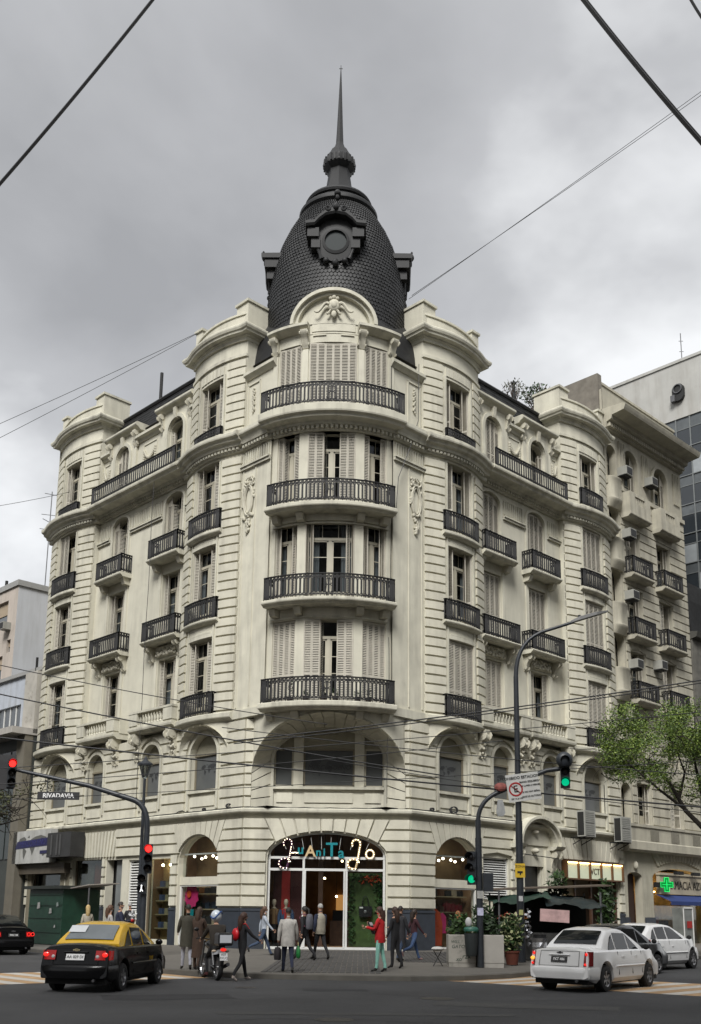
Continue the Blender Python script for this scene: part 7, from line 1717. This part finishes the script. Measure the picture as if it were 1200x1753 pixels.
    for z, o in ((.28, .0), (.3, .035), (.42, .05), (.52, .05), (.555, .02)):
        r_ = []
        for i in range(17):
            u = -1+i/8; x = u*c.w(c.rear)*1.0; r_.append(Vector((x*(1+o*.4), c.rear-o+.09*abs(u)**4, z)))
        for_side = [Vector((-c.w(c.rear+q)*(1.0)-o*.35, c.rear+q, z)) for q in (.42, .3, .15)]; for_r = [Vector((c.w(c.rear+q)+o*.35, c.rear+q, z)) for q in (.15, .3, .42)]
        rows.append(for_side+r_+for_r)
    mb.grid(rows); mb.build('rear_bumper', paint, t, 50)
    for k in (-1, 1):
        if lights == 'corsa':
            L_ = wrap(k*c.W*.54, k*c.W*.93, .665, .855, .012, c.rear+.25, 'tail_light', TAIL)
            mb = MB(); mb.ball(c.warp(k*c.W*.8, c.rear-.02, .77), .055, 10, 6, sc=(1.2, .4, .9)); mb.build('bulb', TAILON if lit else TAIL, L_)
            mb = MB(); mb.ball(c.warp(k*c.W*.6, c.rear-.02, .73), .04, 10, 6, sc=(1, .4, .9)); mb.build('reverse_lens', CLEARL, L_)
        elif lights == 'tall':
            L_ = wrap(k*c.W*.76, k*c.W*.93, .58, .9, .012, c.rear+.22, 'tail_light', M('tail lens dark', (.16, .008, .01), .12))
            mb = MB(); mb.ball(c.warp(k*c.W*.82, c.rear-.02, .84), .035, 8, 5, sc=(1, .5, 1)); mb.build('bulb', TAILON, L_); mb = MB(); mb.ball(c.warp(k*c.W*.82, c.rear-.02, .62), .03, 8, 5, sc=(1, .5, 1)); mb.build('bulb', TAILON, L_)
            if k < 0: mb = MB(); mb.ball(c.warp(k*c.W*.84, c.rear-.02, .73), .055, 8, 5, sc=(1, .5, .7)); mb.build('indicator', AMB, L_)
        elif lights == 'round':
            L_ = wrap(k*c.W*.55, k*c.W*.93, .66, .84, .012, c.rear+.2, 'tail_light', TAIL)
            for q in (.66, .83):
                mb = MB(); pc = c.warp(k*c.W*q, c.rear-.02, .75); mb.tube([pc+Vector((.06*cos(2*pi*i/12), -.01, .06*sin(2*pi*i/12))) for i in range(13)], .014, 5); mb.build('light_ring', TAILON, L_)
        else:
            L_ = wrap(k*c.W*.6, k*c.W*.93, .82, .98, .012, c.rear+.32, 'tail_light', TAIL); mb = MB(); mb.ball(c.warp(k*c.W*.8, c.rear-.02, .9), .05, 8, 5, sc=(1.3, .5, .8)); mb.build('bulb', TAILON, L_)
    zp = .72 if not hatch else .66
    pc = c.warp(0, c.rear-.012, zp); mb = MB(); mb.box(-.2, .2, -.008, .008, -.065, .065); p = mb.build('licence_plate', GREYP if plate_dark else PLT, t, False, T(*pc) @ RX(radians(-16)))
    if plate: l = OBJ('lettering', TEXT(plate, .082, .001, bold=.002), p, T(0, -.011, 0) @ RX(pi/2)); l.data.materials.append(PLT if plate_dark else GREYP)
    mb = MB(); mb.tube([c.warp(x, c.rear-.02, zp+.1) for x in (-.26, -.1, .1, .26)], .018, 6); mb.build('plate_trim', paint, t)
    # trunk seam and badge
    mb = MB(); pts = [(-.62*c.W, .58), (-.6*c.W, .9), (.6*c.W, .9), (.62*c.W, .58), (-.62*c.W, .58)]
    for (xa, za), (xb, zb_) in zip(pts, pts[1:]): mb.bar(c.warp(xa, c.rear-.004, za), c.warp(xb, c.rear-.004, zb_), .008)
    mb.build('boot_seam', UNDER, t)
    mb = MB(); pc = c.warp(0, c.rear-.012, .865)
    for (x, z, a_, b_) in ((0, 0, .075, .014), (0, 0, .03, .026)): mb.box(pc.x-a_, pc.x+a_, pc.y-.008, pc.y+.004, pc.z-b_, pc.z+b_)
    mb.build('badge', M('gold badge', (.5, .42, .25), .35, .6) if taxi else STEEL, t)
    mb = MB(); mb.tube([(c.W*.55, c.rear+.05, .26), (c.W*.55, c.rear-.03, .25)], .03, 8); mb.build('exhaust', STEEL, t)
    # wheels
    ty = MB(); R = c.r; wd = .095
    ty.lathe([(R*.62, -wd), (R*.8, -wd), (R*.95, -wd*.9), (R, -wd*.55), (R, wd*.55), (R*.95, wd*.9), (R*.8, wd), (R*.62, wd)], 28); tm = ty.mesh('wheel', TYRE, 50)
    rm = MB(); rm.lathe([(0, wd*.5), (R*.14, wd*.55), (R*.15, wd*.4), (R*.5, wd*.1), (R*.58, wd*.5), (R*.66, wd*.85), (R*.66, wd*.7)], 28)
    rmd = MB()
    for i in range(6):
        a_ = 2*pi*i/6; rm.bar((R*.12*cos(a_), R*.12*sin(a_), wd*.62), (R*.6*cos(a_), R*.6*sin(a_), wd*.72), .05, .03)
    rmm = rm.mesh('rim', RIM, 40)
    for k in (-1, 1):
        for y in (0, c.wb):
            o = OBJ('wheel', tm, t, T(k*(c.W-.105), y, R) @ RY(k*pi/2)); OBJ('rim', rmm, o)
            mb = MB(); mb.lathe([(0, -.02), (R*1.22, -.02), (R*1.22, .06)], 20); mb.build('wheel_well', UNDER, o, False, T(0, 0, -.06))
    return t
BLACKP = M('black paint', (.003, .003, .0035), .22, var=0, spec=.22, coat=.12); YELP = M('yellow paint', (.6, .36, .015), .25, var=.05, coat=.4); WHP = M('white paint', (.74, .74, .735), .22, var=.04, coat=.4, stains=.1, dirt=(.3, .27, .23)); DKP = M('charcoal paint', (.015, .016, .018), .2, var=0, coat=.5)
def az(x, y, a): return T(x, y, .003) @ RZ(-radians(a))
sed = Car()
tx = build_car(sed, 'taxi', 'black taxi sedan with yellow roof driving off, left foreground', az(-4.45, -19.0, 7), BLACKP, YELP, 'corsa', 'AA 029 DI', taxi=True)
mb = MB(); mb.face([(-.5, .0, 0), (-.12, .0, 0), (-.12, .2, .14), (-.5, .2, .14)]); mb.build('window_paper', M('paper white', (.6, .62, .64), .6), tx, False, T(-.05, .1, 1.215))
l = OBJ('door_lettering', TEXT('TAXI', .12, .001), tx, T(sed.W+.004, 1.75, .62) @ RZ(pi/2) @ RX(pi/2)); l.data.materials.append(YELP)
build_car(Car(gl=(-.05, .52, 1.38, 2.2), deck=.965, roof=1.42), 'white_sedan', 'dusty white sedan turning into the right street, foreground', az(6.45, -17.0, 38), WHP, WHP, 'tall', 'FKT 486', True)
build_car(Car(W=.86, rear=-.78, front=3.2, wb=2.54, deck=1.0, hood=1.0, roof=1.47, gl=(-.66, -.1, 1.25, 2.2), belt=.96, r=.31), 'white_hatchback', 'white hatchback parked behind the white sedan at the right edge', az(10.35, -7.4, 42), WHP, WHP, 'hatch', hatch=True)
build_car(Car(roof=1.46), 'dark_sedan', 'dark car mostly hidden between the two white cars', az(8.2, -10.9, 44), DKP, DKP, 'corsa', lit=False)
build_car(Car(W=.87, rear=-.95, front=3.5, wb=2.58, deck=1.02, roof=1.45, gl=(-.25, .45, 1.4, 2.25)), 'black_sedan', 'black sedan with round tail lights at the left edge', az(-12.1, -1.9, -38), BLACKP, BLACKP, 'round', 'FYU 110', True)
# ------------------------------------------------------------------ motorcycle
t = THING('motorcycle', 'black motorcycle with white top case lid stopped at the crossing', 'motorcycle', az(-2.15, -15.3, -24)); MBK = M('motorcycle black', (.012, .012, .013), .3, var=.1)
wm = MB(); R = .31; wm.lathe([(R*.72, -.05), (R*.9, -.06), (R, -.03), (R, .03), (R*.9, .06), (R*.72, .05)], 26); wmm = wm.mesh('wheel', TYRE, 50)
hm = MB(); hm.lathe([(0, .04), (.06, .04), (.07, 0), (R*.7, .01), (R*.74, .04)], 20); hm.lathe([(0, -.04), (.06, -.04), (.07, 0), (R*.7, -.01), (R*.74, -.04)], 20)
hmm = hm.mesh('rim', RIM)
for y in (0, 1.3):
    o = OBJ('wheel', wmm, t, T(0, y, R) @ RY(pi/2)); OBJ('rim', hmm, o)
def tb(name, pts, r, m_=MBK, n=8): mb = MB(); mb.tube(pts, r, n); return mb.build(name, m_, t, True)
for k in (-1, 1):
    tb('swing_arm', [(k*.08, 0, R), (k*.1, .5, .38)], .025); tb('fork', [(k*.08, 1.3, R), (k*.07, 1.05, .95)], .03, STEEL); tb('shock', [(k*.1, .05, .36), (k*.1, .2, .68)], .03, STEEL)
    tb('mirror_stem', [(k*.25, .95, 1.02), (k*.32, .92, 1.2)], .01); mb = MB(); mb.ball((k*.34, .92, 1.23), .07, 8, 5, sc=(1, .3, .7)); mb.build('mirror', MBK, t, True)
    mb = MB(); mb.ball((k*.17, -.18, .72), .05, 8, 5, sc=(1.3, 1, .7)); mb.build('indicator', M('indicator pale', (.5, .4, .3), .3), t, True)
tb('handlebar', [(-.36, .82, 1.0), (-.2, .95, 1.02), (0, 1.0, .98), (.2, .95, 1.02), (.36, .82, 1.0)], .018); tb('exhaust', [(.14, .6, .25), (.16, .2, .3), (.17, -.3, .4)], .05, STEEL)
mb = MB(); mb.ball((0, .55, .45), .2, 10, 8, sc=(.7, 1.1, 1)); mb.box(-.12, .12, .3, .8, .22, .5); mb.build('engine', STEEL, t, 30)
mb = MB(); mb.loft([[(.15*k*cos(2*pi*i/12), y, z+.11*k*sin(2*pi*i/12)) for i in range(12)] for k, y, z in ((.5, .4, .78), (1, .55, .84), (1.05, .75, .86), (.6, .95, .84))]); mb.build('tank', MBK, t, True)
mb = MB(); mb.loft([[(-w, y, z), (w, y, z), (w*.9, y, z+.09), (-w*.9, y, z+.09)] for w, y, z in ((.1, .45, .74), (.14, .2, .73), (.13, -.1, .77), (.08, -.3, .8))]); mb.build('seat', UNDER, t, 40)
mb = MB(); mb.loft([[(-w, y, z), (w, y, z), (w*.6, y, z+.12), (-w*.6, y, z+.12)] for w, y, z in ((.12, .1, .62), (.11, -.2, .64), (.05, -.4, .7))]); mb.build('tail_fairing', M('silver plastic', (.35, .35, .36), .3, .4), t, 40)
mb = MB(); mb.loft([[(a*.19*k, -.42+b*.17*k, z) for a, b in ((-1, -1), (1, -1), (1, 1), (-1, 1))] for k, z in ((.85, .86), (1, .9), (1, 1.12), (.85, 1.17))]); mb.build('top_case', MBK, t)
mb = MB(); mb.box(-.15, .15, -.6, -.595, .93, 1.12); mb.build('case_plate', M('case white', (.62, .64, .68), .5), t)
mb = MB(); mb.ball((0, -.42, .76), .06, 8, 5, sc=(1.4, .6, .7)); mb.build('tail_light', TAILON, t, True)
mb = MB(); mb.box(-.1, .1, -.006, .006, -.1, .1); p = mb.build('licence_plate', PLT, t, False, T(0, -.46, .6) @ RX(radians(-15))); 
for tx_, z_ in (('A07', .04), ('7XUQ', -.045)):
    l = OBJ('lettering', TEXT(tx_, .08, .001), p, T(0, -.009, z_) @ RX(pi/2)); l.data.materials.append(GREYP)
tb('mudguard', [(0, -.3, .62), (0, -.35, .5), (0, -.33, .4)], .05)
# ------------------------------------------------------------------ people
SK = M('skin', (.42, .24, .16), .6, var=.06); SK2 = M('skin tan', (.27, .15, .095), .6, var=.06)
def cloth(n, c, r=.85): return M('cloth '+n, c, r, var=.22, scale=9, bump=.3, bscale=30)
def person(label, x, y, az_, H, top, bottom, shoe, hair=(.02, .014, .01), skin=SK, hairlen=0, legs=(18, -18), knees=(5, 22), arms=(-12, 12), elbows=(18, 18), out=11, lean=0, bulk=1.0, coat=None, coatm=None, z=None, sit=False, turn=0, face=True, helmet=None, sex='m'):
    k = H/1.75; z0 = swz(x, y) if z is None else z
    t = THING('person', label, 'person', T(x, y, z0) @ RZ(-radians(az_)))
    def sw(p, L, ang, side=0): a = radians(ang); b = radians(side); return Vector((p[0]+L*sin(b)*cos(a), p[1]+L*sin(a), p[2]-L*cos(a)*cos(b)))
    V = []; Ed = []; Rd = []; Bn = []
    def add(p, r, par=None, bone='top'):
        V.append(Vector(p)); Rd.append(r if isinstance(r, tuple) else (r, r)); Bn.append(bone)
        if par is not None: Ed.append((par, len(V)-1))
        return len(V)-1
    pz = .93 if not sit else .80
    ls = sin(radians(lean)); wsc = bulk; f = .93 if sex == 'f' else 1
    pel = add((0, 0, pz), (.135*wsc, .105*wsc), None, 'bot'); sp = add((0, ls*.2, pz+.2), (.125*wsc*f, .1*wsc), pel); ch = add((0, ls*.42, pz+.41), (.15*wsc*f, .11*wsc), sp); nb = add((0, ls*.55, pz+.53), (.075, .07), ch)
    nk = add((0, ls*.6+.01, pz+.6), (.05, .052), nb, 'skin'); h1 = add((0, ls*.65+.03, pz+.66), (.058, .07), nk, 'skin'); h2 = add((0, ls*.7+.025, pz+.74), (.075, .092), h1, 'skin'); h3 = add((0, ls*.72+.015, pz+.80), (.058, .07), h2, 'skin')
    hands = []
    for i, s_ in enumerate((-1, 1)):
        sh = add((s_*.165*f*wsc, ls*.46, pz+.49), (.068*wsc, .065*wsc), ch); el_p = sw(V[sh], .28, arms[i], s_*out); el = add(el_p, (.047 if not coat else .056)*wsc, sh)
        wr_p = sw(el_p, .25, arms[i]+elbows[i], s_*out*.5); wr = add(wr_p, .032 if not coat else .042, el); d = (wr_p-el_p).normalized(); pm = add(wr_p+d*.06, (.036, .022), wr, 'skin'); hands.append((wr_p+d*.06, d, s_))
        hp = add((s_*.085, 0, pz-.05), (.088*wsc, .092*wsc), pel, 'bot'); kn_p = sw(V[hp], .41, legs[i], s_*2 if not sit else s_*14); kn = add(kn_p, .062, hp, 'bot')
        an_p = sw(kn_p, .40, legs[i]-knees[i], s_*1); an = add(an_p, .042, kn, 'bot'); low = radians(legs[i]-knees[i])
        add(an_p+Vector((0, .02, -.05)), (.04, .045), an, 'shoe'); toe = add(an_p+Vector((s_*.02, .17*cos(low), -.055+.17*sin(low)*.8)), (.038, .03), an, 'shoe')
    me = bpy.data.meshes.new('b'); me.from_pydata([v*k for v in V], Ed, []); o = bpy.data.objects.new('b', me); COL.objects.link(o)
    m = o.modifiers.new('s', 'SKIN'); m.use_smooth_shade = True; o.modifiers.new('ss', 'SUBSURF').levels = 1
    for i, r in enumerate(Rd): me.skin_vertices[0].data[i].radius = (r[0]*k, r[1]*k); me.skin_vertices[0].data[i].use_root = (i == 0)
    ev = o.evaluated_get(bpy.context.evaluated_depsgraph_get()); em = bpy.data.meshes.new_from_object(ev); bpy.data.objects.remove(o)
    mb = MB(); mb.v = [tuple(v.co) for v in em.vertices]; mb.f = [list(p.vertices) for p in em.polygons]
    zmin = min(v[2] for v in mb.v); shift = -zmin if not sit else 0
    segs = [(V[a]*k, V[b]*k, Bn[b]) for a, b in Ed]; idx = {'top': 0, 'bot': 1, 'skin': 2, 'shoe': 3}
    for p in mb.f:
        c = sum((Vector(mb.v[i]) for i in p), Vector())/len(p); best = (9, 0)
        for a, b, n in segs:
            ab = b-a; u = max(0, min(1, (c-a).dot(ab)/ab.length_squared)); dd = (a+ab*u-c).length
            if dd < best[0]: best = (dd, idx[n] if not (n == 'skin' and u < .25 and (a-V[ch]*k).length < .3*k) else 0)
        mb.m.append(best[1])
    bpy.data.meshes.remove(em)
    for hp, d, s_ in hands:      # fingers: unequal, slightly curled; thumb from the side of the palm
        hp, sd_ = hp*k, Vector((0, 1, 0)); nx = d.cross(sd_).normalized(); fwd = nx.cross(d).normalized()
        for q, ln in ((-.028, .06), (-.01, .072), (.009, .068), (.026, .05)):
            a = hp+d*.03*k+fwd*q*k; b = a+d*ln*.55*k; c = b+(d*.6-nx*s_*.7)*ln*.5*k
            mb.tube([a, b, c], [.0095*k, .0085*k, .007*k], 6, 2)
        a = hp-d*.02*k+fwd*.03*k; mb.tube([a, a+(fwd*.7+d*.6)*.04*k, a+(fwd*.5+d)*.065*k], [.011*k, .01*k, .008*k], 6, 2)
    hc = (V[h2]*.6+V[h3]*.4)*k; tr = Matrix.Rotation(-radians(turn), 3, 'Z')
    if face:                     # nose, ears, eyes, mouth
        def hp_(x_, y_, z_): return hc+tr @ (Vector((x_, y_, z_))*k)
        mb.ball(hp_(0, .098, -.02), .016*k, 6, 5, 2, (.8, 1.1, 1.4)); mb.ball(hp_(0, .085, -.062), .02*k, 6, 4, 4, (1.2, .5, .35))
        for s_ in (-1, 1): mb.ball(hp_(s_*.078, -.005, -.01), .02*k, 6, 5, 2, (.5, .9, 1.4)); mb.ball(hp_(s_*.03, .086, .005), .011*k, 6, 4, 5)
    for q in range(len(mb.v)): pass
    mb.v = [(a, b, c+shift) for a, b, c in mb.v]
    mb.build('body', [top, bottom, skin, shoe, M('lips', (.3, .09, .08), .5), M('eye', (.015, .012, .01), .3)], t, True)
    hc = hc+Vector((0, 0, shift))
    HM = M('hair %.3f %.3f' % hair[:2], hair, .6, var=.3, scale=14, bump=.4, bscale=60)
    if helmet:
        mb = MB(); mb.ball(hc+Vector((0, -.01, .0)), .15*k, 16, 12, 0, (.92, 1.05, 1.05)); hl = mb.build('helmet', helmet, t, True)
        mb = MB(); rows = [[hc+Vector((.153*k*sin(a)*.92, .153*k*cos(a)*1.06-.01, zz*k)) for a in [radians(-62+i*124/12) for i in range(13)]] for zz in (-.05, .04)]; mb.grid(rows); mb.build('visor', CGL, hl, True)
        mb = MB(); mb.tube([hc+Vector((.15*k*sin(a), -.16*k*abs(cos(a)), .03+.09*sin(a*2))) for a in [radians(-80+i*160/12) for i in range(13)]], .018, 5); mb.build('helmet_stripe', M('helmet blue', (.03, .08, .25), .3), hl)
    else:
        mb = MB(); n = 16; rows = []
        for i in range(9):
            ph = pi*.5*i/8; rows.append([])
            for j in range(n):
                a = 2*pi*j/n; fr = max(0, cos(a)); low = -.2+.85*fr**1.3 if hairlen == 0 else -.45+1.05*fr**1.2
                el = low+(pi/2-low)*(i/8); r = (.096 if hairlen == 0 else .102)*k
                rows[-1].append(hc+tr @ Vector((r*.88*cos(el)*sin(a), r*1.08*cos(el)*cos(a)-.008*k, r*1.18*sin(el)+.005*k)))
        mb.grid(rows, True)
        if hairlen == 1: mb.tube([hc+tr @ Vector((0, -.07*k, -.0)), hc+tr @ Vector((0, -.1*k, -.14*k)), hc+tr @ Vector((0, -.1*k, -.28*k)), hc+tr @ Vector((0, -.09*k, -.36*k))], [.09*k, .085*k, .07*k, .03*k], 10)
        if hairlen == 2: mb.tube([hc+tr @ Vector((0, -.09*k, .06*k)), hc+tr @ Vector((0, -.16*k, .0)), hc+tr @ Vector((0, -.17*k, -.2*k)), hc+tr @ Vector((0, -.14*k, -.33*k))], [.03*k, .04*k, .04*k, .012*k], 8)
        mb.build('hair', HM, t, True)
    if coat:                     # coat shell from hem to shoulders
        hem, fl = coat; mb = MB(); rows = []
        lv = [(hem, fl), (hem+(pz-hem)*.5, fl*.75+.25), (pz-.02, 1.1), (pz+.1, 1.03), (pz+.22, 1.02), (pz+.38, 1.04), (pz+.46, .98), (pz+.52, .72), (pz+.565, .42)]
        for zz, q in lv:
            yo = ls*max(0, zz-pz)*1.05; r_ = []
            for j in range(18):
                a = 2*pi*j/18; wob = 1+.02*sin(j*5+zz*9); r_.append(Vector((.158*wsc*f*q*cos(a)*wob, yo+.135*wsc*q*sin(a)*wob, zz))*k+Vector((0, 0, shift)))
            rows.append(r_)
        mb.grid(rows, True); mb.build('coat', coatm or top, t, True)
    return t, k, V, shift
def hung(name, label, cat, t, k, V, shift, build):
    o = THING(name, label, cat, t.matrix_basis.copy()); build(o, k, V, shift); return o
jean = cloth('denim', (.035, .055, .1)); blackc = cloth('black', (.012, .012, .014)); navy = cloth('navy', (.015, .02, .045)); mint = cloth('mint', (.24, .5, .42)); olive = cloth('olive', (.045, .042, .03)); brownc = cloth('brown', (.05, .028, .018)); greyc = cloth('pale grey', (.42, .4, .37)); redc = cloth('red', (.45, .012, .015)); wine = cloth('wine', (.05, .015, .02)); lightb = cloth('light blue', (.4, .44, .5)); beige = cloth('beige', (.33, .3, .24)); shoe = M('shoe black', (.012, .011, .01), .5); shoew = M('shoe pale', (.35, .3, .27), .6); greyt = cloth('grey trousers', (.3, .31, .36)); blond = (.5, .36, .16)
person('person in long olive coat and grey trousers, back to us at the left kerb', -3.3, -13.2, -12, 1.67, olive, greyt, shoe, legs=(6, -6), arms=(14, 20), elbows=(45, 40), coat=(.62, 1.15), bulk=1.12)
person('person in long brown coat beside the olive-coated one at the left kerb', -2.95, -13.5, 20, 1.6, brownc, brownc, shoe, hairlen=1, hair=(.07, .04, .025), arms=(25, 25), elbows=(70, 70), legs=(4, -4), coat=(.35, 1.25), bulk=1.05, sex='f')
person('motorcyclist in dark brown jacket and white and blue helmet astride the motorcycle', -2.23, -15.12, -24, 1.76, cloth('dark brown', (.03, .024, .018)), blackc, cloth('dark red shoe', (.08, .02, .02)), sit=True, legs=(62, 62), knees=(72, 72), arms=(38, 38), elbows=(30, 30), out=16, lean=10, bulk=1.18, helmet=M('helmet white', (.55, .6, .65), .25, var=.05, coat=.5), z=.003)
a = person('woman in black with red shoulder bag stepping right behind the motorcycle', -1.55, -15.3, 55, 1.64, blackc, blackc, shoew, hair=(.06, .025, .015), hairlen=1, legs=(16, -14), arms=(14, 38), elbows=(12, 20), sex='f', z=0.0)
def redbag(o, k, V, s):
    mb = MB(); mb.ball((-.1*k, -.17*k, 1.2*k), .16*k, 12, 8, 0, (1, .55, 1.1)); mb.build('bag_body', M('red leather', (.5, .012, .02), .35), o, True); mb = MB(); mb.tube([(-.1*k, -.16*k, 1.33*k), (.0, -.1*k, 1.45*k), (.1*k, .02, 1.5*k), (.12*k, .13*k, 1.35*k)], .014, 6); mb.build('strap', M('red leather', (.5, .012, .02), .35), o)
hung('shoulder_bag', 'bright red shoulder bag on the back of the woman in black', 'bag', *a, redbag)
person('woman in pale blue jacket walking behind the woman in black', -1.95, -5.2, 75, 1.7, lightb, jean, shoe, hair=(.09, .045, .025), hairlen=1, legs=(24, -30), knees=(4, 40), arms=(-20, 25), sex='f')
a = person('man in pale grey jacket walking away with bags near the kerb', -.5, -13.9, -8, 1.66, greyc, navy, shoe, hair=(.02, .016, .014), skin=SK2, legs=(14, -16), knees=(4, 26), arms=(-6, 8), elbows=(10, 14), coat=(.74, 1.1), bulk=1.15, lean=5)
def bagl(o, k, V, s):
    mb = MB(); mb.loft([[(-.28*k+.1*k*q*cos(2*pi*i/14), .05*k+.19*k*q*sin(2*pi*i/14), z*k) for i in range(14)] for q, z in ((.9, .34), (1.05, .42), (1, .6), (.7, .68))]); mb.build('bag_body', cloth('dark bag', (.02, .016, .018)), o, True); mb = MB(); mb.tube([(-.28*k, .05*k+.11*k*cos(pi*i/8), (.66+.12*sin(pi*i/8))*k) for i in range(9)], .012, 5); mb.build('handle', blackc, o)
hung('duffel_bag', 'dark duffel bag in the left hand of the grey-jacketed man', 'bag', *a, bagl)
def bagr(o, k, V, s):
    mb = MB(); mb.loft([[(.3*k+.07*k*q*cos(2*pi*i/12), .08*k+.09*k*q*sin(2*pi*i/12), z*k) for i in range(12)] for q, z in ((.6, .38), (1, .45), (.9, .6), (.3, .72))]); mb.build('bag_body', M('green plastic bag', (.02, .2, .05), .4, var=.3), o, True); mb = MB(); mb.tube([(.3*k, .07*k, .7*k), (.29*k, .07*k, .82*k)], .014, 5); mb.build('handle', M('bag yellow', (.45, .4, .2), .5), o)
hung('shopping_bag', 'green plastic shopping bag in the right hand of the grey-jacketed man', 'bag', *a, bagr)
a = person('woman in black with grey backpack passing the shop door', -.38, -8.0, -55, 1.7, blackc, blackc, shoe, hair=(.015, .012, .01), hairlen=2, legs=(24, -20), knees=(2, 25), arms=(-18, 20), elbows=(22, 25), sex='f', turn=-15)
def pack(o, k, V, s):
    mb = MB(); mb.loft([[(.15*k*q*cos(2*pi*i/14), -.2*k+.09*k*q*sin(2*pi*i/14), z*k) for i in range(14)] for q, z in ((.8, 1.0), (1.05, 1.05), (1.05, 1.3), (.85, 1.46), (.4, 1.5))]); mb.build('pack_body', cloth('grey pack', (.12, .12, .14)), o, True)
    for sx in (-1, 1): mb = MB(); mb.tube([(sx*.1*k, -.13*k, 1.46*k), (sx*.11*k, .02*k, 1.5*k), (sx*.12*k, .12*k, 1.38*k), (sx*.12*k, -.1*k, 1.08*k)], .018, 5); mb.build('strap', cloth('pink strap', (.2, .06, .09)), o)
hung('backpack', 'grey backpack with pink straps worn by the woman in black', 'backpack', *a, pack)
person('grey-haired man in pale vest with blue sleeves by the shop door', .1, -7.3, -35, 1.77, navy, blackc, shoe, hair=(.4, .39, .37), legs=(16, -18), knees=(3, 22), arms=(-10, 16), coat=(.84, 1.03), coatm=beige, bulk=1.08)
person('woman in red and black jacket and mint green trousers at the kerb', 1.95, -13.3, -70, 1.66, redc, mint, shoe, hair=(.06, .025, .018), hairlen=1, legs=(5, -7), knees=(2, 8), arms=(20, 24), elbows=(85, 95), out=10, sex='f', turn=-8, coat=(.8, 1.05), coatm=redc)
a_ = THING('folder', 'black and white folder held by the woman in mint trousers', 'folder', T(1.73, -13.25, swz(1.9, -13.3)+1.16) @ RZ(radians(70)) @ RX(radians(-25))); mb = MB(); mb.box(-.13, .13, -.02, .02, -.17, .17); mb.build('cover', blackc, a_); mb = MB(); mb.box(-.1, .12, -.026, -.02, .06, .15); mb.build('label_strip', M('paper white', (.6, .62, .64), .6), a_)
person('dark-haired person half hidden behind the woman in mint trousers', 2.42, -11.6, -50, 1.66, blackc, blackc, shoe, hairlen=1, hair=(.05, .025, .016), legs=(4, -4), arms=(6, 30), elbows=(20, 60), sex='f')
person('man in long dark coat and jeans walking right along the corner plinth', 2.7, -8.1, 40, 1.7, cloth('charcoal', (.02, .02, .024)), jean, shoe, legs=(14, -14), knees=(3, 18), arms=(-8, 10), coat=(.6, 1.1), bulk=1.1)
person('woman in dark wine top and blue jeans striding by the right pier', 3.2, -7.0, 62, 1.66, wine, cloth('blue jeans', (.05, .09, .19)), cloth('pink shoe', (.4, .25, .24)), hair=(.03, .018, .012), hairlen=1, legs=(20, -26), knees=(2, 45), arms=(-22, 22), sex='f')
person('orange-haired person in black behind the graffiti planter', 4.55, -8.2, -20, 1.55, blackc, blackc, shoe, hair=(.32, .12, .04), hairlen=1, arms=(20, 25), elbows=(60, 60), legs=(3, -3), sex='f')
person('blond person in beige coat seen over the taxi roof', -8.3, -4.6, -20, 1.64, beige, jean, shoe, hair=blond, hairlen=1, coat=(.7, 1.1), sex='f')
person('brown-haired person in pale collar right of the taxi', -6.75, -7.8, 60, 1.62, cloth('white top', (.45, .43, .42)), jean, shoe, hair=(.09, .045, .022), hairlen=1, sex='f', legs=(12, -12))
person('dark-haired person in navy jacket holding a bright packet near the taxi', -6.3, -8.3, 80, 1.72, navy, jean, shoe, legs=(10, -10), arms=(25, 20), elbows=(70, 40), coat=(.74, 1.1))
a_ = THING('gift_packet', 'shiny white and pink packet held near the navy jacket', 'packet', T(-5.92, -8.15, 1.42)); mb = MB(); rng = random.Random(6)
for k in range(26): p = Vector((rng.gauss(0, .06), rng.gauss(0, .05), .1+rng.gauss(0, .08))); d = Vector((rng.gauss(0, 1), rng.gauss(0, 1), rng.gauss(0, 1))).normalized()*.08; u = d.orthogonal().normalized()*.05; mb.face([p, p+d, p+d+u, p+u])
mb.build('wrapping', M('white rubbish', (.5, .5, .5), .6), a_); mb = MB(); mb.ball((0, 0, -.05), .06, 8, 6); mb.build('posy', redc, a_, True)
person('person in black jacket standing at the left shop door', -8.1, 1.3, -30, 1.7, blackc, blackc, shoe, hair=(.3, .29, .28), arms=(10, 12), legs=(4, -4), coat=(.75, 1.1))
